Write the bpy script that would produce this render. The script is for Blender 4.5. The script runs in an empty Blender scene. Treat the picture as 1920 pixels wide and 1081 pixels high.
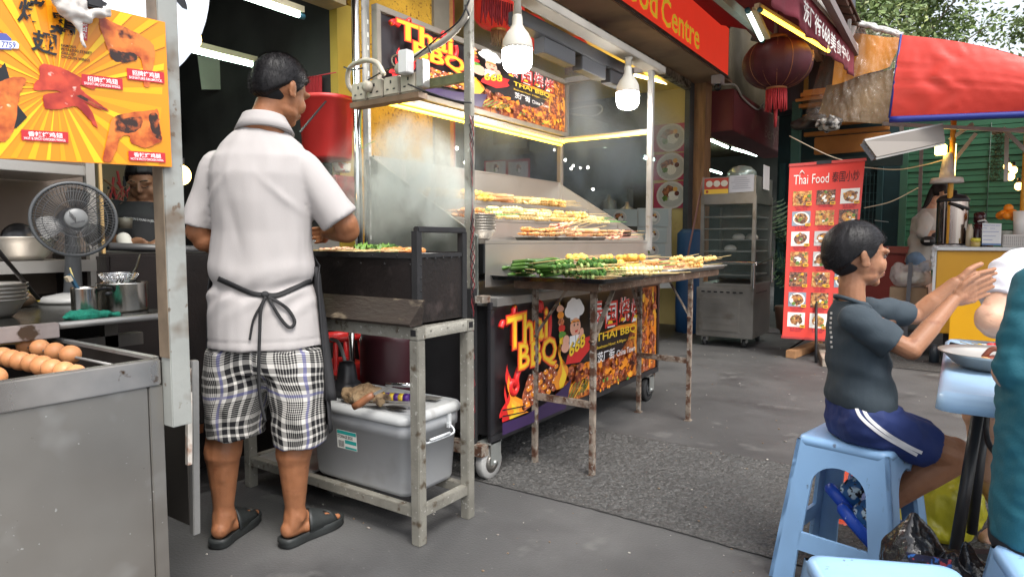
import bpy, bmesh, math, random
from mathutils import Vector, Matrix, noise, Euler
from mathutils.bvhtree import BVHTree
from math import sin, cos, pi, radians, sqrt, atan2
random.seed(7)
S = bpy.context.scene
C = S.collection
# ---------------------------------------------------------------- camera, sky, sun, exposure
F = 1230.0; YAW = radians(34.3); PIT = math.atan(90/F); H = 1.07
cd = bpy.data.cameras.new('camera'); cam = bpy.data.objects.new('camera', cd); C.objects.link(cam)
cd.sensor_width = 36; cd.lens = 36*F/1920; cd.clip_end = 3000; cd.clip_start = 0.05
cam.location = (0, 0, H); cam.rotation_euler = (pi/2-PIT, 0, YAW)
S.camera = cam
W = bpy.data.worlds.new('World'); S.world = W; W.use_nodes = True
_n = W.node_tree; _bg = _n.nodes['Background']; _sk = _n.nodes.new('ShaderNodeTexSky')
SUN_EL, SUN_ROT = radians(58), radians(118)
_sk.sky_type = 'NISHITA'; _sk.sun_disc = False; _sk.sun_elevation = SUN_EL; _sk.sun_rotation = SUN_ROT
_sk.air_density = 1.0; _sk.dust_density = 3.5; _sk.ozone_density = 0.6
_hs = _n.nodes.new('ShaderNodeHueSaturation'); _hs.inputs['Saturation'].default_value = 0.35
_n.links.new(_sk.outputs[0], _hs.inputs['Color']); _n.links.new(_hs.outputs[0], _bg.inputs[0]); _bg.inputs[1].default_value = 0.15
sd = bpy.data.lights.new('sun', 'SUN'); sd.energy = 1.2; sd.angle = radians(25); sd.color = (1, .96, .9)
so = bpy.data.objects.new('sun', sd); C.objects.link(so); so.location = (6, -3, 12)
_d = Vector((sin(SUN_ROT)*cos(SUN_EL), cos(SUN_ROT)*cos(SUN_EL), sin(SUN_EL)))
so.rotation_euler = _d.to_track_quat('Z', 'Y').to_euler()
S.view_settings.view_transform = 'Standard'; S.view_settings.look = 'None'; S.view_settings.exposure = 1.22; S.view_settings.gamma = 1.0
S.cycles.use_denoising = True
S.cycles.volume_step_rate = 4; S.cycles.volume_max_steps = 64; S.cycles.max_bounces = 8
S.cycles.volume_bounces = 1; S.cycles.sample_clamp_indirect = 6; S.cycles.transparent_max_bounces = 12

# ---------------------------------------------------------------- points of the place read off known planes
_fw = Vector((-sin(YAW)*cos(PIT), cos(YAW)*cos(PIT), -sin(PIT))); _rt = Vector((cos(YAW), sin(YAW), 0))
_up = Vector((-sin(YAW)*sin(PIT), cos(YAW)*sin(PIT), cos(PIT))); FH = Vector((-sin(YAW), cos(YAW), 0))
def _ray(x, y): return _fw + _rt*((x-960)/F) + _up*((540.5-y)/F)
def aZ(x, y, z=0.0): d = _ray(x, y); return Vector((0, 0, H)) + d*((z-H)/d.z)
def aX(x, y, X): d = _ray(x, y); return Vector((0, 0, H)) + d*(X/d.x)
def aY(x, y, Y): d = _ray(x, y); return Vector((0, 0, H)) + d*(Y/d.y)
def aD(x, y, D): return Vector((0, 0, H)) + _ray(x, y)*D
V = Vector

# ---------------------------------------------------------------- materials
def mat(name, col, rough=.6, metal=0., var=0., vs=8., bump=0., bs=60., col2=None, spots=None, spec=.5, em=None, ems=0., alpha=1., trans=0., sss=0., stretch=None, ramp=None, coat=0., detail=6., rvar=0.):
    m = bpy.data.materials.new(name); m.use_nodes = True; nt = m.node_tree; N = nt.nodes; L = nt.links
    b = N['Principled BSDF']; b.inputs['Roughness'].default_value = rough; b.inputs['Metallic'].default_value = metal
    b.inputs['Specular IOR Level'].default_value = spec
    c = (*col, 1); b.inputs['Base Color'].default_value = c
    tc = N.new('ShaderNodeTexCoord'); mp = N.new('ShaderNodeMapping'); L.new(tc.outputs['Object'], mp.inputs[0])
    if stretch: mp.inputs['Scale'].default_value = stretch
    if var or col2:
        nz = N.new('ShaderNodeTexNoise'); nz.inputs['Scale'].default_value = vs; nz.inputs['Detail'].default_value = detail; L.new(mp.outputs[0], nz.inputs[0])
        rp = N.new('ShaderNodeValToRGB'); L.new(nz.outputs[0], rp.inputs[0])
        lo, hi = ramp or (.32, .68)
        rp.color_ramp.elements[0].position = lo; rp.color_ramp.elements[1].position = hi
        if col2: a_, b_ = (*col, 1), (*col2, 1)
        else: a_ = (*[max(0, k*(1-var)) for k in col], 1); b_ = (*[min(1, k*(1+var)) for k in col], 1)
        rp.color_ramp.elements[0].color = a_; rp.color_ramp.elements[1].color = b_
        out = rp.outputs[0]
        if spots:   # (colour, scale, threshold lo, hi)
            for sp in (spots if isinstance(spots, list) else [spots]):
                n2 = N.new('ShaderNodeTexNoise'); n2.inputs['Scale'].default_value = sp[1]; n2.inputs['Detail'].default_value = 3; L.new(mp.outputs[0], n2.inputs[0])
                r2 = N.new('ShaderNodeValToRGB'); r2.color_ramp.elements[0].position = sp[2]; r2.color_ramp.elements[1].position = sp[3]; L.new(n2.outputs[0], r2.inputs[0])
                mx = N.new('ShaderNodeMix'); mx.data_type = 'RGBA'; L.new(r2.outputs[0], mx.inputs[0]); L.new(out, mx.inputs[6]); mx.inputs[7].default_value = (*sp[0], 1); out = mx.outputs[2]
        L.new(out, b.inputs['Base Color'])
        if rvar:
            mr = N.new('ShaderNodeMapRange'); L.new(nz.outputs[0], mr.inputs[0]); mr.inputs[3].default_value = max(.02, rough-rvar); mr.inputs[4].default_value = min(1, rough+rvar); L.new(mr.outputs[0], b.inputs['Roughness'])
    if bump:
        n3 = N.new('ShaderNodeTexNoise'); n3.inputs['Scale'].default_value = bs; n3.inputs['Detail'].default_value = 4; L.new(mp.outputs[0], n3.inputs[0])
        bp = N.new('ShaderNodeBump'); bp.inputs['Strength'].default_value = min(1, bump); bp.inputs['Distance'].default_value = .01; L.new(n3.outputs[0], bp.inputs['Height']); L.new(bp.outputs[0], b.inputs['Normal'])
    if em: b.inputs['Emission Color'].default_value = (*em, 1); b.inputs['Emission Strength'].default_value = ems
    if alpha < 1: b.inputs['Alpha'].default_value = alpha
    if trans: b.inputs['Transmission Weight'].default_value = trans
    if coat: b.inputs['Coat Weight'].default_value = coat; b.inputs['Coat Roughness'].default_value = .15
    if sss: b.inputs['Subsurface Weight'].default_value = sss; b.inputs['Subsurface Radius'].default_value = (.02, .008, .004)
    return m
_mc = {}
def flat(col, rough=.5, **k):
    key = (tuple(round(c, 3) for c in col), rough, tuple(sorted(k.items())))
    if key not in _mc: _mc[key] = mat('paint', col, rough, **k)
    return _mc[key]
STEEL = mat('brushed_steel', (.46, .435, .4), .38, .8, var=.07, vs=2, bump=.03, bs=200, spots=[((.3, .26, .22), 2.5, .6, .9)], rvar=.08)
STEELD = mat('dull_steel', (.34, .335, .32), .5, .65, var=.22, vs=4, spots=[((.2, .17, .13), 14, .62, .75)], bump=.1, bs=90, rvar=.12)
GALV = mat('galvanised_paint', (.25, .24, .205), .55, .35, var=.2, vs=9, spots=[((.1, .075, .05), 22, .6, .72), ((.45, .44, .4), 60, .64, .7)], bump=.25, bs=120)
RUSTY = mat('rusty_paint', (.24, .2, .16), .75, .1, var=.35, vs=16, spots=[((.09, .04, .022), 24, .47, .6), ((.33, .31, .28), 50, .6, .68)], bump=.5, bs=150)
CHROME = mat('chrome', (.8, .8, .8), .1, 1., rvar=.05, var=.05, vs=4)
CHAR = mat('sooty_black', (.012, .009, .0085), .42, .1, var=.4, vs=6, spots=[((.045, .034, .032), 9, .6, .75)], bump=.15, bs=70)
BLACK = mat('black_plastic', (.018, .018, .02), .42, var=.2, vs=20)
BLACKM = mat('black_matte', (.012, .012, .013), .8, var=.3, vs=10)
RUBBER = mat('rubber', (.02, .02, .021), .7, bump=.1, bs=80)
WOODM = mat('wood', (.28, .16, .07), .7, var=.35, vs=6, stretch=(1, 1, 8), bump=.2, bs=60)
WHITEP = mat('white_paint', (.72, .72, .7), .45, var=.06, vs=6)
CREAM = mat('cream_plastic', (.42, .39, .33), .45, var=.15, vs=14)
SKEWW = mat('bamboo', (.62, .45, .2), .6, var=.2, vs=40)

# ---------------------------------------------------------------- object helpers
def tag(o, label, cat, group=None, kind=None):
    o['label'] = label; o['category'] = cat
    if group: o['group'] = group
    if kind: o['kind'] = kind
    return o
def thing(name, label, cat, loc=(0, 0, 0), rz=0., group=None):
    o = bpy.data.objects.new(name, None); C.objects.link(o); o.location = loc; o.rotation_euler = (0, 0, rz); o.empty_display_size = .1
    return tag(o, label, cat, group)
def copy_thing(o, loc=None, rot=None, label=None, parent=None):
    c = o.copy(); C.objects.link(c)
    if parent is not None: c.parent = parent
    for ch in list(o.children): copy_thing(ch, parent=c)
    if loc is not None: c.location = loc
    if rot is not None: c.rotation_euler = rot
    if label: c['label'] = label
    return c
def origin_of(p):
    M_ = Matrix.Identity(4)
    while p is not None:
        M_ = Matrix.LocRotScale(p.location, p.rotation_euler, p.scale) @ M_; p = p.parent
    return M_
class MB:
    """Collects shapes (world coordinates) and links them as one mesh object."""
    def __init__(s): s.v = []; s.f = []; s.m = []; s.mi = 0; s.sm = []; s.smooth = False; s.uv = None
    def mat(s, i): s.mi = i; return s
    def sm_(s, b=True): s.smooth = b; return s
    def add(s, vs, fs):
        k = len(s.v); s.v += [tuple(v) for v in vs]
        for f in fs: s.f.append([i+k for i in f]); s.m.append(s.mi); s.sm.append(s.smooth)
        return s
    def box(s, a, b, M_=None):
        x0, y0, z0 = [min(a[i], b[i]) for i in range(3)]; x1, y1, z1 = [max(a[i], b[i]) for i in range(3)]
        vs = [V(p) for p in ((x0,y0,z0),(x1,y0,z0),(x1,y1,z0),(x0,y1,z0),(x0,y0,z1),(x1,y0,z1),(x1,y1,z1),(x0,y1,z1))]
        if M_: vs = [M_ @ v for v in vs]
        return s.add(vs, [(3,2,1,0),(4,5,6,7),(0,1,5,4),(1,2,6,5),(2,3,7,6),(3,0,4,7)])
    def cbox(s, c, d, M_=None): return s.box([c[i]-d[i]/2 for i in range(3)], [c[i]+d[i]/2 for i in range(3)], M_)
    def bar(s, p, q, w, h=None, up=(0, 0, 1)):
        p = V(p); q = V(q); h = h or w; d = (q-p).normalized(); u = V(up)
        if abs(d.dot(u)) > .98: u = V((0, 1, 0))
        a = d.cross(u).normalized(); b = a.cross(d)
        vs = [e + a*(i*w/2) + b*(j*h/2) for e in (p, q) for i, j in ((-1,-1),(1,-1),(1,1),(-1,1))]
        return s.add(vs, [(3,2,1,0),(4,5,6,7),(0,1,5,4),(1,2,6,5),(2,3,7,6),(3,0,4,7)])
    def tube(s, pts, r, n=10, closed=False):
        pts = [V(p) for p in pts]; rs = r if isinstance(r, (list, tuple)) else [r]*len(pts)
        vs = []; N_ = len(pts); prev = None
        for i, p in enumerate(pts):
            if closed: d = pts[(i+1) % N_]-pts[i-1]
            else: d = (pts[min(i+1, N_-1)]-pts[max(i-1, 0)])
            d = d.normalized() if d.length > 1e-9 else V((0,0,1))
            if prev is None:
                u = V((0, 0, 1)) if abs(d.z) < .9 else V((1, 0, 0)); a = d.cross(u).normalized()
            else:
                a = prev - d*prev.dot(d); a = a.normalized() if a.length > 1e-6 else d.cross(V((0, 0, 1))).normalized()
            prev = a; b = d.cross(a)
            vs += [p + (a*cos(2*pi*k/n)+b*sin(2*pi*k/n))*rs[i] for k in range(n)]
        fs = []
        for i in range(N_ if closed else N_-1):
            j = (i+1) % N_
            fs += [(i*n+k, i*n+(k+1) % n, j*n+(k+1) % n, j*n+k) for k in range(n)]
        if not closed: fs += [tuple(range(n))[::-1], tuple((N_-1)*n+k for k in range(n))]
        o = s.smooth; s.smooth = True; s.add(vs, fs); s.smooth = o; return s
    def cyl(s, p, q, r, r2=None, n=20): return s.tube([p, q], [r, r if r2 is None else r2], n)
    def lathe(s, c, prof, n=28, axis=(0, 0, 1), cap=True):
        c = V(c); ax = V(axis).normalized(); u = V((1, 0, 0)) if abs(ax.x) < .9 else V((0, 1, 0)); a = (u-ax*u.dot(ax)).normalized(); b = ax.cross(a)
        vs = [c + ax*z + (a*cos(2*pi*k/n)+b*sin(2*pi*k/n))*r for r, z in prof for k in range(n)]
        fs = [(i*n+k, i*n+(k+1) % n, (i+1)*n+(k+1) % n, (i+1)*n+k) for i in range(len(prof)-1) for k in range(n)]
        if cap: fs += [tuple(range(n))[::-1], tuple((len(prof)-1)*n+k for k in range(n))]
        o = s.smooth; s.smooth = True; s.add(vs, fs); s.smooth = o; return s
    def ell(s, c, r, M_=None, nu=16, nv=10, fn=None):
        vs = []; fs = []
        for i in range(nv+1):
            t = pi*i/nv
            for k in range(nu):
                p = V((sin(t)*cos(2*pi*k/nu)*r[0], sin(t)*sin(2*pi*k/nu)*r[1], cos(t)*r[2]))
                if fn: p = fn(p)
                if M_: p = M_ @ p
                vs.append(V(c)+p)
        for i in range(nv):
            for k in range(nu): fs.append((i*nu+k, (i+1)*nu+k, (i+1)*nu+(k+1) % nu, i*nu+(k+1) % nu))
        o = s.smooth; s.smooth = True; s.add(vs, fs); s.smooth = o; return s
    def loft(s, rings, n=28):
        """rings: (centre, rx, ry, rot) in horizontal planes, or (centre, rx, ry, rot, normal)"""
        vs = []
        for rg in rings:
            c, rx, ry, rot = V(rg[0]), rg[1], rg[2], rg[3]
            if len(rg) > 4: q = V(rg[4]).normalized().to_track_quat('Z', 'Y')
            else: q = None
            e = rg[5] if len(rg) > 5 else 2.0
            for k in range(n):
                t = 2*pi*k/n; ct, st = cos(t), sin(t)
                p = V((rx*abs(ct)**(2/e)*(1 if ct >= 0 else -1), ry*abs(st)**(2/e)*(1 if st >= 0 else -1), 0)); p.rotate(Euler((0, 0, rot)))
                if q: p.rotate(q)
                vs.append(c+p)
        m_ = len(rings)
        fs = [(i*n+k, i*n+(k+1) % n, (i+1)*n+(k+1) % n, (i+1)*n+k) for i in range(m_-1) for k in range(n)]
        fs += [tuple(range(n))[::-1], tuple((m_-1)*n+k for k in range(n))]
        o = s.smooth; s.smooth = True; s.add(vs, fs); s.smooth = o; return s
    def cap(s, p, q, r0, r1, n=14):
        p = V(p); q = V(q); d = (q-p); L_ = d.length; d.normalize(); pts = []; rs = []
        for i in range(5): t = pi/2*(1-i/4) ; pts.append(p-d*r0*sin(t)); rs.append(max(r0*cos(t), 1e-4))
        for i in range(5): t = pi/2*i/4; pts.append(q+d*r1*sin(t)); rs.append(max(r1*cos(t), 1e-4))
        return s.tube(pts, rs, n)
    def poly(s, pts, th=None, nrm=None):
        """flat polygon; with th it is extruded along nrm"""
        pts = [V(p) for p in pts]; n = len(pts)
        if th is None: return s.add(pts, [tuple(range(n))])
        o = V(nrm)*th
        return s.add(pts+[p+o for p in pts], [tuple(range(n))[::-1], tuple(n+i for i in range(n))]+[(i, (i+1) % n, n+(i+1) % n, n+i) for i in range(n)])
    def merge(s, verts, faces, fn): return s.add([fn(V(v)) for v in verts], faces)
    def build(s, name, m, parent=None, bevel=0., seg=2, label=None, uvfn=None, recalc=True, weld=0.):
        me = bpy.data.meshes.new(name); M_ = origin_of(parent).inverted() if parent is not None else None
        vs = [M_ @ V(v) for v in s.v] if M_ else s.v
        me.from_pydata(vs, [], s.f)
        ms = m if isinstance(m, (list, tuple)) else [m]
        for k in ms: me.materials.append(k)
        for p, i, q in zip(me.polygons, s.m, s.sm): p.material_index = min(i, len(ms)-1); p.use_smooth = q
        bm = bmesh.new(); bm.from_mesh(me)
        if weld: bmesh.ops.remove_doubles(bm, verts=bm.verts, dist=weld)
        if recalc: bmesh.ops.recalc_face_normals(bm, faces=bm.faces)
        if bevel:
            es = [e for e in bm.edges if len(e.link_faces) == 2 and e.calc_face_angle(0) > .6]
            bmesh.ops.bevel(bm, geom=es, offset=bevel, segments=seg, affect='EDGES', clamp_overlap=True)
            for f in bm.faces: f.smooth = True
            for e in bm.edges:
                if len(e.link_faces) == 2 and e.calc_face_angle(0) > .9: e.smooth = False
        bm.to_mesh(me); bm.free()
        if bevel: 
            pass
        if uvfn:
            uv = me.uv_layers.new(name='uv')
            for lp in me.loops: uv.data[lp.index].uv = uvfn(me.vertices[lp.vertex_index].co)
        o = bpy.data.objects.new(name, me); C.objects.link(o)
        if parent is not None: o.parent = parent
        if label: o['label'] = label
        return o
def struct(name, mb, m, **k):
    o = mb.build(name, m, **k); o['kind'] = 'structure'; return o
def tmesh(s, bold=0., res=2):
    c = bpy.data.curves.new('t', 'FONT'); c.body = s; c.offset = bold; c.resolution_u = res; c.size = 1
    o = bpy.data.objects.new('t', c); C.objects.link(o)
    dg = bpy.context.evaluated_depsgraph_get(); me = bpy.data.meshes.new_from_object(o.evaluated_get(dg))
    vs = [v.co.copy() for v in me.vertices]; fs = [tuple(p.vertices) for p in me.polygons]
    bpy.data.objects.remove(o); bpy.data.curves.remove(c); bpy.data.meshes.remove(me)
    return vs, fs
def text(mb, s, quad, off, mi=0, bold=0., jit=None, align=None):
    """write s into the quad (bottom-left, bottom-right, top-right, top-left), lifted by off"""
    vs, fs = tmesh(s, bold)
    if not vs: return
    x0 = min(v.x for v in vs); x1 = max(v.x for v in vs); y0 = min(v.y for v in vs); y1 = max(v.y for v in vs)
    A, B, C_, D_ = [V(q) for q in quad]; off = V(off); mb.mat(mi)
    def fn(v):
        a = (v.x-x0)/(x1-x0); b = (v.y-y0)/(y1-y0); 
        return A*(1-a)*(1-b)+B*a*(1-b)+C_*a*b+D_*(1-a)*b+off
    mb.merge(vs, fs, fn)
def evaluated(me_src, mods):
    o = bpy.data.objects.new('tmp', me_src); C.objects.link(o)
    for t, kw in mods:
        md = o.modifiers.new('m', t)
        for k, v in kw.items(): setattr(md, k, v)
    dg = bpy.context.evaluated_depsgraph_get(); me = bpy.data.meshes.new_from_object(o.evaluated_get(dg))
    bpy.data.objects.remove(o); return me
def organic(mb, name, m, parent=None, voxel=.006, smooth=6, disp=None, uvfn=None, fac=.5, label=None, deci=None):
    """one continuous skin grown over overlapping shapes (still in world coordinates)"""
    me = bpy.data.meshes.new(name); me.from_pydata(mb.v, [], mb.f); me.update()
    bm = bmesh.new(); bm.from_mesh(me); bmesh.ops.recalc_face_normals(bm, faces=bm.faces); bm.to_mesh(me); bm.free()
    mods = [('REMESH', dict(mode='VOXEL', voxel_size=voxel)), ('SMOOTH', dict(factor=fac, iterations=smooth))]
    e = evaluated(me, mods); bpy.data.meshes.remove(me); e.name = name
    if disp:
        nr = [v.normal.copy() for v in e.vertices]
        for v, n_ in zip(e.vertices, nr): v.co += disp(v.co.copy(), n_)
    if parent is not None:
        Mi = origin_of(parent).inverted()
    if uvfn:
        uv = e.uv_layers.new(name='uv')
        for lp in e.loops: uv.data[lp.index].uv = uvfn(e.vertices[lp.vertex_index].co)
    if parent is not None: e.transform(Mi)
    e.materials.clear()
    for k in (m if isinstance(m, (list, tuple)) else [m]): e.materials.append(k)
    for p in e.polygons: p.use_smooth = True
    o = bpy.data.objects.new(name, e); C.objects.link(o)
    if parent is not None: o.parent = parent
    if label: o['label'] = label
    return o
def rnd(a, b): return random.uniform(a, b)
def bez(pts, n=24):
    pts = [V(p) for p in pts]; out = []
    P = [pts[0]*2-pts[1]]+pts+[pts[-1]*2-pts[-2]]
    for i in range(1, len(P)-2):
        for k in range(n):
            t_ = k/n; a, b, c, d = P[i-1:i+3]; out.append(.5*((2*b)+(c-a)*t_+(2*a-5*b+4*c-d)*t_*t_+(3*b-a-3*c+d)*t_**3))
    return out+[pts[-1]]
# ================================================================ SETTING
def ground_mat():
    m = mat('tar_ground', (.074, .074, .074), .62, var=.25, vs=1.3, spots=[((.036, .035, .036), 2.6, .5, .72), ((.11, .11, .108), 1.1, .52, .75), ((.056, .056, .056), 1.9, .5, .72), ((.13, .13, .125), 5.1, .62, .75), ((.16, .16, .155), 55, .7, .76)], bump=.35, bs=110, rvar=.12)
    return m
M_ground = ground_mat()
struct('ground', MB().poly([(-60, -40, 0), (60, -40, 0), (60, 220, 0), (-60, 220, 0)]), M_ground)
# rough strip of worn asphalt, real relief
def asphalt_patch():
    mb = MB(); x0, x1, y0, y1 = -2.5, 1.6, 2.27, 3.29; st = .0105; nx = int((x1-x0)/st); ny = int((y1-y0)/st)
    for j in range(ny+1):
        for i in range(nx+1):
            x = x0+i*st; y = y0+j*st
            e = min(j, ny-j)/3.0
            y2 = y + .02*noise.noise(V((x*2.2, y*.3, 1))) + .006*noise.noise(V((x*20, 3, 1)))
            h = .005*noise.noise(V((x*30, y*30, 0))) + rnd(-.0042, .0036)
            mb.v.append((x+.006*noise.noise(V((x*60, y*60, 9))), y2, .0045+min(1, e)*max(-.002, h+.0035)))
    for j in range(ny):
        for i in range(nx):
            a = j*(nx+1)+i; mb.f.append([a, a+1, a+nx+2, a+nx+1]); mb.m.append(0); mb.sm.append(False)
    m = mat('worn_asphalt', (.03, .03, .029), .6, col2=(.092, .09, .086), vs=105, ramp=(.38, .64), spots=[((.27, .26, .24), 140, .67, .71), ((.05, .05, .048), 4, .5, .8)], bump=.4, bs=400)
    struct('asphalt_patch', mb, m, recalc=False)
asphalt_patch()
struct('asphalt_strip', MB().poly([(-.75, 6.35, .004), (3, 6.1, .004), (3, 7.9, .004), (-.9, 7.9, .004)]), mat('gravelly_asphalt', (.055, .053, .05), .8, var=.5, vs=50, spots=[((.16, .15, .14), 90, .62, .7)], bump=1, bs=200))
struct('shop_floor', MB().poly([(-9, -3, .004), (-2.62, -3, .004), (-2.62, 9, .004), (-9, 9, .004)]), mat('greasy_floor', (.035, .034, .034), .45, var=.4, vs=4, bump=.2, bs=60))
struct('kerb', MB().box((-2.75, 7.9, 0.0), (-.4, 8.02, .06)), mat('kerb_concrete', (.16, .155, .15), .8, var=.3, vs=12, bump=.5), bevel=.01)
# crumbs, grit and chips lying about
mb = MB()
for k in range(620):
    x = rnd(-2.6, .9); y = rnd(.8, 7.4) if random.random() < .75 else rnd(1.6, 3.4); r = rnd(.0012, .0042) * (1.7 if random.random() < .08 else 1)
    if x > -.1*y+.9: continue
    z = .008 if 2.27 < y < 3.29 else .001
    mb.ell((x, y, z+r*.4), (r*rnd(.7, 1.8), r*rnd(.6, 1.2), r*.6), nu=6, nv=4); 
for i in range(len(mb.m)): mb.m[i] = (i//24//3) % 3
g = mb.build('grit', [flat((.42, .4, .36)), flat((.2, .18, .16)), flat((.2, .14, .09))]); tag(g, 'pale crumbs and grit scattered over the dark ground', 'grit', kind='stuff')

# ---------------------------------------------------------------- food hall building (left): kitchen bay and shop bay
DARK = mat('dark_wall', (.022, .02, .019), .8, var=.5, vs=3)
YEL = mat('yellow_plaster', (.42, .3, .04), .75, var=.12, vs=3, bump=.1, bs=40, spots=[((.25, .2, .06), 5, .6, .8)])
YEL2 = mat('cream_yellow_plaster', (.5, .4, .16), .75, var=.12, vs=2, bump=.1, bs=40, spots=[((.3, .2, .08), 4, .62, .8)])
PEB = mat('yellow_roughcast', (.55, .31, .025), .85, var=.2, vs=6, spots=[((.2, .09, .01), 55, .58, .66)], bump=1, bs=55)
B = thing('shop_building', 'food hall building with dark open fronts and yellow rough plaster', 'building', (-2.8, 2.5, 0))
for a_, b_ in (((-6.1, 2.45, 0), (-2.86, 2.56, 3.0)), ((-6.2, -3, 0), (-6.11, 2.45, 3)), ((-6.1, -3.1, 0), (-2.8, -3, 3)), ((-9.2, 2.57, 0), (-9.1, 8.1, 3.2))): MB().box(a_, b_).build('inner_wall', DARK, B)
MB().box((-2.86, 2.447, 0), (-2.8, 2.56, 2.34)).build('wall_edge', YEL, B)
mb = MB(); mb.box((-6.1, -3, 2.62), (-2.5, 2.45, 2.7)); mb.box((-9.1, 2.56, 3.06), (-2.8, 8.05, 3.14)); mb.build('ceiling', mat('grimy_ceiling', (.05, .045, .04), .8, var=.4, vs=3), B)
MB().box((-2.85, 1.2, 2.3), (-2.72, 2.44, 2.42)).build('beam', mat('grubby_timber', (.36, .29, .16), .7, var=.3, vs=5, spots=[((.1, .07, .03), 6, .55, .7)]), B)
MB().box((-2.92, 2.56, 0), (-2.8, 3.21, 3.0)).build('roughcast_wall', PEB, B)
mb = MB(); mb.box((-2.95, 3.21, 0), (-2.78, 3.36, 3.0)); mb.build('pillar', mat('grey_pillar', (.2, .18, .14), .6, var=.2, vs=5), B)
MB().box((-2.9, 3.36, 0), (-2.8, 3.42, 3.0)).build('jamb', mat('worn_orange_jamb', (.45, .2, .06), .55, var=.25, vs=12), B)
MB().box((-2.9, 3.42, 0), (-2.815, 3.455, 3.0)).build('jamb', flat((.3, .03, .03)), B)
MB().box((-3.35, 8.0, 0), (-2.86, 8.1, 3.06)).build('side_wall', YEL2, B)
MB().box((-2.86, 7.95, 0), (-2.8, 8.12, 3.0)).build('door_frame', mat('dark_frame', (.04, .045, .05), .5, var=.3, vs=6), B)
MB().box((-2.84, 8.12, 0), (-2.66, 8.36, 3.0)).build('timber_post', mat('stained_timber', (.3, .16, .075), .6, var=.3, vs=4, stretch=(6, 6, .6), spots=[((.12, .07, .04), 7, .6, .75)]), B)
mb = MB(); mb.box((-2.82, 2.2, 3.0), (-2.41, 8.36, 3.04)); mb.build('soffit', mat('stained_soffit', (.3, .18, .11), .75, var=.22, vs=2, spots=[((.1, .05, .04), 1.6, .52, .75)]), B)
mb = MB(); mb.box((-2.86, 3.3, 2.9), (-2.785, 7.95, 2.998))
for k in range(60): y = 3.3+k*.077; mb.bar((-2.78, y, 2.91+rnd(-.02, .02)), (-2.775, y+rnd(.04, .1), 2.9+rnd(-.02, .01)), rnd(.005, .02))
mb.build('opening_frame', mat('crumbling_plaster', (.2, .17, .13), .8, var=.5, vs=12, spots=[((.04, .03, .02), 9, .5, .6)], bump=1, bs=40), B)
MB().box((-4.6, 4.0, 2.94), (-2.87, 7.98, 3.02)).build('yellow_panel', mat('yellow_ceiling', (.6, .42, .1), .7, var=.1, vs=2), B)
MB().box((-6, 2.0, 3.06), (-2.46, 8.36, 7.5)).build('upper_wall', mat('blocker_plaster', (.35, .28, .2), .8, var=.2, vs=1), B)  # building mass above the shops, mostly out of view, added to block light
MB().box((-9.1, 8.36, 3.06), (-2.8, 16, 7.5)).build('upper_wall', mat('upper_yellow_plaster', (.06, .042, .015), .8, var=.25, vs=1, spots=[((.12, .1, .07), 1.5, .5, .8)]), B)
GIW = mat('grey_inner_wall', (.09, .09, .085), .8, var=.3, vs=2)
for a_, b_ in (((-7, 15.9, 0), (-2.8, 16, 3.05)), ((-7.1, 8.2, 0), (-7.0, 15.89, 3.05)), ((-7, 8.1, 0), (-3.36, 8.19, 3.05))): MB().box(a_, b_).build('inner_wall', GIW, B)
# upper left mass over the kitchen, out of view, added to block light
MB().box((-6, -3, 2.7), (-2.5, 2.0, 7)).build('upper_wall', mat('blocker_render', (.14, .12, .1), .8, var=.3, vs=1), B)

# fascia sign of the food hall
SG = thing('fascia_sign', 'long red fascia sign reading Food Centre in yellow', 'sign', (-2.4, 5, 3.0))
REDP = mat('red_acrylic', (.7, .04, .025), .35, var=.12, vs=1.3, em=(1, .06, .03), ems=.22)  # faint glow in the material stands in for daylight on the board
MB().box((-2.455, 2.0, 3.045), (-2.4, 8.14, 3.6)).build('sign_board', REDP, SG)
mb = MB(); mb.box((-2.47, 2.0, 3.602), (-2.385, 8.15, 3.64)); mb.box((-2.43, 2.0, 3.015), (-2.39, 8.15, 3.043)); mb.build('frame', mat('grimy_trim', (.1, .07, .06), .6, var=.3, vs=8), SG)
mb = MB()
text(mb, 'Food', [aX(1155, 62, -2.4)*1, V((-2.4, aX(1240, 62, -2.4).y+.05, 3.2)), V((-2.4, aX(1240, 62, -2.4).y+.05, 3.62)), V((-2.4, aX(1150, 62, -2.4).y, 3.62))], (.003, 0, 0), bold=.012) if False else None
def yb(px, py, X): return aX(px, py, X).y
yF0, yF1 = yb(1158, 0, -2.4), yb(1232, 35, -2.4)
yC0, yC1 = yb(1240, 5, -2.4), yb(1311, 75, -2.4)
text(mb, 'Food', [(-2.4, yF0, 3.1), (-2.4, yF1, 3.1), (-2.4, yF1, 3.36), (-2.4, yF0, 3.36)], (.003, 0, 0), bold=.012)
text(mb, 'Centre', [(-2.4, yC0, 3.095), (-2.4, yC1, 3.095), (-2.4, yC1, 3.36), (-2.4, yC0, 3.36)], (.003, 0, 0), bold=.012)
mb.build('lettering', mat('yellow_vinyl', (.8, .55, .03), .5, em=(1, .65, .05), ems=.15), SG)  # letters carry the same faint stand-in glow as the board

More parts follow.
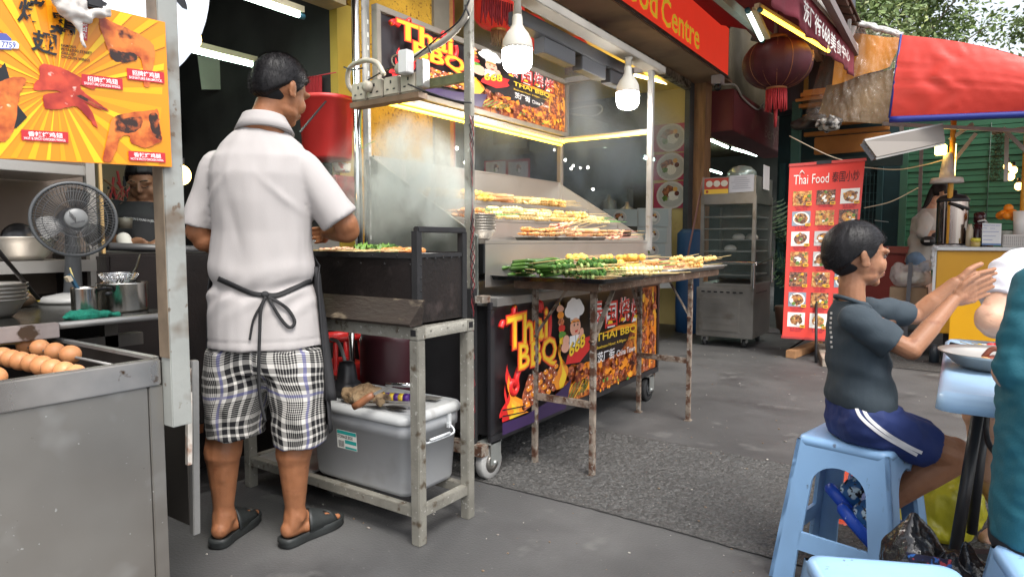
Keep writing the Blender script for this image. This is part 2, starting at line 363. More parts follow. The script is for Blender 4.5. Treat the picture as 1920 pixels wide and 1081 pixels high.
# neighbour's maroon sign box
t = thing('box_sign', 'faded maroon box sign over the neighbouring shop, beside the big lantern', 'sign', (-2.4, 9, 2.45))
MB().box((-2.8, 8.4, 2.44), (-2.4, 11.6, 2.95)).build('sign_box', mat('faded_maroon', (.19, .03, .035), .55, var=.25, vs=1.5, spots=[((.3, .12, .1), 2.5, .58, .8)]), t, bevel=.01)
mb = MB(); y0, y1 = yb(1434, 230, -2.4), yb(1462, 240, -2.4); text(mb, "Beryl's", [(-2.4, y0, 2.5), (-2.4, y1, 2.5), (-2.4, y1, 2.74), (-2.4, y0, 2.74)], (.004, 0, 0)); mb.build('lettering', flat((.32, .14, .12)), t)
# canopy rafters between food hall and awning
t = thing('canopy_roof', 'dark slatted canopy roof with pale metal rafters above the lantern', 'canopy', (-1.7, 7, 3.7))
mb = MB()
for k in range(34): y = 3.2+k*.27; mb.bar((-2.44, y+.1, 3.86), (-.98, y+.1, 3.32), .2, .02)
mb.bar((-2.45, 7.8, 3.9), (-.96, 7.8, 3.36), 9.6, .01)
mb.build('roof_slats', mat('brown_slats', (.07, .045, .03), .8, var=.4, vs=3), t)
for y in (5.2, 6.5, 7.8, 9.1, 10.4): MB().bar((-2.38, y, 3.74), (-1.0, y, 3.24), .05, .09).build('rafter', mat('pale_rafter', (.35, .34, .32), .6, var=.2), t)
for x, z in ((-2.2, 3.62), (-1.6, 3.4)): MB().bar((x, 3.3, z), (x, 12, z), .07, .06).build('rafter', flat((.3, .28, .24)), t)
MB().bar((-1.72, 4.6, 3.02), (-1.5, 7.3, 2.93), .06, .08).build('cross_beam', mat('green_grey_beam', (.35, .4, .36), .5, var=.15), t)
MB().bar((-1.0, 3.4, 3.12), (-1.0, 7.9, 3.05), .06, .08).build('cross_beam', flat((.16, .13, .12)), t)
for y in (5.3, 7.2): MB().bar((-1.65, y, 3.0), (-1.65, y, 3.45), .03).build('hanger', flat((.2, .19, .18)), t)
for y in (4.0, 7.4): MB().bar((-1.0, y, 3.1), (-1.0, y, 3.25), .03).build('hanger', flat((.2, .19, .18)), t)

# maroon awning
AW = thing('awning', 'maroon awning with white Chinese lettering along its valance', 'awning', (-1.0, 5.5, 3.0))
MAR = mat('maroon_canvas', (.17, .018, .032), .8, var=.15, vs=3, bump=.2, bs=90)
ea = aX(1602, 93, -1.0); eb = aZ(1520, -1, ea.z); ad = (ea-eb).normalized(); an = V((ad.y, -ad.x, 0)).normalized()
def av(px, py):      # a point of the valance plane
    d = _ray(px, py); t_ = (ea-V((0, 0, H))).dot(an)/d.dot(an); return V((0, 0, H))+d*t_
L0 = (ea-eb).length+2.2; st = ea-ad*L0
def zbot(u):         # hem height along the valance
    p1, p2 = av(1597, 142), av(1500, 52); s_ = (u*L0-(p2-st).dot(ad))/max(.01, (p1-st).dot(ad)-(p2-st).dot(ad)); return p2.z+(p1.z-p2.z)*max(-.4, s_)
mb = MB().sm_(); n = 70; g = []
for j in range(8):
    for i in range(n+1):
        u = i/n; v = j/7; zb = zbot(u)+.012*sin(u*34); p = st+ad*(L0*u); g.append(V((p.x, p.y, ea.z+(zb-ea.z)*v))+an*(.02*v*sin(u*30+v)+.012*v*sin(u*77)))
mb.add(g, [(j*(n+1)+i, j*(n+1)+i+1, (j+1)*(n+1)+i+1, (j+1)*(n+1)+i) for j in range(7) for i in range(n)])
o = mb.build('valance', MAR, AW, recalc=False); md = o.modifiers.new('s', 'SOLIDIFY'); md.thickness = .004
MB().poly([st, ea, ea+V((-1.4, 0, .5)), st+V((-1.2, 0, .5))], .01, (0, 0, 1)).build('canvas_top', MAR, AW)
MB().bar(st+V((0, 0, .03)), ea+ad*.04+V((0, 0, .03)), .06, .06).build('front_bar', mat('white_bar', (.62, .58, .53), .5, var=.1), AW, bevel=.01)
mb = MB(); k0 = 0
for ch, x0, x1, yt0, yt1, yb0, yb1 in (('茨', 1497, 1508, -2, 12, 42, 52), ('厂', 1509, 1517, 14, 26, 54, 64), ('街', 1518, 1531, 24, 40, 64, 76), ('668', 1532, 1547, 40, 58, 72, 88), ('美', 1548, 1559, 58, 70, 92, 102), ('食', 1560, 1569, 70, 82, 100, 108), ('中', 1570, 1577, 82, 90, 108, 114), ('心', 1578, 1585, 92, 100, 112, 119)):
    text(mb, ch, [av(x0, yb0)+an*.04, av(x1, yb1)+an*.04, av(x1, yt1)+an*.04, av(x0, yt0)+an*.04], (0, 0, 0), 0, 0 if ch == '食' else .012)
mb.build('lettering', flat((.72, .7, .66)), AW)

# ---------------------------------------------------------------- plastic sheet, red tarpaulin stall roof
def cloth_grid(pts, nu, nv, fn):
    """bilinear patch over four corners (bl, br, tr, tl), offset by fn(u, v)"""
    A, B_, C_, D_ = [V(p) for p in pts]; vs = []
    for j in range(nv+1):
        for i in range(nu+1):
            u = i/nu; v = j/nv; vs.append(A*(1-u)*(1-v)+B_*u*(1-v)+C_*u*v+D_*(1-u)*v+V(fn(u, v)))
    return vs, [(j*(nu+1)+i, j*(nu+1)+i+1, (j+1)*(nu+1)+i+1, (j+1)*(nu+1)+i) for j in range(nv) for i in range(nu)]
def wr(u, v, a, sx, sy, s0=0.): return a*(noise.noise(V((u*sx, v*sy, s0)))+.5*noise.noise(V((u*sx*2.3, v*sy*2.3, s0+4)))+.35*abs(noise.noise(V((u*sx*5, v*sy*5, s0+7)))))
TP = thing('tarpaulin', 'shiny red tarpaulin roof with a blue hem over the drinks stall', 'tarpaulin', (0, 6.2, 2.4))
mb = MB().sm_()
n = 70
P0 = [aY(1668, 222, 6.2), aY(2350, 195, 6.2), aY(2350, 232, 6.2), aY(1690, 66, 6.2)]
def tfn(u, v):
    a = .03 if 0 < u < 1 else .0
    sag = (-.16*u*0 + .12*(1-(2*u-1)**2)*v*.0)
    w = wr(u, v, .006, 3, 1.5)+.004*abs(noise.noise(V((u*26, v*9, 2))))-.006*math.exp(-((v-.62+.1*u)/.012)**2)-.005*math.exp(-((v-.42-.03*u)/.01)**2)+.004*noise.noise(V((u*60+v*20, v*12, 8)))*max(0, 1-abs(u-.2)*3)+.008*sin(u*55+v*9+4*noise.noise(V((u*5, v*5, 2))))*max(0, 1-abs(u-.14)*7)*sin(pi*v)
    return (w*.2, -.05*sin(pi*v)-w, .07*sin(pi*min(1, u*1.6))*v)
vs, fs = cloth_grid(P0, 110, 26, tfn); mb.add(vs, fs)
TARP = mat('red_tarpaulin', (.62, .045, .028), .42, var=.05, vs=1.5, bump=.06, bs=30); TARP.node_tree.nodes['Principled BSDF'].inputs['Transmission Weight'].default_value = 0
mb.build('front_flap', TARP, TP, recalc=False)
mb = MB().sm_(); top_r = P0[2]; top_l = P0[3]
vs, fs = cloth_grid([top_l, top_r, (3.2, 9.4, 2.5), (-.5, 9.4, 2.9)], 20, 10, lambda u, v: (0, 0, .07*sin(pi*min(1, u*1.6))*(1-v)+.03*sin(9*u)*v)); mb.add(vs, fs); mb.build('roof_sheet', TARP, TP, recalc=False)
mb = MB(); mb.tube([P0[0]+(P0[1]-P0[0])*u+V((0, -.012, -.012)) for u in [i/30 for i in range(31)]], .026, 8); mb.build('blue_hem', mat('blue_hem', (.015, .03, .22), .4, bump=.1, bs=30), TP)
mb = MB(); mb.tube([P0[0]+V((0, -.03, 0)), P0[0].lerp(P0[3], .5)+V((0, -.04, 0)), P0[3]+V((0, -.02, 0))], .009, 6); mb.build('blue_hem', flat((.015, .03, .2)), TP)

OR = mat('orange_canvas', (.62, .24, .012), .6, var=.1, vs=2)
t = thing('orange_canvas', 'orange canvas panel hanging behind the clear plastic sheet', 'canvas', (-.9, 6.6, 2.5))
vs, fs = cloth_grid([aY(1560, 160, 8.2), aY(1668, 125, 8.2), aY(1694, 68, 8.2), aY(1572, 48, 8.2)], 20, 8, lambda u, v: (0, .03*sin(u*9), -.05*sin(pi*u)*v)); MB().sm_().add(vs, fs).build('canvas', OR, t, recalc=False)
vs, fs = cloth_grid([aY(1530, 228, 8.3), aY(1672, 232, 8.3), aY(1675, 128, 8.3), aY(1550, 160, 8.3)], 20, 8, lambda u, v: (0, .03*sin(u*9), 0)); MB().sm_().add(vs, fs).build('lower_canvas', mat('brown_canvas', (.2, .13, .06), .7, var=.25, vs=3), t, recalc=False)
PL = mat('clear_plastic', (.7, .6, .5), .08, bump=.9, bs=7, alpha=.16, spec=1.)
t = thing('plastic_sheet', 'crumpled clear plastic rain sheet hanging from the white awning bar', 'plastic sheet', (-.8, 6.3, 2.4))
P1 = [aY(1508, 226, 7.9), aY(1670, 230, 7.9), aY(1692, 66, 7.9), aY(1560, 44, 7.9)]
vs, fs = cloth_grid(P1, 90, 70, lambda u, v: (.0, -wr(u, v, .05, 6, 4, 3)-.03*abs(noise.noise(V((u*12, v*8+u*6, 1))))-.01*noise.noise(V((u*50, v*44, 1))), 0)); MB().sm_().add(vs, fs).build('sheet', PL, t, recalc=False)
mb = MB(); a_, b_ = aY(1562, 42, 7.9), aY(1690, 68, 7.9); pts = [a_.lerp(b_, k/24)+V((0, .01*noise.noise(V((k*.5, 0, 0))), .02*noise.noise(V((k*.35, 3, 0)))+.03*sin(pi*k/24))) for k in range(25)]; mb.tube(pts, [.022+.012*noise.noise(V((k*.7, 7, 0))) for k in range(25)], 12); mb.tube([p+V((0, .12, .04)) for p in pts], [.03+.012*noise.noise(V((k*.9, 2, 0))) for k in range(25)], 12); mb.build('rolled_edge', mat('dirty_white_plastic', (.42, .42, .4), .35, var=.25, vs=20, bump=.5, bs=40), t)
# ================================================================ TREES
LEAFS = [mat('leaf_green', (.16, .23, .07), .55, var=.35, vs=.9), mat('leaf_light', (.33, .38, .15), .5, var=.3, vs=1.2), mat('leaf_dark', (.1, .15, .055), .6, var=.3, vs=1)]
BARK = mat('bark', (.1, .08, .06), .9, var=.4, vs=8, bump=1, bs=20)
def tree(loc, h, crown, n, label, leaf=.12, seed=1, low=.35):
    random.seed(seed); t = thing('tree', label, 'tree', loc, group='trees behind the stalls')
    L = V(loc); mb = MB(); tips = []
    mb.tube([L, L+V((.1, 0, h*.3)), L+V((-.05, .1, h*.6)), L+V((.1, 0, h*.85))], [.2, .16, .11, .05], 10)
    for k in range(16):
        a = rnd(0, 2*pi); z0 = rnd(.3, .75)*h; r = crown*rnd(.5, 1.0); q = L+V((cos(a)*r, sin(a)*r, min(h*.98, z0+rnd(.1, .45)*h)))
        p = L+V((0, 0, z0)); mid = p.lerp(q, .5)+V((rnd(-.2, .2), rnd(-.2, .2), .25)); mb.tube([p, mid, q], [.06, .035, .012], 6); tips += [q, mid]
    mb.build('trunk', BARK, t)
    mb = MB()
    cl = [(c+V((rnd(-.4, .4), rnd(-.4, .4), rnd(-.3, .3))), rnd(.45, .95)) for c in tips for _ in range(2)]
    for k in range(n):
        c, r = cl[k % len(cl)]
        d = V((random.gauss(0, 1), random.gauss(0, 1), random.gauss(0, .75))).normalized()*r*rnd(.3, 1)**.5
        p = c+d; s = leaf*rnd(.6, 1.3)
        if p.z < L.z+h*low*.5: continue
        u = V((rnd(-1, 1), rnd(-1, 1), rnd(-1, .4))).normalized(); w = u.cross(V((rnd(-1, 1), rnd(-1, 1), rnd(-1, 1)))).normalized()
        mb.mat([0, 0, 1, 2][(k % len(cl)) % 4] if random.random() < .7 else random.choice((0, 1, 2)))
        mb.add([p, p+u*s*.5+w*s*.22, p+u*s, p+u*s*.5-w*s*.22], [(0, 1, 2, 3)])
    mb.build('crown', LEAFS, t, recalc=False)
tree((-2.0, 15.5, 0), 7.8, 1.75, 20000, 'tall leafy green tree nearest the dark post above the plastic sheet', seed=3)
tree((2.4, 17.5, 0), 5.4, 2.4, 20000, 'bushy green tree rising behind the middle of the red tarpaulin', seed=5)
tree((5.8, 16.2, 0), 5.6, 2.2, 8000, 'lower yellow green tree above the outer end of the red tarpaulin', seed=8)
tree((2.9, 24, 0), 5.8, 3.0, 15000, 'farthest tree on the open side, its crown against the pale sky', leaf=.17, seed=11)
tree((-2.2, 24, 0), 11.5, 3.0, 16000, 'dark green tree farthest back beside the dark building post', leaf=.17, seed=12)
random.seed(77)
# ================================================================ PRINTED ART HELPERS
NIGHT = mat('print_night', (.022, .018, .02), .35, var=.4, vs=3)
FIRE = mat('print_fire', (.85, .22, .02), .35, col2=(.95, .62, .06), vs=9, ramp=(.4, .62), stretch=(1, 1, .5))
FIRED = mat('print_embers', (.22, .03, .01), .35, col2=(.85, .25, .03), vs=16, ramp=(.42, .7), spots=[((.95, .6, .2), 40, .62, .7), ((.05, .01, .01), 25, .55, .68)])
MEATP = mat('print_meat', (.16, .03, .015), .35, col2=(.62, .16, .06), vs=38, ramp=(.4, .62), spots=[((.85, .6, .45), 70, .62, .68), ((.04, .01, .01), 45, .6, .7)])
PURPLE = mat('print_purple', (.035, .016, .07), .35)
YELV = flat((.9, .6, .03), .35); REDV = flat((.65, .02, .02), .35); WHV = flat((.85, .85, .85), .35); ORV = flat((.9, .3, .02), .35); SKINP = flat((.8, .42, .3), .35); GREENP = flat((.1, .3, .04), .35); BLKV = flat((.01, .01, .012), .35)
ARTM = [NIGHT, FIRE, FIRED, MEATP, PURPLE, YELV, REDV, WHV, ORV, SKINP, GREENP, BLKV]
class Art:
    """flat print on the plane X = const, a unit square mapped onto (y0..y1, z0..z1)"""
    def __init__(s, X, y0, y1, z0, z1, d=1): s.X, s.y0, s.y1, s.z0, s.z1, s.d = X, y0, y1, z0, z1, d; s.mb = MB(); s.k = 0
    def P(s, u, v, l=0):
        if s.d == 2:
            ks = [(-1, -.98), (0, .02), (.26, .35), (.29, .41), (.40, .53), (.425, .56), (.79, .865), (1, 1), (2, 2)]
            for (a, b), (c, e) in zip(ks, ks[1:]):
                if u <= c: u = b+(e-b)*(u-a)/(c-a); break
        return V((s.X+.0012+l, s.y0+(s.y1-s.y0)*u, s.z0+(s.z1-s.z0)*v))
    def poly(s, pts, mi): s.k += 1; s.mb.mat(mi).poly([s.P(u, v, s.k*.00018) for u, v in pts])
    def ell(s, u, v, ru, rv, mi, n=18, wob=0, a0=0): 
        s.poly([(u+ru*cos(a)*(1+wob*noise.noise(V((cos(a)*2+u*9, sin(a)*2, v*9)))), v+rv*sin(a)*(1+wob*noise.noise(V((cos(a)*2+u*9, sin(a)*2, v*9))))) for a in [2*pi*i/n+a0 for i in range(n)]], mi)
    def text(s, t, u0, v0, u1, v1, mi, bold=0., slant=0., rise=0.): s.k += 1; text(s.mb, t, [s.P(u0, v0, s.k*.00018), s.P(u1, v0+rise, s.k*.00018), s.P(u1+slant, v1+rise, s.k*.00018), s.P(u0+slant, v1, s.k*.00018)], (0, 0, 0), mi, bold)
def flame(A, u, v, w, h, mi):
    pts = []; n = 26
    for i in range(n+1): t = i/n; pts.append((u-w*(1-t)*(.8+.5*sin(t*9+u*20))*.7+.15*w*sin(t*5), v+h*t))
    for i in range(n, -1, -1): t = i/n; pts.append((u+w*(1-t)*(.8+.5*sin(t*8+2+u*9))*.7+.15*w*sin(t*5), v+h*t*.98))
    A.poly(pts, mi)
def bbq_art(A):
    st = random.getstate(); random.seed(12)
    A.poly([(.27, .0), (1, 0), (1, 1), (.86, 1), (.84, .8), (.8, .62), (.76, .44), (.7, .33), (.6, .3), (.52, .3), (.44, .33), (.38, .36), (.3, .3), (.29, .15)], 2)
    for k in range(10): flame(A, .83+.018*k, .1+.1*(k % 3), .045, .75-.1*(k % 2), (1, 2, 3, 1, 8)[k % 5])
    for k in range(60): u = rnd(.84, .99); v = rnd(.03, .95); A.ell(u, v, rnd(.01, .02), rnd(.03, .06), 3 if k % 3 else 1, 10, .7)
    for k in range(110):
        u = rnd(.3, .82); v = rnd(.1, .34 if u < .5 else .3)*(1 if u < .55 else .9); A.ell(u, v, rnd(.008, .02), rnd(.02, .05), (3, 3, 2, 8)[k % 4], 9, .8)
    for k in range(26): u = rnd(.5, .82); A.ell(u, rnd(.02, .12), .006, .018, (1, 8, 10, 3)[k % 4], 7, .4)
    A.ell(.74, .07, .022, .035, 8, 14); A.ell(.74, .075, .017, .025, 1, 14)
    for k in range(7): u = .29+.022*k; A.poly([(u, .03+.01*k), (u+.006, .03+.01*k), (u+.06, .2), (u+.055, .2)], 10 if k % 3 else 5)
    # flames and ribs under the logo
    for (u, v, w, h, mi) in ((.035, .14, .05, .42, 6), (.04, .13, .04, .34, 8), (.28, .2, .06, .42, 8), (.285, .2, .045, .36, 1), (.29, .2, .03, .3, 5), (.07, .1, .07, .2, 8), (.06, .1, .055, .17, 1), (.055, .1, .03, .13, 5), (.02, .1, .02, .3, 6)): flame(A, u, v, w, h, mi)
    A.poly([(.1, .12), (.24, .22), (.26, .42), (.2, .4), (.12, .42), (.09, .25)], 3)
    for i in range(6):
        for j in range(4): A.ell(.115+.024*i+.004*j, .17+.065*j+.012*i, .0125, .024, 3 if (i+j) % 2 else 8, 10, .4); A.ell(.111+.024*i+.004*j, .182+.065*j+.012*i, .003, .007, 7, 6)
    A.poly([(0, 0), (.3, 0), (.33, .26), (.27, .19), (.2, .13), (.1, .09), (0, .1)], 4)
    for v in (.16, .21): A.poly([(0, v), (.1, v-.035), (.1, v-.045), (0, v-.012)], 11)
    # logo
    for (mi, b, e) in ((6, .06, .0), (8, .035, 0), (5, .0, 0)):
        A.text('Thai', .02-b*.12, .68-b*.5, .2+b*.12, .93+b*.5, mi, b, slant=.0, rise=.035); A.text('BBQ', .07-b*.12, .46-b*.5, .245+b*.12, .7+b*.5, mi, b, rise=-.01)
        g = b*.16+.0055
        for pts in ([(.005, .86), (.014, .9), (.03, .88)], [(.055, .7), (.06, 1.0), (.063, .93)], [(.175, .93), (.178, 1.02), (.186, .95)], [(.13, .7), (.15, .63), (.18, .62), (.215, .68), (.225, .8), (.222, .9)], [(.085, .5), (.07, .42), (.072, .34), (.06, .3), (.045, .32), (.043, .38), (.055, .4), (.062, .37)]):
            A.k += 1; A.mb.mat(mi).tube(bez([A.P(u, v, A.k*.00012) for u, v in pts], 5), g, 6)
    # chef with a skewer and the number badge
    A.poly([(.262, .55), (.266, .55), (.262, 1.0), (.258, 1.0)], 5)
    for k, mi in enumerate((9, 8, 3, 6, 10, 5, 3)): A.ell(.262+.003*k, .94-.06*k, .019, .034, mi, 12, .25)
    A.ell(.34, .93, .045, .09, 7, 20, .35); A.ell(.315, .9, .03, .06, 7); A.ell(.372, .9, .025, .055, 7); A.poly([(.318, .8), (.366, .8), (.372, .9), (.312, .9)], 7); A.poly([(.318, .812), (.367, .812), (.367, .818), (.318, .818)], 11)
    A.ell(.345, .745, .03, .088, 9); A.poly([(.318, .78), (.322, .81), (.365, .81), (.37, .78), (.36, .79), (.33, .79)], 8)
    for u in (.338, .358): A.ell(u, .765, .0035, .012, 11, 10); A.poly([(u-.007, .79), (u+.007, .786), (u+.007, .793), (u-.007, .798)], 11)
    A.poly([(.34, .71), (.36, .718), (.354, .695), (.345, .692)], 6)
    A.poly([(.312, .67), (.378, .67), (.388, .52), (.31, .52)], 7); A.poly([(.344, .67), (.346, .67), (.348, .54), (.346, .54)], 11)
    A.ell(.38, .68, .012, .045, 9); A.ell(.378, .64, .018, .035, 9); A.ell(.292, .64, .018, .05, 9); A.ell(.288, .58, .022, .05, 9)
    A.poly([(.29, .42), (.37, .4), (.42, .48), (.44, .52), (.425, .56), (.44, .63), (.4, .62), (.38, .6), (.3, .5)], 6)
    A.text('668', .308, .47, .4, .6, 11, .07, rise=.075); A.text('668', .308, .47, .4, .6, 5, .025, rise=.075)
    # lettering
    for mi, b in ((7, .05), (6, .004)):
        A.text('泰', .425, .7, .51, .99, mi, b, rise=-.01); A.text('国', .525, .66, .61, .93, mi, b); A.text('烧', .62, .68, .7, .95, mi, b); A.text('烤', .71, .66, .79, .92, mi, b)
    for u in (.45, .56, .65, .75): A.poly([(u-.018, .7), (u+.016, .7), (u+.012, .728), (u-.012, .735)], 5)
    A.poly([(.5, .62), (.8, .6), (.8, .64), (.62, .66)], 8)
    A.text('THAI BBQ', .466, .535, .75, .63, 5, .012); A.text('Business Hour: 4.00pm - 1.00am', .468, .465, .752, .505, 5, .006)
    A.text('茨厂街', .475, .33, .59, .44, 7, .01); A.text('China Town', .605, .335, .745, .4, 7, .006)
    random.setstate(st)

# ================================================================ BARBECUE CART
CT = thing('food_cart', 'stainless barbecue cart with stepped shelves, yellow tube lamps and printed front panel', 'food cart', (-2.1, 3.2, 0))
def post(x, y, z0, z1, w=.034, m=STEELD, name='post'): return MB().box((x-w/2, y-w/2, z0), (x+w/2, y+w/2, z1)).build(name, m, CT, bevel=.003)
post(-1.765, 2.262, .86, 2.6, .034, GALV); post(-1.74, 4.19, 1.0, 2.2, .036); post(-2.44, 4.2, 1.3, 1.8, .036, STEEL); 
MB().tube([(-2.5, 2.3, .1), (-2.5, 2.3, 2.5)], .02, 14).build('post', CHROME, CT)
mb = MB(); mb.box((-2.485, 2.325, .8), (-2.45, 2.345, 2.5)); mb.build('slotted_upright', STEELD, CT)
mb = MB()
for k in range(20): mb.box((-2.4495, 2.329, .95+k*.062), (-2.4485, 2.338, .972+k*.062))
mb.build('slot_holes', flat((.7, .7, .68)), CT)
MB().box((-1.785, 2.24, .15), (-1.745, 2.285, .86)).build('post', BLACKM, CT)
# shelves and risers
ST = STEEL
def slab(a, b, name, m=ST): return MB().box(a, b).build(name, m, CT, bevel=.002)
Y0, Y1 = 2.345, 4.185
slab((-2.43, Y0, 1.27), (-2.2, Y1, 1.29), 'shelf'); slab((-2.205, Y0, 1.168), (-2.2, Y1, 1.269), 'riser')
slab((-2.2, Y0, 1.165), (-1.97, Y1, 1.18), 'shelf'); slab((-1.975, Y0, 1.057), (-1.97, Y1, 1.164), 'riser')
slab((-1.97, Y0, 1.055), (-1.742, Y1, 1.07), 'shelf'); slab((-1.747, Y0, .86), (-1.742, Y1, 1.054), 'riser')
mb = MB(); mb.box((-2.445, Y0, 1.29), (-2.435, Y1, 1.485)); mb.bar((-2.44, Y0, 1.487), (-2.44, Y1, 1.487), .018, .008); mb.build('back_panel', ST, CT)
DG = mat('smoky_steel', (.26, .28, .26), .34, .5, var=.25, vs=4, spots=[((.06, .07, .065), 3, .55, .8)], rvar=.1)
for y, nm, m_ in ((2.336, 'side_panel', DG), (4.193, 'side_panel', ST)):
    mb = MB(); pr = [(-2.46, y, 1.49), (-1.78, y, 1.085), (-1.78, y, .82), (-2.46, y, .82)]; mb.poly(pr, .006, (0, 1, 0)); mb.bar((-2.46, y+.003, 1.492), (-1.78, y+.003, 1.087), .014, .006); mb.build(nm, m_, CT)
slab((-2.46, 2.32, .78), (-1.66, 4.22, .818), 'counter', STEELD)
mb = MB(); mb.box((-2.44, 2.34, .19), (-1.715, 4.2, .78)); mb.build('body', mat('black_cabinet', (.02, .02, .022), .5, var=.3, vs=4), CT)
mb = MB(); fx = -1.69
for a, b in (((fx-.012, 2.3, .765), (fx+.006, 4.262, .8)), ((fx-.012, 2.3, .17), (fx+.006, 4.262, .205)), ((fx-.012, 2.3, .206), (fx+.006, 2.335, .764)), ((fx-.012, 4.227, .206), (fx+.006, 4.262, .764))): mb.box(a, b)
mb.build('panel_frame', mat('black_frame', (.02, .02, .023), .3, spec=.6), CT, bevel=.003)
MB().box((fx-.02, 2.336, .206), (fx-.006, 4.226, .764)).build('front_panel', NIGHT, CT)
A = Art(fx-.006, 2.337, 4.225, .207, .763); bbq_art(A); A.mb.build('front_artwork', ARTM, CT, recalc=False)
for a_, b_ in (((-1.73, 2.25, .8), (-1.69, 2.31, .83)), ((-2.45, 2.25, .12), (-1.695, 2.3, .168)), ((-2.45, 4.2, .13), (-1.7, 4.24, .17))): MB().box(a_, b_).build('chassis_bar', RUSTY, CT)
def caster(x, y, r, name, rim, rot=0):
    c = MB(); c.lathe((x-.02, y, r), [(r*.55, -.0), (r*.93, 0), (r, .006), (r, .034), (r*.93, .04), (r*.55, .04)], 28, axis=(1, 0, 0)); w = c.build('caster', rim[0], CT)
    c = MB(); c.lathe((x-.021, y, r), [(.004, -.0), (r*.62, -.0), (r*.66, .012), (r*.3, .016), (.012, .022), (.011, .05), (r*.62, .042), (.004, .04)], 24, axis=(1, 0, 0), cap=False); c.build('wheel_hub', rim[1], w)
    c = MB(); c.box((x+.032, y-.03, r*.9), (x+.036, y+.045, .172)); c.box((x-.036, y-.03, r*.9), (x-.032, y+.045, .172)); c.box((x-.036, y-.04, .165), (x+.036, y+.05, .172)); c.cyl((x-.038, y, r), (x+.042, y, r), .011, n=10); c.build('fork', mat('zinc', (.42, .44, .42), .35, .7), w)
caster(-1.72, 2.335, .078, 'caster', (flat((.35, .35, .34), .35), STEEL)); caster(-1.7, 4.09, .078, 'caster', (RUBBER, flat((.08, .085, .09), .25, spec=.8))); caster(-2.4, 2.335, .078, 'c', (RUBBER, STEELD)); caster(-2.4, 4.09, .078, 'c', (RUBBER, STEELD))
# lamp frame
TUBE = mat('yellow_tube', (.9, .7, .2), .4, em=(1, .62, .04), ems=5.0); 
TW = mat('warm_tube', (.9, .8, .5), .4, em=(1, .78, .3), ems=7); TG = mat('cool_tube', (.8, .9, .8), .4, em=(.72, 1, .86), ems=9); LAMP = mat('lit_bulb', (.9, .9, .9), .4, em=(1, .97, .92), ems=55); WARM = mat('warm_bulb', (.9, .7, .3), .4, em=(1, .6, .16), ems=5)
MB().box((-2.45, 2.33, 1.79), (-2.42, 4.2, 1.815)).build('rail', STEEL, CT, bevel=.002); MB().box((-2.42, 4.175, 1.79), (-1.75, 4.205, 1.81)).build('rail', STEEL, CT)
for x, z in ((-2.39, 1.774), (-2.415, 1.757)):
    MB().tube([(x, 2.4, z), (x, 4.17, z)], .0085, 8).build('tube_lamp', TUBE, CT)
MB().tube([(-2.4, 4.165, 1.782), (-1.76, 4.165, 1.782)], .0095, 8).build('tube_lamp', TUBE, CT)
mb = MB()
for y in (2.42, 3.0, 3.6, 4.1): mb.tube([(-2.4+.018*cos(a), y, 1.768+.02*sin(a)) for a in [i*pi/5 for i in range(10)]], .0016, 5, closed=True)
mb.build('wire_tie', flat((.1, .06, .03)), CT)
# black chassis beam along the front (table side) with wires
mb = MB()
for k, (c0, ph) in enumerate(((0, 0), (0, 2.2), (0, 4.1))):
    mb.mat(k % 3).tube([(-1.742+.008*sin(t*2.3+ph), 2.25+.008*cos(t*1.9+ph), .2+t*.04) for t in range(int(1.45/.04))], .0026, 6)
mb.build('wiring', [flat((.16, .02, .025)), BLACK, flat((.06, .02, .02))], CT)
# white lintel beam above the cart
t = thing('lamp_beam', 'white channel beam above the cart carrying the two bulbs', 'beam', (-1.72, 3.2, 2.2))
MB().box((-1.79, 2.3, 2.19), (-1.69, 4.32, 2.235)).build('channel', mat('smoky_white_metal', (.3, .28, .245), .5, .1, var=.15, vs=4), t, bevel=.004)
MB().box((-2.42, 4.2, 2.2), (-1.8, 4.24, 2.235)).build('cross_bar', STEELD, t); MB().box((-2.42, 2.3, 2.25), (-1.8, 2.33, 2.28)).build('cross_bar', STEELD, t)
# upper sign
SB = thing('sign_board', 'upper barbecue sign in an aluminium frame, over the shelves', 'sign', (-2.42, 3.25, 1.82))
mb = MB(); X = -2.412; y0, y1 = 2.35, 4.26; z0, z1 = 1.822, 2.225
for a, b in (((X-.03, y0, z0), (X+.008, y1, z0+.03)), ((X-.03, y0, z1-.03), (X+.008, y1, z1)), ((X-.03, y0, z0+.03), (X+.008, y0+.03, z1-.03)), ((X-.03, y1-.03, z0+.03), (X+.008, y1, z1-.03))): mb.box(a, b)
mb.build('frame', mat('aluminium', (.27, .24, .2), .45, .5, var=.15, vs=5), SB, bevel=.002)
MB().box((X-.028, y0+.03, z0+.03), (X-.012, y1-.03, z1-.03)).build('board', NIGHT, SB)
A = Art(X-.012, y0+.031, y1-.031, z0+.031, z1-.031, 2); bbq_art(A); A.mb.build('artwork', ARTM, SB, recalc=False)
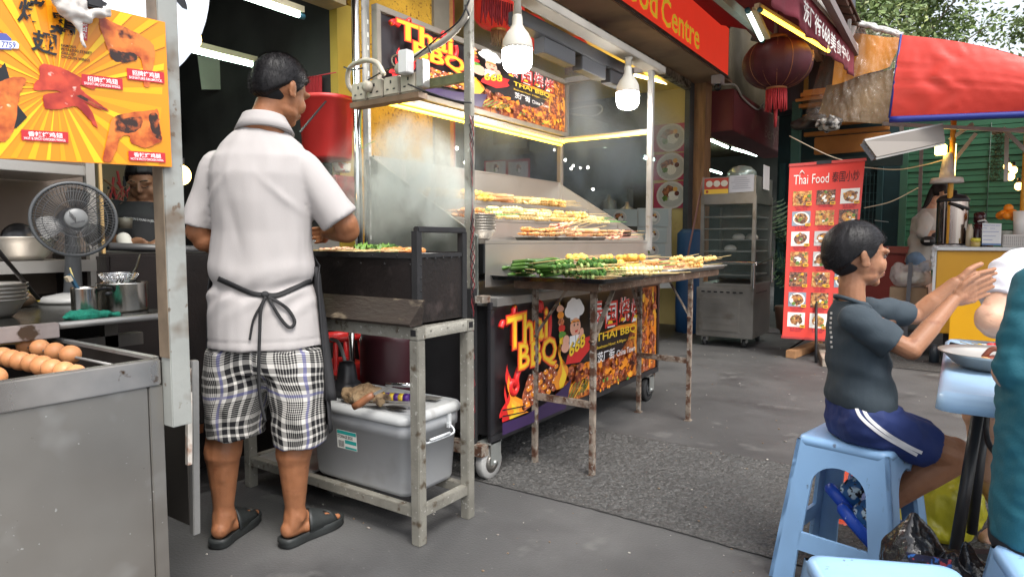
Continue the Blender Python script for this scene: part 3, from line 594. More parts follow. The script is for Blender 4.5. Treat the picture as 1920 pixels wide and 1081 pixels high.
# socket strip on its rusty arm
t = thing('power_strip', 'grimy row of cream mains sockets on a rusty arm', 'power strip', (-2.1, 2.26, 1.7))
MB().box((-2.46, 2.262, 1.752), (-1.78, 2.288, 1.79)).build('arm', mat('rusty_green_arm', (.13, .14, .07), .6, .3, var=.3, vs=14), t)
MB().box((-2.44, 2.2, 1.7), (-2.0, 2.26, 1.724)).build('tray', mat('brown_wood_tray', (.16, .1, .06), .7, var=.3, vs=8), t)
SOC = mat('grimy_cream', (.4, .36, .29), .5, var=.2, vs=10, spots=[((.12, .08, .05), 14, .6, .75)])
for k in range(4):
    x = -2.43+k*.106; s_ = MB().box((x, 2.2, 1.727), (x+.1, 2.248, 1.812)).build('socket', SOC, t, bevel=.006)
    mb = MB()
    for dx, dz, w, h in ((.05, .06, .008, .014), (.03, .028, .013, .006), (.07, .028, .013, .006)): mb.cbox((x+dx, 2.1993, 1.727+dz), (w, .002, h))
    mb.build('pin_slots', BLKV, s_)
for x, z in ((-2.3, 1.78), (-2.09, 1.83)):
    MB().lathe((x, 2.197, z), [(.002, 0), (.024, 0), (.026, -.008), (.024, -.028), (.01, -.032)], 18, axis=(0, 1, 0)).build('plug', SOC, t)
MB().box((-2.075, 2.15, 1.8), (-2.02, 2.197, 1.9)).build('adapter', flat((.6, .6, .6), .4), t, bevel=.004)
MB().box((-2.005, 2.19, 1.74), (-1.965, 2.24, 1.86)).build('switch_box', STEELD, t, bevel=.004)
# cables
def hose_r(pts, r): return [r*(1+.09*(i % 2)) for i in range(len(pts))]
t = thing('cable_hose', 'ribbed grey hose and black cable curving up from the sockets', 'hose', (-2.05, 2.25, 1.9))
p = bez([aY(758, 120, 2.24), aY(790, 100, 2.23), aY(830, 78, 2.22), aY(862, 48, 2.23), aY(880, 15, 2.235), aY(884, -30, 2.24)], 26)
MB().tube(p, hose_r(p, .013), 10).build('hose', mat('ribbed_hose', (.42, .38, .32), .5, var=.2, vs=20), t)
MB().tube(bez([aY(690, 150, 2.19), aY(730, 128, 2.2), aY(770, 112, 2.21), aY(820, 72, 2.21), aY(860, 40, 2.21), aY(880, 0, 2.22)]), .0035, 6).build('cable', BLACK, t)
MB().tube(bez([aY(770, 120, 2.2), aY(742, 125, 2.2), aY(735, 108, 2.2), aY(752, 104, 2.2), aY(775, 128, 2.2)]), .003, 6).build('cable', flat((.2, .16, .1)), t)
MB().tube(bez([aY(765, 158, 2.17), aY(800, 172, 2.18), aY(850, 188, 2.2), aY(885, 193, 2.235)]), .004, 6).build('cable', BLACK, t)
for a in ((800, 90), (872, 20)): MB().tube([aY(a[0], a[1]-10, 2.2), aY(a[0]+8, a[1]+10, 2.2)], .004, 6).build('cable_tie', BLACK, t)
t = thing('conduit', 'grey conduit looping round the shiny upright into the sockets', 'conduit', (-2.5, 2.24, 1.8))
MB().tube(bez([aY(668, 178, 2.26), aY(653, 158, 2.25), aY(656, 128, 2.23), aY(682, 114, 2.2), aY(706, 118, 2.19), aY(720, 140, 2.19)]), .012, 10).build('pipe', SOC, t)
MB().tube(bez([aY(645, 126, 2.22), aY(660, 131, 2.2), aY(680, 128, 2.2)]), .004, 6).build('tie', BLACK, t)
t = thing('cable', 'thin black, white and green cables hanging down the shiny upright', 'cable', (-2.45, 2.25, 1.3))
MB().tube(bez([aY(677, 190, 2.25), aY(672, 240, 2.25), aY(674, 300, 2.25), aY(678, 460, 2.27)]), .004, 6).build('black_cable', BLACK, t)
MB().tube(bez([aY(682, 185, 2.25), aY(677, 220, 2.25), aY(678, 275, 2.25), aY(690, 270, 2.24), aY(704, 264, 2.24)]), .0022, 6).build('green_cable', flat((.25, .4, .08)), t)
MB().tube(bez([aY(688, 300, 2.28), aY(692, 360, 2.28), aY(686, 470, 2.29)]), .01, 6).build('thick_cable', BLACKM, t)
# hanging bulbs
def bulb(x, y, zb, s, label):
    b = thing('light_bulb', label, 'light bulb', (x, y, zb), group='big lit bulbs over the cart')
    pr = [(.002, 0), (.03, .001), (.052, .008), (.066, .026), (.071, .05), (.071, .1)]
    MB().lathe((x, y, zb), [(r*s, z*s) for r, z in pr]).build('globe', LAMP, b)
    pr = [(.073, .1), (.073, .112), (.068, .145), (.052, .178), (.034, .2), (.026, .215), (.024, .25), (.02, .262)]
    MB().lathe((x, y, zb), [(r*s, z*s) for r, z in pr]).build('housing', mat('bulb_plastic', (.5, .48, .42), .5), b)
    zt = zb+.262*s; MB().lathe((x, y, zt), [(.021, 0), (.016, max(.02, 2.17-zt)), (.03, max(.025, 2.185-zt))], 14).build('lamp_holder', flat((.45, .42, .36), .5), b)
bulb(-1.73, 2.58, 1.848, .98, 'large lit white bulb hanging in front of the upper sign'); bulb(-1.73, 3.8, 1.876, .98, 'large lit white bulb hanging at the far end of the cart')
# rolled signs under the beam
t = thing('awning_cassette', 'black stepped awning cassette slung under the white beam', 'awning box', (-1.83, 3.3, 2.1))
MB().box((-1.88, 2.72, 2.115), (-1.8, 4.05, 2.185)).build('cassette', mat('black_box', (.03, .032, .036), .35, spec=.6), t, bevel=.004)
for a, b in ((2.95, 3.28), (3.36, 3.66), (3.72, 4.02)): MB().box((-1.875, a, 2.035), (-1.81, b, 2.115)).build('flap', mat('black_flap', (.04, .042, .047), .4), t, bevel=.003)

# ================================================================ BARBECUE GRILL ON ITS TABLE
GT = thing('steel_table', 'narrow galvanised table with a lower shelf, carrying the black grill', 'table', (-1.95, 1.82, 0))
x0, x1, y0, y1 = -2.52, -1.537, 1.672, 1.948
for x in (x0, x1):
    for y in (y0, y1): MB().box((x-.02, y-.02, 0), (x+.02, y+.02, .728)).build('leg', GALV, GT, bevel=.003)
mb = MB()
for a, b in (((x0-.02, y0-.02, .73), (x1+.02, y0+.02, .772)), ((x0-.02, y1-.02, .73), (x1+.02, y1+.02, .772))): mb.box(a, b)
mb.box((x1-.018, y0+.021, .731), (x1+.019, y1-.021, .771)); mb.box((x0-.02, y0+.021, .731), (x0+.018, y1-.021, .771))
for k in range(9): mb.ell((x1-.1-.11*k, y0-.021, .758), (.005, .002, .005), nu=8, nv=5)
for k in range(3): mb.ell((x1+.02, y0+.05+.09*k, .758), (.002, .005, .005), nu=8, nv=5)
mb.build('top_frame', GALV, GT, bevel=.002)
MB().box((x1-.012, y0-.0205, .742), (x1+.012, y0-.02, .764)).build('tube_end', BLKV, GT); MB().box((x1+.0195, y1-.012, .742), (x1+.0205, y1+.012, .764)).build('tube_end', BLKV, GT)
mb = MB(); mb.box((x0+.02, y0-.016, .098), (x1-.02, y0+.016, .134)); mb.box((x0+.02, y1-.016, .098), (x1-.02, y1+.016, .134)); mb.box((x1-.016, y0+.02, .098), (x1+.016, y1-.02, .134)); mb.box((x0-.016, y0+.02, .098), (x0+.016, y1-.02, .134))
mb.box((-2.0, y0+.016, .1), (-1.97, y1-.016, .13)); mb.build('shelf_rail', GALV, GT, bevel=.002)
MB().box((x0+.02, y0+.018, .122), (-2.15, y1-.018, .13)).build('shelf_board', STEELD, GT)
GR = thing('charcoal_grill', 'long sooty black charcoal grill with an upright handle frame', 'grill', (-1.9, 1.82, .773))
mb = MB(); gx0, gx1, gy0, gy1, gz0, gz1 = -2.42, -1.555, 1.70, 1.955, .774, 1.012
for a, b in (((gx0, gy0, gz0), (gx1, gy0+.006, gz1)), ((gx0, gy1-.006, gz0), (gx1, gy1, gz1)), ((gx1-.006, gy0+.006, gz0), (gx1, gy1-.006, gz1)), ((gx0, gy0+.006, gz0), (gx0+.006, gy1-.006, gz1)), ((gx0, gy0, gz0-.0), (gx1, gy1, gz0+.006))): mb.box(a, b)
mb.build('firebox', CHAR, GR)
mb = MB(); mb.box((gx0, gy0-.008, gz1-.005), (gx1-.012, gy0+.012, gz1+.016)); mb.box((gx0, gy1-.012, gz1-.005), (gx1-.012, gy1+.008, gz1+.016)); mb.box((gx1-.02, gy0-.012, gz0+.002), (gx1+.006, gy0+.014, gz1+.09)); mb.box((gx1-.02, gy1-.014, gz0+.002), (gx1+.006, gy1+.012, gz1+.09)); mb.box((gx1-.014, gy0+.015, gz1-.002), (gx1+.004, gy1-.015, gz1+.012))
for k in range(14): mb.ell((gx0+.03+.062*k, gy0-.009, gz1+.004-.03*(k % 2)), (.004, .002, .004), nu=8, nv=5)
for k in range(5): mb.ell((gx1+.0065, gy0+.008, gz0+.03+.045*k), (.002, .004, .004), nu=8, nv=5); mb.ell((gx1+.0065, gy0+.04+.045*k, gz1-.006), (.002, .004, .004), nu=8, nv=5)
mb.build('angle_trim', BLACKM, GR, bevel=.0015)
MB().box((gx1-.018, gy0-.006, gz1+.085), (gx1+.008, gy1+.008, gz1+.106)).build('handle', BLACK, GR, bevel=.004)
mb = MB()
for k in range(46): x = gx0+.012+.0186*k; mb.tube([(x, gy0+.01, gz1+.006), (x, gy1-.01, gz1+.006)], .0014, 5)
for k in range(9): y = gy0+.025+.027*k; mb.tube([(gx0+.01, y, gz1+.008), (gx1-.02, y, gz1+.008)], .0012, 5)
mb.build('wire_rack', STEELD, GR)
mb = MB()
for k in range(150): mb.ell((rnd(gx0+.02, gx1-.03), rnd(gy0+.02, gy1-.02), gz1-.05+rnd(-.01, .01)), (rnd(.012, .024),)*3, nu=6, nv=4)
mb.build('charcoal', mat('charcoal', (.02, .02, .02), .9, col2=(.12, .11, .1), vs=30, em=(1, .15, .02), ems=.25), GR)
mb = MB(); pf = [(gy0-.012, .78), (gy0-.014, .862), (gy0-.022, .866), (gy0-.075, .785), (gy0-.07, .776)]
xs = (-2.4, -1.53)
mb.add([(xs[0], y, z) for y, z in pf]+[(xs[1]+(.02 if i in (1, 2) else 0), y, z) for i, (y, z) in enumerate(pf)], [(0, 1, 2, 3, 4), (9, 8, 7, 6, 5)]+[(i, (i+1) % 5, 5+(i+1) % 5, 5+i) for i in range(5)])
mb.build('ash_guard', mat('greasy_ash_guard', (.034, .025, .02), .5, var=.4, vs=5, spots=[((.25, .2, .14), 18, .62, .72), ((.02, .016, .014), 5, .5, .75)], bump=.4, bs=50, stretch=(.5, 1, 1.5)), GR)

# grey storage box
BX = thing('storage_box', 'large grey plastic storage box with a wire handle and teal sticker', 'storage box', (-1.85, 1.83, .136))
GREYP = mat('grey_plastic', (.36, .37, .38), .42, var=.06, vs=3, spots=[((.22, .21, .2), 5, .6, .85)], bump=.04, bs=40)
def rrect(x0, x1, y0, y1, r, z, n=6):
    pts = []
    for cx, cy, a0 in ((x1-r, y1-r, 0), (x0+r, y1-r, pi/2), (x0+r, y0+r, pi), (x1-r, y0+r, 3*pi/2)):
        for k in range(n+1): a = a0+pi/2*k/n; pts.append((cx+r*cos(a), cy+r*sin(a), z))
    return pts
def stack(mb, rings):
    n = len(rings[0]); k = len(mb.v); mb.sm_(True)
    mb.add([p for r in rings for p in r], [(i*n+j, i*n+(j+1) % n, (i+1)*n+(j+1) % n, (i+1)*n+j) for i in range(len(rings)-1) for j in range(n)]+[tuple(range(n))[::-1], tuple((len(rings)-1)*n+j for j in range(n))]); mb.sm_(False)
bx = (-2.13, -1.598, 1.672, 1.985)
def br(d, r, z): return rrect(bx[0]+d, bx[1]-d, bx[2]+d, bx[3]-d, r, z)
mb = MB(); stack(mb, [br(.028, .03, .137), br(.022, .035, .142), br(.018, .035, .152), br(.016, .035, .156), br(.004, .04, .36), br(-.002, .042, .362), br(-.004, .044, .415)]); mb.build('tub', GREYP, BX)
mb = MB(); stack(mb, [br(-.012, .05, .412), br(-.016, .052, .416), br(-.016, .052, .432), br(-.008, .05, .444), br(.004, .045, .448), br(.01, .04, .448), br(.018, .035, .441), br(.022, .03, .441)]); mb.build('lid', mat('grey_lid', (.42, .43, .43), .4, var=.08, vs=4, spots=[((.25, .24, .22), 9, .62, .8)]), BX)
mb = MB(); xh = bx[1]+.004
for y in (1.735, 1.9): mb.box((xh-.004, y-.008, .372), (xh+.012, y+.008, .412)); mb.box((xh+.004, y-.012, .36), (xh+.016, y+.002, .378))
mb.tube(bez([(xh+.01, 1.735, .372), (xh+.03, 1.735, .352), (xh+.032, 1.75, .34), (xh+.032, 1.88, .34), (xh+.03, 1.9, .352), (xh+.01, 1.9, .372)]), .004, 8); mb.tube([(xh+.034, 1.76, .348), (xh+.034, 1.87, .348)], .006, 8)
mb.build('wire_handle', flat((.5, .52, .53), .35), BX)
def on_tub(x, z): return V((x, bx[2]+.016-.012*(z-.156)/.204-.0012, z))
sx0, sx1, sz0, sz1 = -1.965, -1.855, .272, .345
mb = MB(); mb.mat(0).poly([on_tub(sx0, sz0), on_tub(sx1, sz0), on_tub(sx1, sz1), on_tub(sx0, sz1)])
def rec(a, b, c, d, mi, l=.0004): mb.mat(mi).poly([on_tub(sx0+(sx1-sx0)*u, sz0+(sz1-sz0)*v)+V((0, -l, 0)) for u, v in ((a, b), (c, b), (c, d), (a, d))])
rec(.02, .78, .98, .97, 1); rec(.4, .3, .98, .5, 1); rec(.4, .03, .98, .14, 1); 
for k in range(12): rec(.06+.025*k, .06, .06+.025*k+(.016 if k % 3 else .008), .42, 2)
q = [on_tub(sx0+.004, sz0+.041)+V((0, -.0007, 0)), on_tub(sx1-.02, sz0+.041)+V((0, -.0007, 0)), on_tub(sx1-.02, sz0+.054)+V((0, -.0007, 0)), on_tub(sx0+.004, sz0+.054)+V((0, -.0007, 0))]; text(mb, 'STORAGE BOX', q, (0, 0, 0), 2, .02)
mb.build('sticker', [flat((.75, .75, .7)), flat((.02, .33, .3)), BLKV], BX, recalc=False)
ORD = ['first', 'second', 'third', 'fourth', 'fifth', 'sixth', 'seventh', 'eighth', 'ninth']
# ================================================================ FOLDING TABLE AND FOOD
FT = thing('folding_table', 'rusty folding metal table in front of the barbecue cart', 'table', (-1.48, 3.2, 0))
legs = [(-1.651, 2.616), (-1.34, 2.61), (-1.622, 3.781), (-1.299, 3.765)]
for x, y in legs:
    MB().box((x-.0125, y-.0125, .004), (x+.0125, y+.0125, .866)).build('leg', RUSTY, FT, bevel=.002); 
    MB().box((x-.02, y-.02, 0), (x+.02, y+.02, .006)).build('foot', RUSTY, FT)
for a, b, z in ((0, 1, .33), (2, 3, .36)):
    MB().bar((legs[a][0]+.014, legs[a][1], z), (legs[b][0]-.014, legs[b][1], z), .02, .032).build('leg_rail', RUSTY, FT, bevel=.002)
for (x, y), dx, dy in ((legs[0], .18, 0), (legs[1], 0, .22), (legs[2], 0, -.16), (legs[3], -.15, 0)):
    m_ = MB(); m_.bar((x, y, .62), (x+dx, y+dy, .86), .022, .006); m_.cyl((x-.012, y-.018, .62), (x+.012, y-.018, .62), .006, n=8); m_.build('brace', RUSTY, FT)
mb = MB(); mb.box((-1.68, 2.5, .866), (-1.27, 4.17, .89)); mb.box((-1.69, 2.49, .852), (-1.26, 2.51, .892)); mb.box((-1.69, 4.16, .852), (-1.26, 4.18, .892)); mb.box((-1.275, 2.512, .85), (-1.255, 4.158, .892)); mb.box((-1.695, 2.512, .85), (-1.682, 4.158, .892))
mb.build('table_top', mat('burnt_rusty_top', (.14, .085, .055), .75, var=.4, vs=14, spots=[((.3, .26, .2), 30, .62, .7)], bump=.6, bs=90), FT, bevel=.004)
def tray(x0, x1, y0, y1, z, m, label, lip=.018, grp=None):
    t = thing('tray', label, 'tray', ((x0+x1)/2, (y0+y1)/2, z), group=grp)
    mb = MB(); stack(mb, [rrect(x0+.02, x1-.02, y0+.02, y1-.02, .02, z), rrect(x0+.008, x1-.008, y0+.008, y1-.008, .025, z+lip), rrect(x0, x1, y0, y1, .03, z+lip), rrect(x0, x1, y0, y1, .03, z+lip+.003), rrect(x0+.01, x1-.01, y0+.01, y1-.01, .025, z+lip+.002), rrect(x0+.022, x1-.022, y0+.022, y1-.022, .02, z+.003)])
    mb.build('pan', m, t); return t
BLKT = mat('black_tray', (.02, .022, .024), .22, .3, var=.3, vs=10)
tray(-1.86, -1.17, 2.38, 2.84, .893, BLKT, 'black tray holding okra and broccoli at the near end of the folding table')
tray(-1.72, -1.22, 2.86, 3.5, .893, STEELD, 'steel tray of fried bean curd skewers in the middle of the folding table')
tray(-1.7, -1.22, 3.52, 4.24, .893, STEELD, 'steel tray of sausage skewers at the far end of the folding table')
for k, (y, lab) in enumerate(((2.93, 'small steel tray on the lowest shelf nearest the bowls'), (3.13, 'second small steel tray from the bowls on the lowest shelf'), (3.33, 'third small steel tray from the bowls on the lowest shelf'), (3.53, 'small steel tray farthest from the bowls on the lowest shelf'))):
    tray(-1.95, -1.755, y-.09, y+.09, 1.071, STEEL, lab, .016)
# nested bowls
def bowl_mesh(t, c, r, h, m=STEEL, name='bowl', n=32):
    x, y, z = c; MB().lathe(c, [(.002, 0), (r*.55, 0), (r*.72, h*.25), (r*.88, h*.7), (r, h*.95), (r*1.04, h), (r*1.04, h*1.03), (r*.98, h), (r*.86, h*.7), (r*.7, h*.3), (r*.5, h*.06), (.002, h*.05)], n, cap=False).build(name, m, t)
BG = 'steel bowls nested on the lowest shelf of the cart'
for k in range(7):
    t = thing('bowl', ('lowest steel bowl' if k == 0 else 'topmost steel bowl' if k == 6 else ORD[k]+' steel bowl from the bottom')+' in the stack beside the cart post', 'bowl', (-1.86, 2.46, 1.071+.0125*k), group=BG); bowl_mesh(t, (-1.86, 2.46, 1.071+.0125*k), .074, .045)
# ---- skewers
FISH = mat('fish_ball', (.78, .5, .16), .45, var=.2, vs=20, spots=[((.6, .2, .03), 24, .55, .72)], sss=.05)
TOFU = mat('fried_tofu', (.78, .46, .08), .5, var=.3, vs=16, spots=[((.45, .17, .02), 26, .55, .7)], bump=.5, bs=60)
SAUS = mat('sausage', (.72, .33, .14), .35, var=.2, vs=14, spots=[((.75, .45, .3), 20, .55, .7)])
SATE = mat('satay_meat', (.58, .22, .05), .4, var=.4, vs=30, spots=[((.62, .32, .12), 40, .55, .68), ((.12, .03, .01), 30, .6, .72)], bump=.6, bs=60)
WHT = mat('pale_fish_cake', (.85, .66, .3), .45, var=.15, vs=24)
PINK = mat('pink_squid', (.72, .4, .24), .35, var=.3, vs=22, spots=[((.4, .12, .1), 30, .55, .7)])
OKRA = mat('okra', (.05, .12, .016), .4, var=.3, vs=14, stretch=(1, 4, 4)); OKRA2 = mat('okra_cut', (.4, .5, .12), .5, var=.2, vs=30)
BROC = mat('broccoli', (.05, .15, .02), .8, var=.5, vs=60, spots=[((.17, .27, .05), 40, .55, .7)], bump=1, bs=140); BROCS = mat('broccoli_stalk', (.38, .48, .16), .5, var=.2, vs=20)
DKC = mat('burnt_eggplant', (.05, .02, .01), .35, var=.4, vs=20)
GST = mat('green_stick', (.14, .4, .1), .55, var=.2, vs=30); RST = mat('red_tip_stick', (.6, .22, .16), .55, var=.3, vs=30)
def blob(mb, c, r, s=0): mb.ell(c, r, nu=9, nv=6, fn=lambda p: p*(1+.22*noise.noise(p*60+V((s, s*2, 0)))))
_k = [0]
def skewer(kind, stick=SKEWW):
    _k[0] += 1; s = _k[0]; mb = MB(); L = rnd(.23, .27); mb.mat(1).tube([(-.008, 0, 0), (L, 0, 0)], .0014, 5).mat(0)
    if kind == 'ball':
        for k in range(4): blob(mb, (.012+.026*k, 0, 0), (.0135,)*3, s+k)
        m = FISH; nm = 'fish_ball_skewer'
    elif kind == 'tofu':
        for k in range(3): blob(mb, (.016+.036*k, 0, .002), (.022, .017, .014), s+k)
        m = TOFU; nm = 'bean_curd_skewer'
    elif kind == 'sausage':
        mb.cap((0, 0, 0), (.1, 0, 0), .011, .011, 10)
        m = SAUS; nm = 'sausage_skewer'
    elif kind == 'sate':
        for k in range(4): blob(mb, (.012+.024*k, rnd(-.003, .003), 0), (.018, .012, .006), s+k*3)
        m = SATE; nm = 'meat_skewer'
    elif kind == 'cake':
        for k in range(5): blob(mb, (.01+.02*k, 0, 0), (.012, .014, .008), s+k)
        m = WHT; nm = 'fish_cake_skewer'
    elif kind == 'squid':
        for k in range(6): blob(mb, (.01+.017*k, rnd(-.007, .007), rnd(0, .004)), (.014, .008, .007), s+k)
        m = PINK; nm = 'squid_skewer'
    elif kind == 'okra':
        for k in range(3):
            y = -.016+.016*k; mb.mat(0).tube([(-.045, y, 0), (-.03, y, 0), (.03, y, 0), (.055, y, 0)], [.009, .0095, .007, .003], 5)
        m = OKRA; nm = 'okra_skewer'
        mb.mat(1)
    elif kind == 'broc':
        for k in range(3):
            c = V((.016+.03*k, rnd(-.004, .004), .004)); mb.mat(2).tube([c-V((0, 0, .012)), c+V((0, 0, .004))], [.006, .009], 6); mb.mat(0)
            for q in range(7): a = q*.9; blob(mb, c+V((cos(a)*.01, sin(a)*.01, .01+.003*(q % 2))), (.0085,)*3, s+q)
        m = BROC; nm = 'broccoli_skewer'
    elif kind == 'burnt':
        mb.cap((0, 0, 0), (.075, 0, 0), .012, .009, 9); m = DKC; nm = 'eggplant_skewer'
    o = mb.build(nm, [m, stick, BROCS]); return o
PROT = {}
def lay(kind, n, box, label, group, ang=(1.0, 1.95), stick=SKEWW, layers=2, dz=.02, tilt=.04, cat=None):
    x0, x1, y0, y1, z = box; pr = [skewer(kind, stick) for _ in range(min(4, n))]
    for i in range(n):
        o = pr[i] if i < len(pr) else pr[i % len(pr)].copy()
        if i >= len(pr): C.objects.link(o)
        u = ((i//layers)+.5)/math.ceil(n/layers)
        o.location = (rnd(x0, x1), y0+(y1-y0)*u+rnd(-.012, .012), z+.011+dz*(i % layers)+rnd(0, .004)); o.rotation_euler = (rnd(-3, 3), -rnd(0, tilt), rnd(*ang))
        o.scale = (1.0, 1.12, 1.12) if kind not in ('okra', 'broc') else (1.0, 1.25, 1.25)
        tag(o, label, cat or 'skewer', group)
s1, s2, s3 = 1.291, 1.182, 1.072
lay('tofu', 16, (-2.27, -2.2, 2.4, 2.95, s1), 'golden fried skewer heaped at the near end of the top shelf', 'golden fried skewers at the near end of the top shelf', layers=2)
lay('sausage', 8, (-2.28, -2.21, 2.93, 3.2, s1), 'orange sausage skewer in the middle of the top shelf', 'orange sausage skewers in the middle of the top shelf')
lay('cake', 14, (-2.28, -2.21, 3.15, 3.6, s1), 'pale fish cake skewer in the middle of the top shelf', 'pale fish cake skewers on the top shelf')
lay('ball', 16, (-2.28, -2.21, 3.55, 3.9, s1), 'fish ball skewer at the far end of the top shelf', 'fish ball skewers at the far end of the top shelf')
lay('sate', 8, (-2.05, -1.98, 2.42, 2.6, s2), 'green sticked meat skewer at the near end of the middle shelf', 'green sticked skewers at the near end of the middle shelf', stick=GST, ang=(.3, 2.2))
lay('cake', 20, (-2.05, -1.97, 2.66, 3.2, s2), 'pale yellow dumpling skewer near the bowl end of the middle shelf', 'pale yellow dumpling skewers on the middle shelf', layers=3)
lay('ball', 22, (-2.05, -1.98, 3.15, 3.7, s2), 'yellow fish ball skewer in the middle of the middle shelf', 'yellow fish ball skewers on the middle shelf', stick=SKEWW, layers=3)
lay('cake', 14, (-2.05, -1.98, 3.6, 3.95, s2), 'pale skewer with a green stick at the far end of the middle shelf', 'green sticked pale skewers on the middle shelf', stick=GST)
lay('sate', 12, (-1.83, -1.8, 2.7, 3.02, s3+.018), 'dark red meat skewer in the small tray beside the bowls', 'dark red meat skewers in the small trays', ang=(1.0, 1.7))
lay('squid', 10, (-1.84, -1.8, 3.0, 3.2, s3+.02), 'curly squid skewer piled high on the lowest shelf', 'curly squid skewers on the lowest shelf', tilt=.35, ang=(.6, 1.6), layers=3)
lay('sausage', 8, (-1.84, -1.8, 3.22, 3.42, s3+.018), 'thin sausage skewer in the third small tray', 'thin sausage skewers in the third small tray')
lay('sate', 10, (-1.84, -1.79, 3.4, 3.62, s3+.02), 'orange meat skewer in the far small tray', 'orange meat skewers in the far small tray')
lay('squid', 12, (-1.84, -1.79, 3.6, 3.85, s3), 'pink skewer at the far end of the lowest shelf', 'pink skewers at the far end of the lowest shelf', layers=3, stick=RST)
lay('burnt', 3, (-1.84, -1.8, 3.9, 4.0, s3+.02), 'dark eggplant skewer at the far corner of the lowest shelf', 'dark eggplant skewers at the far corner', ang=(1.2, 1.5))
tz = .9
lay('okra', 13, (-1.78, -1.52, 2.46, 2.68, tz), 'green okra skewer at the near end of the black tray', 'okra skewers in the black tray', ang=(-1.2, 1.5), layers=3, dz=.024, tilt=.15)
lay('broc', 14, (-1.5, -1.25, 2.45, 2.72, tz), 'green broccoli skewer in the black tray', 'broccoli skewers in the black tray', ang=(-1.0, 1.2), layers=3, dz=.022, tilt=.1)
lay('tofu', 20, (-1.66, -1.34, 2.82, 3.1, tz+.004), 'yellow fried bean curd skewer on the folding table', 'bean curd skewers on the folding table', ang=(.5, 1.6), layers=4, dz=.022)
lay('cake', 8, (-1.34, -1.24, 2.8, 2.95, tz), 'white dumpling skewer at the table edge beside the broccoli', 'white dumpling skewers beside the broccoli', ang=(.2, 1.2))
lay('sate', 14, (-1.62, -1.3, 3.1, 3.4, tz), 'brown glazed skewer in the middle of the folding table', 'brown glazed skewers on the folding table', stick=GST, ang=(1, 1.8), layers=3)
lay('sausage', 14, (-1.6, -1.3, 3.42, 3.75, tz), 'pink sausage skewer on the folding table', 'pink sausage skewers on the folding table', stick=RST, ang=(1.0, 1.7), layers=3, dz=.016)
lay('ball', 12, (-1.5, -1.26, 3.7, 4.0, tz), 'peach fish ball skewer at the far end of the folding table', 'peach fish ball skewers at the table end', ang=(1.0, 1.6), layers=3, tilt=.12)
for kind, n, bx_, lab in (('squid', 5, (-2.18, -1.98, 1.75, 1.78), 'pale squid skewer grilling nearest the cook'), ('okra', 6, (-2.0, -1.82, 1.75, 1.78), 'green vegetable skewer grilling in the middle of the rack'), ('sate', 6, (-1.82, -1.68, 1.76, 1.8), 'dark meat skewer grilling beside the handle frame')):
    pr = skewer(kind)
    for i in range(n):
        o = pr if i == 0 else pr.copy()
        if i: C.objects.link(o)
        o.location = (bx_[0]+(bx_[1]-bx_[0])*(i+.5)/n, 1.88+rnd(-.01, .01), gz1+.017+rnd(0, .008)); o.rotation_euler = (rnd(-1, 1), 0, -pi/2+rnd(-.35, .35)); tag(o, lab, 'skewer', lab.replace(' skewer', ' skewers'))
# leafy greens on the vegetable skewers (curled leaf)
for k, (x, y) in enumerate(((-1.95, 1.8), (-1.86, 1.83), (-1.9, 1.78))):
    mb = MB().sm_(); vs, fs = cloth_grid([(x-.026, y-.014, gz1+.022), (x+.026, y-.014, gz1+.022), (x+.02, y+.02, gz1+.034), (x-.02, y+.02, gz1+.034)], 10, 8, lambda u, v: (0, 0, .02*noise.noise(V((u*5, v*5, k*3)))+.012*sin(u*9))); mb.add(vs, fs)
    tag(mb.build('lettuce_leaf', mat('lettuce', (.12, .24, .03), .5, var=.3, vs=30), recalc=False), 'crinkled green leaf lying over the grilling skewers', 'leaf', 'green leaves on the grill')

# ---- tools lying on the storage box
t = thing('work_glove', 'burnt brown cloth glove lying on the grey box lid', 'glove', (-1.9, 1.72, .448))
mb = MB(); mb.ell((-1.86, 1.74, .485), (.075, .05, .035)); mb.ell((-1.93, 1.73, .47), (.05, .035, .03)); mb.cap((-1.83, 1.72, .49), (-1.76, 1.71, .47), .02, .014); mb.cap((-1.84, 1.75, .49), (-1.77, 1.75, .475), .018, .013); mb.cap((-1.9, 1.7, .48), (-1.85, 1.68, .465), .016, .012)
organic(mb, 'cloth', mat('burnt_cloth', (.2, .12, .06), .95, col2=(.42, .3, .17), vs=22, spots=[((.05, .03, .02), 12, .55, .75)], bump=.8, bs=90), t, voxel=.005, smooth=2, disp=lambda p, n_: n_*(.012*noise.noise(p*30)+.005*noise.noise(p*70)))
t = thing('knife', 'old knife with a brown wooden handle jutting over the box edge', 'knife', (-1.85, 1.66, .45))
mb = MB(); mb.tube([aY(663, 762, 1.6), aY(675, 756, 1.61), aY(690, 745, 1.625), aY(700, 739, 1.635)], [.013, .015, .014, .012], 10); mb.build('handle', mat('worn_handle', (.2, .08, .035), .5, var=.3, vs=12), t)
MB().bar(aY(700, 739, 1.635), aY(735, 722, 1.72), .02, .003).build('blade', STEELD, t)
t = thing('meat_cleaver', 'flat grey scraper blade lying at the back of the box lid', 'scraper', (-1.72, 1.9, .45))
MB().bar((-1.83, 1.9, .452), (-1.66, 1.93, .453), .05, .002).build('blade', STEEL, t)
t = thing('tongs', 'steel tongs with open ends lying along the box lid', 'tongs', (-1.75, 1.68, .45))
mb = MB(); mb.bar((-1.83, 1.668, .462), (-1.64, 1.79, .462), .012, .008); mb.bar((-1.84, 1.678, .474), (-1.65, 1.8, .468), .012, .002); mb.build('arm', STEEL, t)
t = thing('dark_spatula', 'black scorched spatula head beside the tongs', 'spatula', (-1.72, 1.72, .45))
mb = MB(); mb.ell((-1.7, 1.73, .455), (.05, .02, .006)); mb.build('head', CHAR, t)
t = thing('cleaning_bottle', 'purple and yellow wrapped tube lying on the box lid', 'tube', (-1.78, 1.75, .47))
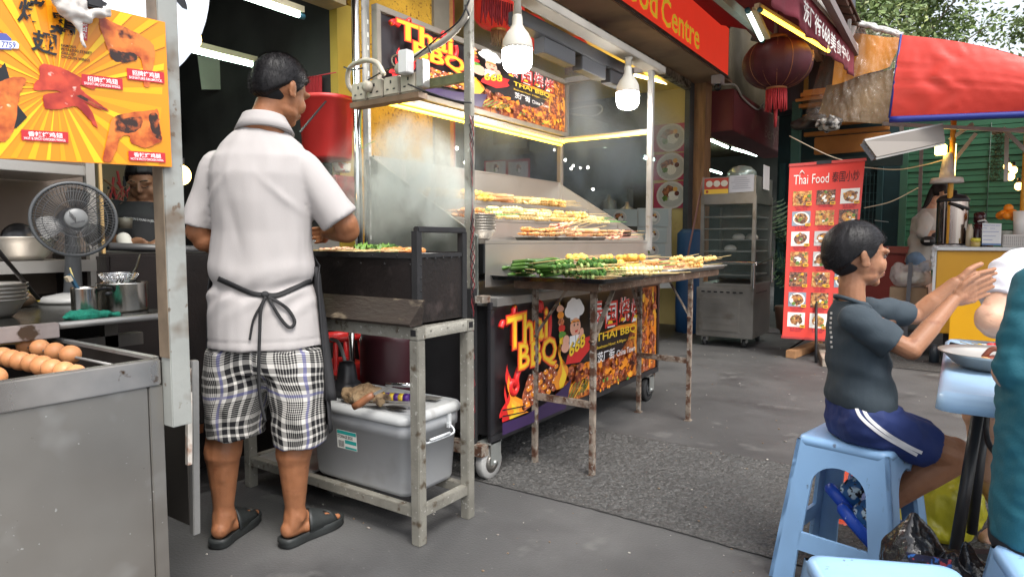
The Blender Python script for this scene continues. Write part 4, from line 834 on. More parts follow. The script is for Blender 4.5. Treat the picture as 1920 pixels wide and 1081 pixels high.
mb = MB(); a, b = V((-1.83, 1.76, .472)), V((-1.7, 1.8, .476))
for k in range(7): mb.mat(k % 2).cyl(a.lerp(b, k/7), a.lerp(b, (k+1)/7), .017, n=12)
mb.build('wrapper', [flat((.08, .02, .2), .3), flat((.75, .52, .05), .3)], t)
t = thing('blow_torch', 'black ribbed blower nozzle standing on the box beside the apron', 'blower', (-2.03, 1.78, .448))
mb = MB(); mb.lathe((-2.04, 1.8, .448), [(.06, 0), (.062, .03), (.05, .05), (.042, .055), (.036, .11), (.03, .13), (.012, .135)], 24); mb.cbox((-2.1, 1.78, .48), (.08, .07, .06)); mb.build('body', BLACK, t)
MB().tube(bez([(-2.05, 1.8, .575), (-2.08, 1.81, .62), (-2.13, 1.83, .65), (-2.18, 1.84, .655)]), .0075, 8).build('hose', flat((.35, .36, .35), .4), t)
MB().tube([(-1.95, 1.93, .475), (-1.83, 1.96, .478)], .009, 10).build('chrome_tube', CHROME, t)
# things behind the grill table
t = thing('red_stool', 'round red plastic stool under the grill table', 'stool', (-2.45, 2.05, 0))
mb = MB(); mb.lathe((-2.42, 2.1, .60), [(.085, 0), (.1, .004), (.102, .02), (.09, .028), (.07, .02), (.07, 0)], 24, cap=False); RP = mat('red_plastic', (.6, .02, .02), .35, var=.1, vs=5)
for a in range(4): mb.cyl((-2.42+.09*cos(a*pi/2+.6), 2.1+.09*sin(a*pi/2+.6), .6), (-2.42+.13*cos(a*pi/2+.6), 2.1+.13*sin(a*pi/2+.6), .25), .012, n=8)
mb.build('upper', RP, t); MB().lathe((-2.42, 2.1, .05), [(.14, 0), (.15, .03), (.15, .3), (.145, .4), (.1, .44), (.04, .46)], 26).build('drum', RP, t)
t = thing('maroon_barrel', 'dark maroon barrel standing behind the storage box', 'barrel', (-2.15, 2.13, 0))
MB().lathe((-2.15, 2.16, 0), [(.13, 0), (.14, .02), (.14, .62), (.13, .66), (.12, .66)], 28).build('drum', mat('dark_maroon', (.045, .007, .012), .4, var=.3, vs=3), t)
MB().tube([(-2.3, 2.06, 0), (-2.3, 2.06, .73)], .014, 10).build('steel_pipe', CHROME, t)
t = thing('white_basin', 'pale dirty plastic basin on the ground under the grill table', 'basin', (-2.02, 2.0, 0))
MB().lathe((-2.13, 1.9, .002), [(.1, 0), (.11, .01), (.12, .075), (.125, .08), (.115, .075), (.1, .02)], 26).build('bowl', mat('dirty_white', (.2, .19, .17), .5, var=.2, vs=6), t)
# ================================================================ CHICKEN WING STALL (left)
KT = thing('wing_stall', 'stainless steel wing stall with a tall grey corner column', 'stall', (-1.6, .4, 0))
SXL = mat('brushed_side_panel', (.31, .295, .27), .4, .7, var=.16, vs=2.2, spots=[((.19, .165, .14), 1.7, .45, .8), ((.13, .1, .08), 90, .73, .77), ((.42, .41, .39), 5, .56, .72), ((.17, .15, .13), 3.3, .55, .8), ((.55, .55, .53), 95, .73, .76)], rvar=.14, bump=.05, bs=14)
MB().box((-1.515, -.6, .02), (-1.5, .742, .74)).build('front_panel', SXL, KT, bevel=.002)
MB().box((-1.513, .744, .02), (-1.498, .775, .74)).build('corner_trim', SXL, KT, bevel=.002)
mb = MB(); mb.box((-1.52, -.6, .742), (-1.493, .77, .802)); mb.build('top_rail', mat('worn_rail', (.45, .42, .39), .3, .85, var=.25, vs=6, spots=[((.62, .6, .56), 8, .62, .7), ((.12, .07, .04), 30, .66, .74)], rvar=.15), KT, bevel=.003)
COLM = mat('grey_column_paint', (.3, .31, .29), .55, .15, var=.1, vs=5, spots=[((.16, .13, .1), 9, .5, .66), ((.14, .1, .07), 40, .64, .72)], bump=.1, bs=50)
MB().box((-1.503, .776, .645), (-1.463, .822, 1.66)).build('column', COLM, KT, bevel=.002)
MB().box((-1.504, .7735, .805), (-1.4635, .7755, 1.66)).build('column_edge', mat('rusty_edge', (.17, .13, .09), .7, .2, var=.3, vs=14), KT)
mb = MB(); mb.box((-2.25, .77, .05), (-1.52, .776, .8)); mb.build('end_wall', mat('sooty_steel', (.05, .045, .04), .5, .4, var=.4, vs=6), KT); MB().box((-2.2, .765, .795), (-1.525, .782, .803)).build('end_rim', STEELD, KT)
mb = MB(); mb.box((-2.2, -.5, .5), (-1.52, .768, .51)); mb.box((-2.21, -.5, .5), (-2.2, .768, .8)); mb.build('trough', mat('burnt_trough', (.03, .024, .02), .6, .3, var=.5, vs=6), KT)
MB().box((-2.23, -.5, .785), (-2.2, .6, .8)).build('back_rim', STEELD, KT)
CTM = mat('greasy_counter', (.05, .05, .045), .22, .6, var=.3, vs=3, rvar=.15)
MB().box((-3.2, -.6, .835), (-2.0, 1.1, .85)).build('counter', CTM, KT)
MB().box((-2.0, -.6, .812), (-1.975, .755, .852)).build('counter_edge', mat('stained_lip', (.35, .3, .28), .5, .4, var=.3, vs=9, spots=[((.08, .05, .03), 22, .55, .62)]), KT, bevel=.002)
MB().tube([(-1.99, .756, .842), (-1.99, 1.1, .842)], .01, 10).build('round_edge', STEELD, KT)
mb = MB(); 
for z in (.72, .45): mb.box((-2.32, .8, z), (-2.28, 1.12, z+.04))
mb.box((-2.32, 1.0, .1), (-2.28, 1.04, .83)); mb.build('under_frame', flat((.07, .06, .05), .6), KT)
# opened side flap
MB().bar(aX(354, 870, -1.66), aX(354, 735, -1.66), .012, .012).build('hinge_strip', mat('peeling_white', (.6, .56, .5), .6, var=.3, vs=12, spots=[((.3, .12, .05), 12, .55, .62)]), KT)
t = thing('steel_flap', 'narrow steel flap door hanging open at the end of the wing stall', 'door', (-1.72, .96, .18))
MB().bar(aX(366, 1000, -1.7), aX(363, 675, -1.7), .02, .02).build('edge', STEELD, t, bevel=.002); q0 = aX(362, 985, -1.7); q1 = aX(361, 685, -1.7); MB().box((-2.1, q0.y-.004, q0.z), (-1.71, q0.y+.004, q1.z)).build('leaf', flat((.05, .045, .04), .5), t)
mb = MB(); mb.cyl(aX(355, 690, -1.67), aX(355, 716, -1.67), .005, n=8); mb.cyl(aX(355, 722, -1.67), aX(355, 748, -1.67), .005, n=8); mb.build('hinge', RUSTY, t)
# back shelf unit
t = thing('shelf_unit', 'steel wall shelf with two levels behind the table fan', 'shelf', (-2.85, .8, 0))
MB().box((-3.1, -.4, .975), (-2.7, 1.3, .995)).build('shelf', STEEL, t, bevel=.002); MB().box((-2.7, -.4, .955), (-2.685, 1.3, .998)).build('shelf_lip', STEEL, t)
MB().box((-3.1, -.4, 1.31), (-2.7, 1.16, 1.345)).build('shelf', STEEL, t, bevel=.002)
MB().box((-2.72, 1.14, .85), (-2.69, 1.17, 1.75)).build('upright', STEEL, t); MB().box((-2.71, 1.19, .86), (-2.7, 1.2, 1.75)).build('upright', flat((.45, .3, .12)), t)
MB().box((-3.14, -.6, .85), (-3.12, 1.35, 1.9)).build('back_board', mat('beige_back', (.13, .1, .08), .7, var=.2, vs=2), t)
t = thing('table_fan', 'dark grey table fan with a wire grille on the wing stall counter', 'fan', (-2.5, .98, .85))
fc = aX(140, 411, -2.52); fn = V((1, -.28, .03)).normalized(); a_ = fn.cross(V((0, 0, 1))).normalized(); b_ = a_.cross(fn)*-1
R = .124
def fp(r, a, d): return fc + a_*(r*cos(a)) + b_*(r*sin(a)) + fn*d
mb = MB(); mb.tube([fp(R, 2*pi*i/48, 0) for i in range(48)], .0065, 8, closed=True); mb.build('rim', mat('fan_grey', (.07, .075, .08), .4), t)
mb = MB()
for k in range(72):
    a = 2*pi*k/72; mb.tube([fp(.034, a+.18, .042), fp(.075, a+.07, .036), fp(.106, a, .022), fp(R, a-.02, 0)], .0009, 4)
for r, d in ((.062, .038), (.094, .029), (.112, .017)): mb.tube([fp(r, 2*pi*i/40, d) for i in range(40)], .0012, 5, closed=True)
mb.build('front_grille', flat((.06, .062, .066), .35), t)
mb = MB()
for k in range(60): a = 2*pi*k/60; mb.tube([fp(.04, a, -.06), fp(.1, a, -.05), fp(R, a, 0)], .0009, 4)
mb.build('rear_grille', flat((.05, .052, .055), .4), t)
mb = MB(); mb.lathe(fc+fn*.04, [(.002, .008), (.03, .007), (.035, .002), (.036, -.004)], 28, axis=fn); mb.build('hub_badge', flat((.17, .175, .175), .35), t)
mb = MB()
for k in range(5): mb.bar(fp(.006+.006*k, -.9+.0*k, .05)+b_*-.0, fp(.006+.006*k, -.9, .05)+b_*.017, .0022, .001)
text(mb, 'PENSONIC', [fc+fn*.0495+a_*-.022+b_*.004, fc+fn*.0495+a_*.02+b_*.016, fc+fn*.0495+a_*.019+b_*.021, fc+fn*.0495+a_*-.023+b_*.009], (0, 0, 0), 0, .01); mb.build('badge_marks', flat((.04, .04, .045)), t)
mb = MB().sm_()
for k in range(3):
    a0 = 2*pi*k/3+.4; g = []
    for i in range(9):
        r = .028+.08*i/8
        for j in range(7): w = (-.55+.95*j/6)*(.7+.3*sin(pi*i/8)); g.append(fp(r, a0+w, -.012+.03*(j/6-.5)))
    mb.add(g, [(i*7+j, i*7+j+1, (i+1)*7+j+1, (i+1)*7+j) for i in range(8) for j in range(6)])
mb.build('blades', mat('smoky_blade', (.03, .033, .036), .3, alpha=.8), t, recalc=False)
MB().lathe(fc-fn*.15, [(.03, 0), (.045, .02), (.045, .09), (.02, .12)], 20, axis=fn).build('motor', flat((.05, .05, .055), .4), t)
MB().tube([fc-fn*.08+V((0, 0, -.03)), fc-fn*.09+V((0, 0, -.12)), V((fc.x-.09, fc.y+.02, .87))], [.022, .024, .03], 14).build('neck', flat((.1, .105, .11), .4), t)
MB().lathe((fc.x-.09, fc.y+.02, .851), [(.1, 0), (.105, .008), (.09, .022), (.03, .035)], 26).build('base', flat((.3, .3, .29), .4), t)
# pots and bowls on the counter
def pot(c, r, h, label, cat, m=CHROME, nm='pot'):
    t = thing(nm, label, cat, c); MB().lathe(c, [(.002, .001), (r*.97, 0), (r, .006), (r, h), (r*1.03, h+.003), (r*1.03, h+.007), (r*.97, h+.006), (r*.965, .012), (.002, .01)], 40, cap=False).build('body', m, t); return t
POTM = mat('pot_steel', (.5, .48, .44), .2, 1., var=.12, vs=3, stretch=(6, 6, .3), rvar=.06)
t = pot((-2.16, 1.005, .851), .07, .082, 'wide stainless pot with a wire strainer on the wing stall counter', 'pot', POTM, 'cooking_pot')
MB().lathe((-2.16, 1.005, .925), [(.002, .0), (.067, 0)], 24).build('soup', mat('oily_soup', (.3, .28, .18), .2, var=.5, vs=40, bump=1, bs=80), t)
mb = MB(); mb.cyl((-2.105, .945, .912), (-2.085, .925, .912), .006, n=8); mb.tube(bez([(-2.11, .95, .925), (-2.09, .92, .93), (-2.12, .915, .92)]), .004, 6); mb.build('lug_handle', BLACK, t)
t = thing('wire_strainer', 'wire strainer basket resting in the stainless pot', 'strainer', (-2.17, 1.0, .93))
mb = MB(); c = V((-2.17, 1.0, .955))
for k, (r, z) in enumerate(((.056, .012), (.053, .006), (.05, 0), (.046, -.006), (.04, -.012))): mb.tube([c+V((r*cos(a), r*sin(a), z)) for a in [2*pi*i/28 for i in range(28)]], .0014, 5, closed=True)
for k in range(20): a = 2*pi*k/20; mb.tube([c+V((.056*cos(a), .056*sin(a), .012)), c+V((.038*cos(a), .038*sin(a), -.016))], .0012, 5)
for k in range(3): mb.tube([c+V((.055, -.03+.008*k, .01)), c+V((.06, -.03+.008*k, .0)), c+V((.05, -.03+.008*k, -.012))], .0018, 5)
mb.build('basket', CHROME, t)
t = thing('ladle', 'dark ladle handle leaning out of the stainless pot', 'ladle', (-2.15, 1.02, .93)); MB().tube(bez([(-2.13, .98, .93), (-2.2, 1.06, .97), (-2.3, 1.13, 1.02)]), .0045, 6).build('handle', CHAR, t); MB().tube(bez([(-2.12, 1.0, .93), (-2.15, 1.03, .945), (-2.16, 1.04, .95)]), .009, 8).build('whisk', BLACK, t)
t = pot((-2.12, .878, .851), .0335, .075, 'narrow stainless tin holding brushes beside the stainless pot', 'tin', POTM, 'utensil_tin')
MB().tube([(-2.13, .88, .87), (-2.16, .86, .99)], .0022, 6).build('bamboo_stick', flat((.5, .42, .15)), t)
t = thing('pastry_brush', 'blue handled basting brush standing in the tin', 'brush', (-2.12, .87, .9))
MB().bar((-2.12, .875, .9), (-2.12, .842, .972), .016, .007).build('handle', flat((.02, .09, .16), .4), t); MB().bar((-2.119, .8425, .953), (-2.119, .836, .967), .0225, .011).build('ferrule', flat((.6, .5, .35)), t)
t = thing('green_cloth', 'crumpled green cloth on the counter edge in front of the tin', 'cloth', (-2.05, .86, .852))
mb = MB(); c = V((-2.05, .845, .857)); mb.ell(c, (.03, .05, .015)); mb.ell(c+V((-.005, .045, .0)), (.028, .032, .012)); mb.ell(c+V((.0, -.03, -.001)), (.02, .025, .008)); mb.ell(c+V((.0, .08, -.003)), (.015, .016, .006))
organic(mb, 'cloth', mat('green_towel', (.01, .2, .13), .9, var=.25, vs=60, bump=.6, bs=200), t, voxel=.0025, smooth=2, disp=lambda p, n_: n_*(.006*noise.noise(p*42)+.004*abs(noise.noise(p*90))))
for k in range(5):
    t = thing('steel_bowl', ORD[k]+' wide steel bowl from the bottom of the stack on the stall counter', 'bowl', (-2.3, .69, .851+.013*k), group='wide steel bowls nested on the stall counter'); bowl_mesh(t, (-2.28, .70, .851+.011*k), .088, .052)
t = thing('steel_pan', 'wide steel basin on the shelf behind the fan', 'basin', (-2.85, .95, .995)); bowl_mesh(t, (-2.86, .98, .996), .12, .085)
t = thing('water_jug', 'clear plastic bottle with a blue band on the wall shelf', 'bottle', (-2.8, .84, .995)); MB().lathe((-2.82, .835, .996), [(.03, 0), (.036, .01), (.036, .13), (.03, .15), (.036, .17), (.03, .2), (.012, .22)], 18).build('body', mat('cloudy_plastic', (.5, .55, .58), .2, alpha=.4), t); MB().lathe((-2.82, .835, 1.1), [(.037, 0), (.037, .04)], 18).build('band', flat((.02, .1, .3)), t)
t = thing('oval_mirror', 'dark rounded ornament leaning at the back of the shelf', 'ornament', (-2.95, 1.0, .995)); MB().lathe((-2.98, 1.02, 1.075), [(.002, .01), (.055, .01), (.062, .0), (.05, -.012)], 24, axis=(1, -.1, .1)).build('disc', flat((.02, .02, .022), .25), t)
t = thing('steel_scraper', 'long dark poker leaning across the outer end of the counter', 'poker', (-2.1, .7, .9)); MB().tube([aX(-20, 450, -2.1), aX(72, 560, -2.35)], .006, 8).build('rod', CHAR, t)
t = thing('plastic_tub', 'yellow string bag behind the nested bowls', 'bag', (-2.5, .85, .852)); mb = MB(); mb.tube(bez([(-2.45, .8, .91), (-2.47, .84, .915), (-2.5, .88, .9), (-2.5, .9, .87)]), .004, 6); mb.build('handle', flat((.5, .38, .05)), t); mb = MB(); mb.ell((-2.55, .86, .88), (.05, .05, .03)); mb.build('bag', mat('dull_bag', (.14, .09, .05), .7, var=.3, vs=9), t)
# eggs on iron rods
EGG = mat('marinated_egg', (.62, .27, .11), .45, var=.16, vs=22, sss=.08, spots=[((.55, .2, .07), 16, .58, .8)])
def eggrow(y, xs, z, label, grp, xr=(-2.18, -1.5), idx=0):
    rod = MB().tube([(xr[0], y-.01, z-.004), (xr[1], y+.004, z-.006)], .0035, 8).build('skewer_rod', STEELD); tag(rod, label, 'rod')
    for k, x in enumerate(xs):
        m_ = MB(); r = rnd(.0215, .024); m_.ell((0, 0, 0), (r*1.12, r, r), nu=20, nv=14, fn=lambda p: V((p.x, p.y*(1+.12*p.x/r*.3), p.z)))
        o = m_.build('egg', EGG); o.location = (x, y+rnd(-.001, .001)-.006*(x+1.5)/-.6, z+rnd(-.001, .001)); o.rotation_euler = (rnd(0, 6), 0, rnd(-.2, .2)); tag(o, ORD[len(xs)-1-k]+' '+grp[0], 'egg', grp[1])
eggrow(.70, [-2.03+.0455*k*1.9 for k in range(4)], .795, 'iron rod holding the row of four brown eggs nearest the counter', ('brown egg from the front rail in the short row nearest the counter', 'brown eggs on the first rod'))
eggrow(.615, [-1.93+.0455*1.22*k for k in range(8)], .787, 'iron rod holding the long middle row of brown eggs', ('brown egg from the front rail in the long middle row', 'brown eggs on the middle rod'))
eggrow(.505, [-1.86+.0455*1.2*k for k in range(5)], .787, 'iron rod holding the outer row of brown eggs at the picture edge', ('brown egg from the front rail in the outermost row', 'brown eggs on the outer rod'))
tag(MB().tube([(-2.0, .35, .81), (-2.02, .74, .803)], .0022, 6).build('bamboo_skewer', SKEWW), 'thin pale bamboo stick lying across the back of the egg trough', 'stick')

# orange menu sign
WG = thing('menu_sign', 'orange and yellow chicken wing sign hung on the steel column', 'sign', (-1.47, .5, 1.22))
X = -1.455; P = lambda x, y, l=0: aX(x, y, X)+V((.0009+l, 0, 0))
cor = [P(-160, 289), P(322, 313), P(309, 42), P(-160, -70)]
MB().poly([c-V((.006, 0, 0)) for c in cor], .006, (1, 0, 0)).build('panel', mat('orange_print', (.72, .22, .005), .32, col2=(.8, .3, .005), vs=1.5), WG)
mb = MB(); mats_ = [flat((.82, .4, .004), .32), flat((.8, .32, .004), .32), flat((.5, .02, .03), .32), WHV, BLKV, mat('glazed_chicken', (.3, .035, .006), .3, col2=(.75, .2, .03), vs=26, ramp=(.38, .62), spots=[((.06, .012, .006), 24, .6, .7), ((.95, .6, .35), 60, .66, .74)]), mat('red_wing', (.25, .01, .008), .3, col2=(.62, .07, .03), vs=24, ramp=(.36, .64), spots=[((.95, .6, .5), 45, .64, .72)]), flat((.08, .1, .35), .3), mat('charred', (.03, .012, .008), .35, col2=(.5, .1, .02), vs=60, ramp=(.5, .7)), flat((.85, .5, .01), .32)]
k_ = [0]
def pp(pts, mi): k_[0] += 1; mb.mat(mi).poly([P(x, y, k_[0]*.00006) for x, y in pts])
import itertools
def clip_poly(pts, lim):
    def f(pts, ins, inter):
        out = []
        for i in range(len(pts)):
            a, b = pts[i-1], pts[i]
            if ins(b):
                if not ins(a): out.append(inter(a, b))
                out.append(b)
            elif ins(a): out.append(inter(a, b))
        return out
    for (nx, ny, d) in lim:
        g = lambda p: nx*p[0]+ny*p[1]-d
        pts = f(pts, lambda p: g(p) <= 0, lambda a, b: (a[0]+(b[0]-a[0])*g(a)/(g(a)-g(b)), a[1]+(b[1]-a[1])*g(a)/(g(a)-g(b))))
        if not pts: break
    return pts
LIM = [(1, .048, 309.5+2+.5), (-1, 0, 155), (-.05, 1, 297-1.5), (.238, -1, 238*0+.238*309-42-1.5)]
for k in range(30):
    a = 2*pi*k/30+.03*random.random(); w = rnd(.03, .06); c = (105, 165)
    q = clip_poly([(c[0]+18*cos(a), c[1]+18*sin(a)), (c[0]+700*cos(a-w), c[1]+700*sin(a-w)), (c[0]+700*cos(a+w), c[1]+700*sin(a+w))], LIM)
    if len(q) > 2: pp(q, [0, 1, 9][k % 3])
def blobp(pts, mi, n=6, wob=2.0):
    pts = [V((x, y, 0)) for x, y in pts]; P_ = pts+pts[:3]; out = []
    for i in range(1, len(pts)+1):
        a, b, c, d = P_[i-1], P_[i], P_[i+1], P_[i+2] if i+2 < len(P_) else P_[(i+2) % len(pts)]
        for k in range(n): t_ = k/n; q = .5*((2*b)+(c-a)*t_+(2*a-5*b+4*c-d)*t_*t_+(3*b-a-3*c+d)*t_**3); out.append((q.x+wob*noise.noise(q*.2), q.y+wob*noise.noise(q*.2+V((9, 9, 0)))))
    pp(out, mi)
pp([(0, 128), (8, 118), (18, 150), (36, 165), (22, 185), (50, 220), (30, 240), (-30, 250), (-30, 120)], 4)
blobp([(-20, 170), (8, 150), (30, 145), (48, 150), (35, 180), (28, 230), (8, 265), (-30, 250)], 5)
blobp([(186, 30), (205, 40), (250, 60), (284, 82), (289, 105), (284, 135), (276, 155), (268, 135), (262, 108), (248, 112), (228, 118), (210, 112), (198, 85), (186, 50)], 5); blobp([(205, 92), (225, 98), (250, 100), (255, 112), (225, 118), (208, 110)], 8); blobp([(268, 130), (278, 130), (280, 158), (274, 164), (267, 156)], 5)
blobp([(75, 122), (100, 124), (140, 140), (175, 160), (172, 168), (150, 160), (155, 172), (190, 198), (203, 208), (180, 203), (140, 182), (100, 170), (66, 170), (62, 160), (72, 145)], 6)
blobp([(82, 178), (110, 174), (135, 174), (165, 200), (182, 240), (160, 218), (140, 200), (110, 205), (85, 204), (80, 190)], 6)
pp([(140, 180), (150, 178), (203, 209), (180, 200)], 8)
blobp([(210, 222), (240, 212), (285, 207), (295, 208), (298, 235), (302, 262), (290, 270), (270, 277), (245, 268), (240, 255), (225, 258), (215, 285), (205, 303), (192, 300), (195, 280), (202, 250)], 5); blobp([(222, 226), (262, 220), (262, 240), (240, 250), (225, 245)], 8); blobp([(278, 216), (292, 214), (298, 240), (300, 262), (285, 250)], 8)
def label(x, y, w, h, t1, t2, sk):
    q = [(x, y), (x+w, y+w*sk), (x+w+1, y+h+w*sk), (x+1, y+h)]; pp(q, 2); k_[0] += 1
    def T(s_, v0, v1, u0, u1): text(mb, s_, [P(x+w*u0+1, y+h*v1+w*sk*u0, k_[0]*.00006), P(x+w*u1+1, y+h*v1+w*sk*u1, k_[0]*.00006), P(x+w*u1, y+h*v0+w*sk*u1, k_[0]*.00006), P(x+w*u0, y+h*v0+w*sk*u0, k_[0]*.00006)], (0, 0, 0), 3, .012)
    T(t1, .12, .6, .14, .88); T(t2, .67, .9, .06, .94)
label(236, 128, 70, 21, '招牌烤鸡腿', 'SIGNATURE DRUMSTICK', .12); label(151, 139, 77, 21, '招牌烤鸡翅', 'SIGNATURE CHICKEN WINGS', .12); label(38, 243, 88, 20, '香辣烤鸡翅', 'HOT & SPICY CHICKEN WINGS', .06); label(239, 283, 69, 18, '香辣烤鸡腿', 'HOT & SPICYS CHICKEN WING', .06)
k_[0] += 1
for ch, q in (('烤', ((30, 42), (80, 50), (84, 0), (36, -8))), ('鷄', ((90, 62), (140, 74), (142, 30), (96, 20))), ('翅', ((56, 95), (106, 107), (108, 66), (60, 55)))): text(mb, ch, [P(x, y, k_[0]*.00006) for x, y in q], (0, 0, 0), 4, .022)
for k, s_ in enumerate(('FAMOUS', 'PETALING STREET', 'GRILLED', 'CHICKEN WINGS')): y = 88+7*k; w = (28, 58, 28, 54)[k]; text(mb, s_, [P(113, y, .009*0+k_[0]*.00006), P(113+w, y+w*.14, k_[0]*.00006), P(113+w, y-5+w*.14, k_[0]*.00006), P(113, y-5, k_[0]*.00006)], (0, 0, 0), 4, .02)
pp([(148, 32), (164, 35), (162, 78), (150, 74)], 2); k_[0] += 1; text(mb, '街', [P(150, 60, k_[0]*.00006), P(162, 62, k_[0]*.00006), P(162, 46, k_[0]*.00006), P(150, 44, k_[0]*.00006)], (0, 0, 0), 3, .02); text(mb, '椰', [P(150, 74, k_[0]*.00006), P(161, 76, k_[0]*.00006), P(161, 63, k_[0]*.00006), P(150, 61, k_[0]*.00006)], (0, 0, 0), 3, .02)
pp([(-30, 60), (10, 64), (20, 74), (20, 94), (-30, 92)], 7); pp([(-30, 76), (28, 78), (34, 84), (33, 92), (-30, 90)], 3); k_[0] += 1; text(mb, '7759', [P(1, 90, k_[0]*.00006), P(28, 92, k_[0]*.00006), P(28, 80, k_[0]*.00006), P(1, 78, k_[0]*.00006)], (0, 0, 0), 7, .03)
mb.build('artwork', mats_, WG, recalc=False)
# round light box
t = thing('round_lightbox', 'round white light box sign with a black brush stroke above the steel column', 'sign', (-1.6, .6, 1.7))
c = V((-1.62, .66, 1.715)); mb = MB(); mb.lathe(c, [(.002, .03), (.3, .03), (.325, .02), (.33, -.03), (.3, -.04), (.002, -.04)], 64, axis=(1, 0, 0)); mb.build('face', mat('lit_white', (.8, .82, .85), .4, em=(.75, .85, 1), ems=.3), t)
pts = [(318, -6), (345, -6), (350, 8), (352, 19), (342, 15), (332, 4)]; mb = MB(); mb.poly([aX(x, y, c.x+.032) for x, y in pts]); mb.build('brush_stroke', BLKV, t)
t = thing('tied_cloth', 'black bracket wrapped in white rag at the top of the menu sign', 'rag', (-1.44, .55, 1.6))
mb = MB(); W_ = lambda x, y, X_=-1.42: aX(x, y, X_)
mb.cap(W_(105, -15), W_(130, 20), .016, .018); mb.cap(W_(130, 20), W_(160, 32), .015, .012); mb.cap(W_(160, 30), W_(198, 22), .008, .011); mb.cap(W_(112, -10), W_(150, 8), .015, .013); mb.cap(W_(140, 30), W_(160, 88), .008, .003); mb.cap(W_(120, 15), W_(140, 40), .01, .008)
organic(mb, 'rag', mat('white_rag', (.6, .56, .52), .85, var=.1, vs=30), t, voxel=.0028, smooth=2, disp=lambda p, n_: n_*.0045*noise.noise(p*80))
MB().bar(W_(168, -25, -1.43), W_(170, 18, -1.43), .04, .03).build('bracket', BLACK, t, bevel=.003); MB().bar(W_(130, -20, -1.44), W_(195, 14, -1.44), .02, .014).build('bracket', BLACK, t)
# lamps and bits in the kitchen bay
def tube_light(a, b, label, m=TG, r=.013, casing=True, off=(0, 0, .03)):
    t = thing('tube_light', label, 'tube light', a); a = V(a); b = V(b); MB().tube([a, b], r, 10).build('tube', m, t)
    if casing: MB().bar(a+V(off)-(b-a)*.02, b+V(off)+(b-a)*.02, .04, .03).build('casing', flat((.5, .45, .3), .5), t)
    d = (b-a).normalized()
    for p, s_ in ((a, -1), (b, 1)): MB().cyl(p, p+d*s_*.03, r*1.15, n=10).build('end_cap', flat((.03, .14, .2)), t)
tube_light((-2.8, 1.2, 2.2), (-2.8, 2.2, 2.2), 'greenish tube light nearest the ceiling beam, above the cook')
tube_light((-3.3, 1.1, 2.04), (-3.3, 2.27, 2.045), 'greenish tube light farther back over the white paper')
def gbulb(p, r, label): t = thing('globe_bulb', label, 'light bulb', p); MB().ell(p, (r, r, r*1.1)).build('globe', WARM, t); MB().cyl(V(p)+V((0, 0, r)), V(p)+V((0, 0, r+.03)), .013, n=12).build('lamp_holder', BLACK, t)
gbulb(aX(358, 72, -2.6), .04, 'yellow globe bulb peeping under the round light box'); gbulb(aX(340, 328, -2.55), .036, 'yellow globe bulb half hidden by the grey column')
t = thing('paper_notice', 'white paper notice hanging in the dark kitchen', 'notice', (-3.9, 2.3, 2.1)); mb = MB(); mb.poly([aX(378, 168, -3.9), aX(441, 168, -3.9), aX(439, 115, -3.9), aX(370, 105, -3.9)], .002, (1, 0, 0)); mb.build('sheet', mat('greenish_paper', (.32, .34, .26), .7, var=.1, vs=4), t)
t = thing('red_bucket', 'big red bucket with a black handle hanging beside the yellow wall edge', 'bucket', (-2.74, 2.18, 1.5))
c = aX(612, 185, -2.72); bz = aX(612, 300, -2.72).z; hh = c.z-bz
MB().lathe((c.x, c.y, bz), [(.002, 0), (.115, 0), (.122, .01), (.135, hh-.025), (.142, hh-.022), (.145, hh), (.138, hh), (.13, hh-.02), (.112, .01), (.002, .008)], 40, cap=False).build('pail', mat('bucket_red', (.42, .022, .02), .42, var=.12, vs=4), t)
MB().bar(aX(611, 190, -2.58), aX(562, 248, -2.6), .012, .006).build('handle', BLACK, t)
t = thing('foam_cups', 'short stack of white cups with red print behind the cook', 'cups', (-2.74, 2.25, 1.4)); q = aX(641, 312, -2.72)
MB().lathe((q.x, q.y, q.z-.03), [(.04, 0), (.045, .012), (.043, .014), (.048, .028), (.046, .03), (.05, .045)], 20).build('cups', mat('cup_print', (.6, .58, .52), .6, spots=[((.5, .06, .05), 30, .55, .6)], var=.05), t)
t = thing('red_basket', 'dark red plastic basket below the stacked cups', 'basket', (-2.76, 2.28, 1.2)); q = aX(640, 345, -2.76); MB().box((q.x-.1, q.y-.1, q.z-.12), (q.x+.06, q.y+.1, q.z+.04)).build('basket', mat('dark_red_mesh', (.3, .015, .02), .5, var=.4, vs=30), t, bevel=.01)
t = thing('counter_cabinet', 'low dark cabinet under the red basket behind the cook', 'cabinet', (-2.8, 2.1, 0)); MB().box((-3.3, 1.95, 0), (-2.66, 2.44, .98)).build('body', CHAR, t); MB().box((-3.3, 1.94, .98), (-2.65, 2.44, 1.0)).build('top', STEELD, t)
t = thing('clutter_box', 'steel box and tins on the dark cabinet behind the grill', 'box', (-2.8, 2.2, 1.0)); MB().box((-2.85, 2.15, 1.0), (-2.7, 2.35, 1.09)).build('box', STEELD, t, bevel=.004); MB().lathe((-2.74, 2.08, 1.0), [(.03, 0), (.032, .06), (.03, .065)], 18).build('tin', flat((.25, .15, .08)), t)
t = thing('red_cloth', 'red cloth strip pinned on the dark inner wall', 'cloth', (-3.1, 2.4, 1.9)); vs, fs = cloth_grid([aY(572, 182, 2.43), aY(605, 180, 2.43), aY(605, 142, 2.43), aY(570, 146, 2.43)], 24, 6, lambda u, v: (0, .008*sin(u*40)-.01, 0)); MB().sm_().add(vs, fs).build('cloth', mat('dark_red_cloth', (.32, .01, .015), .8), t, recalc=False); MB().tube([aY(565, 148, 2.42), aY(630, 136, 2.42)], .003, 6).build('string', flat((.5, .04, .05)), t)
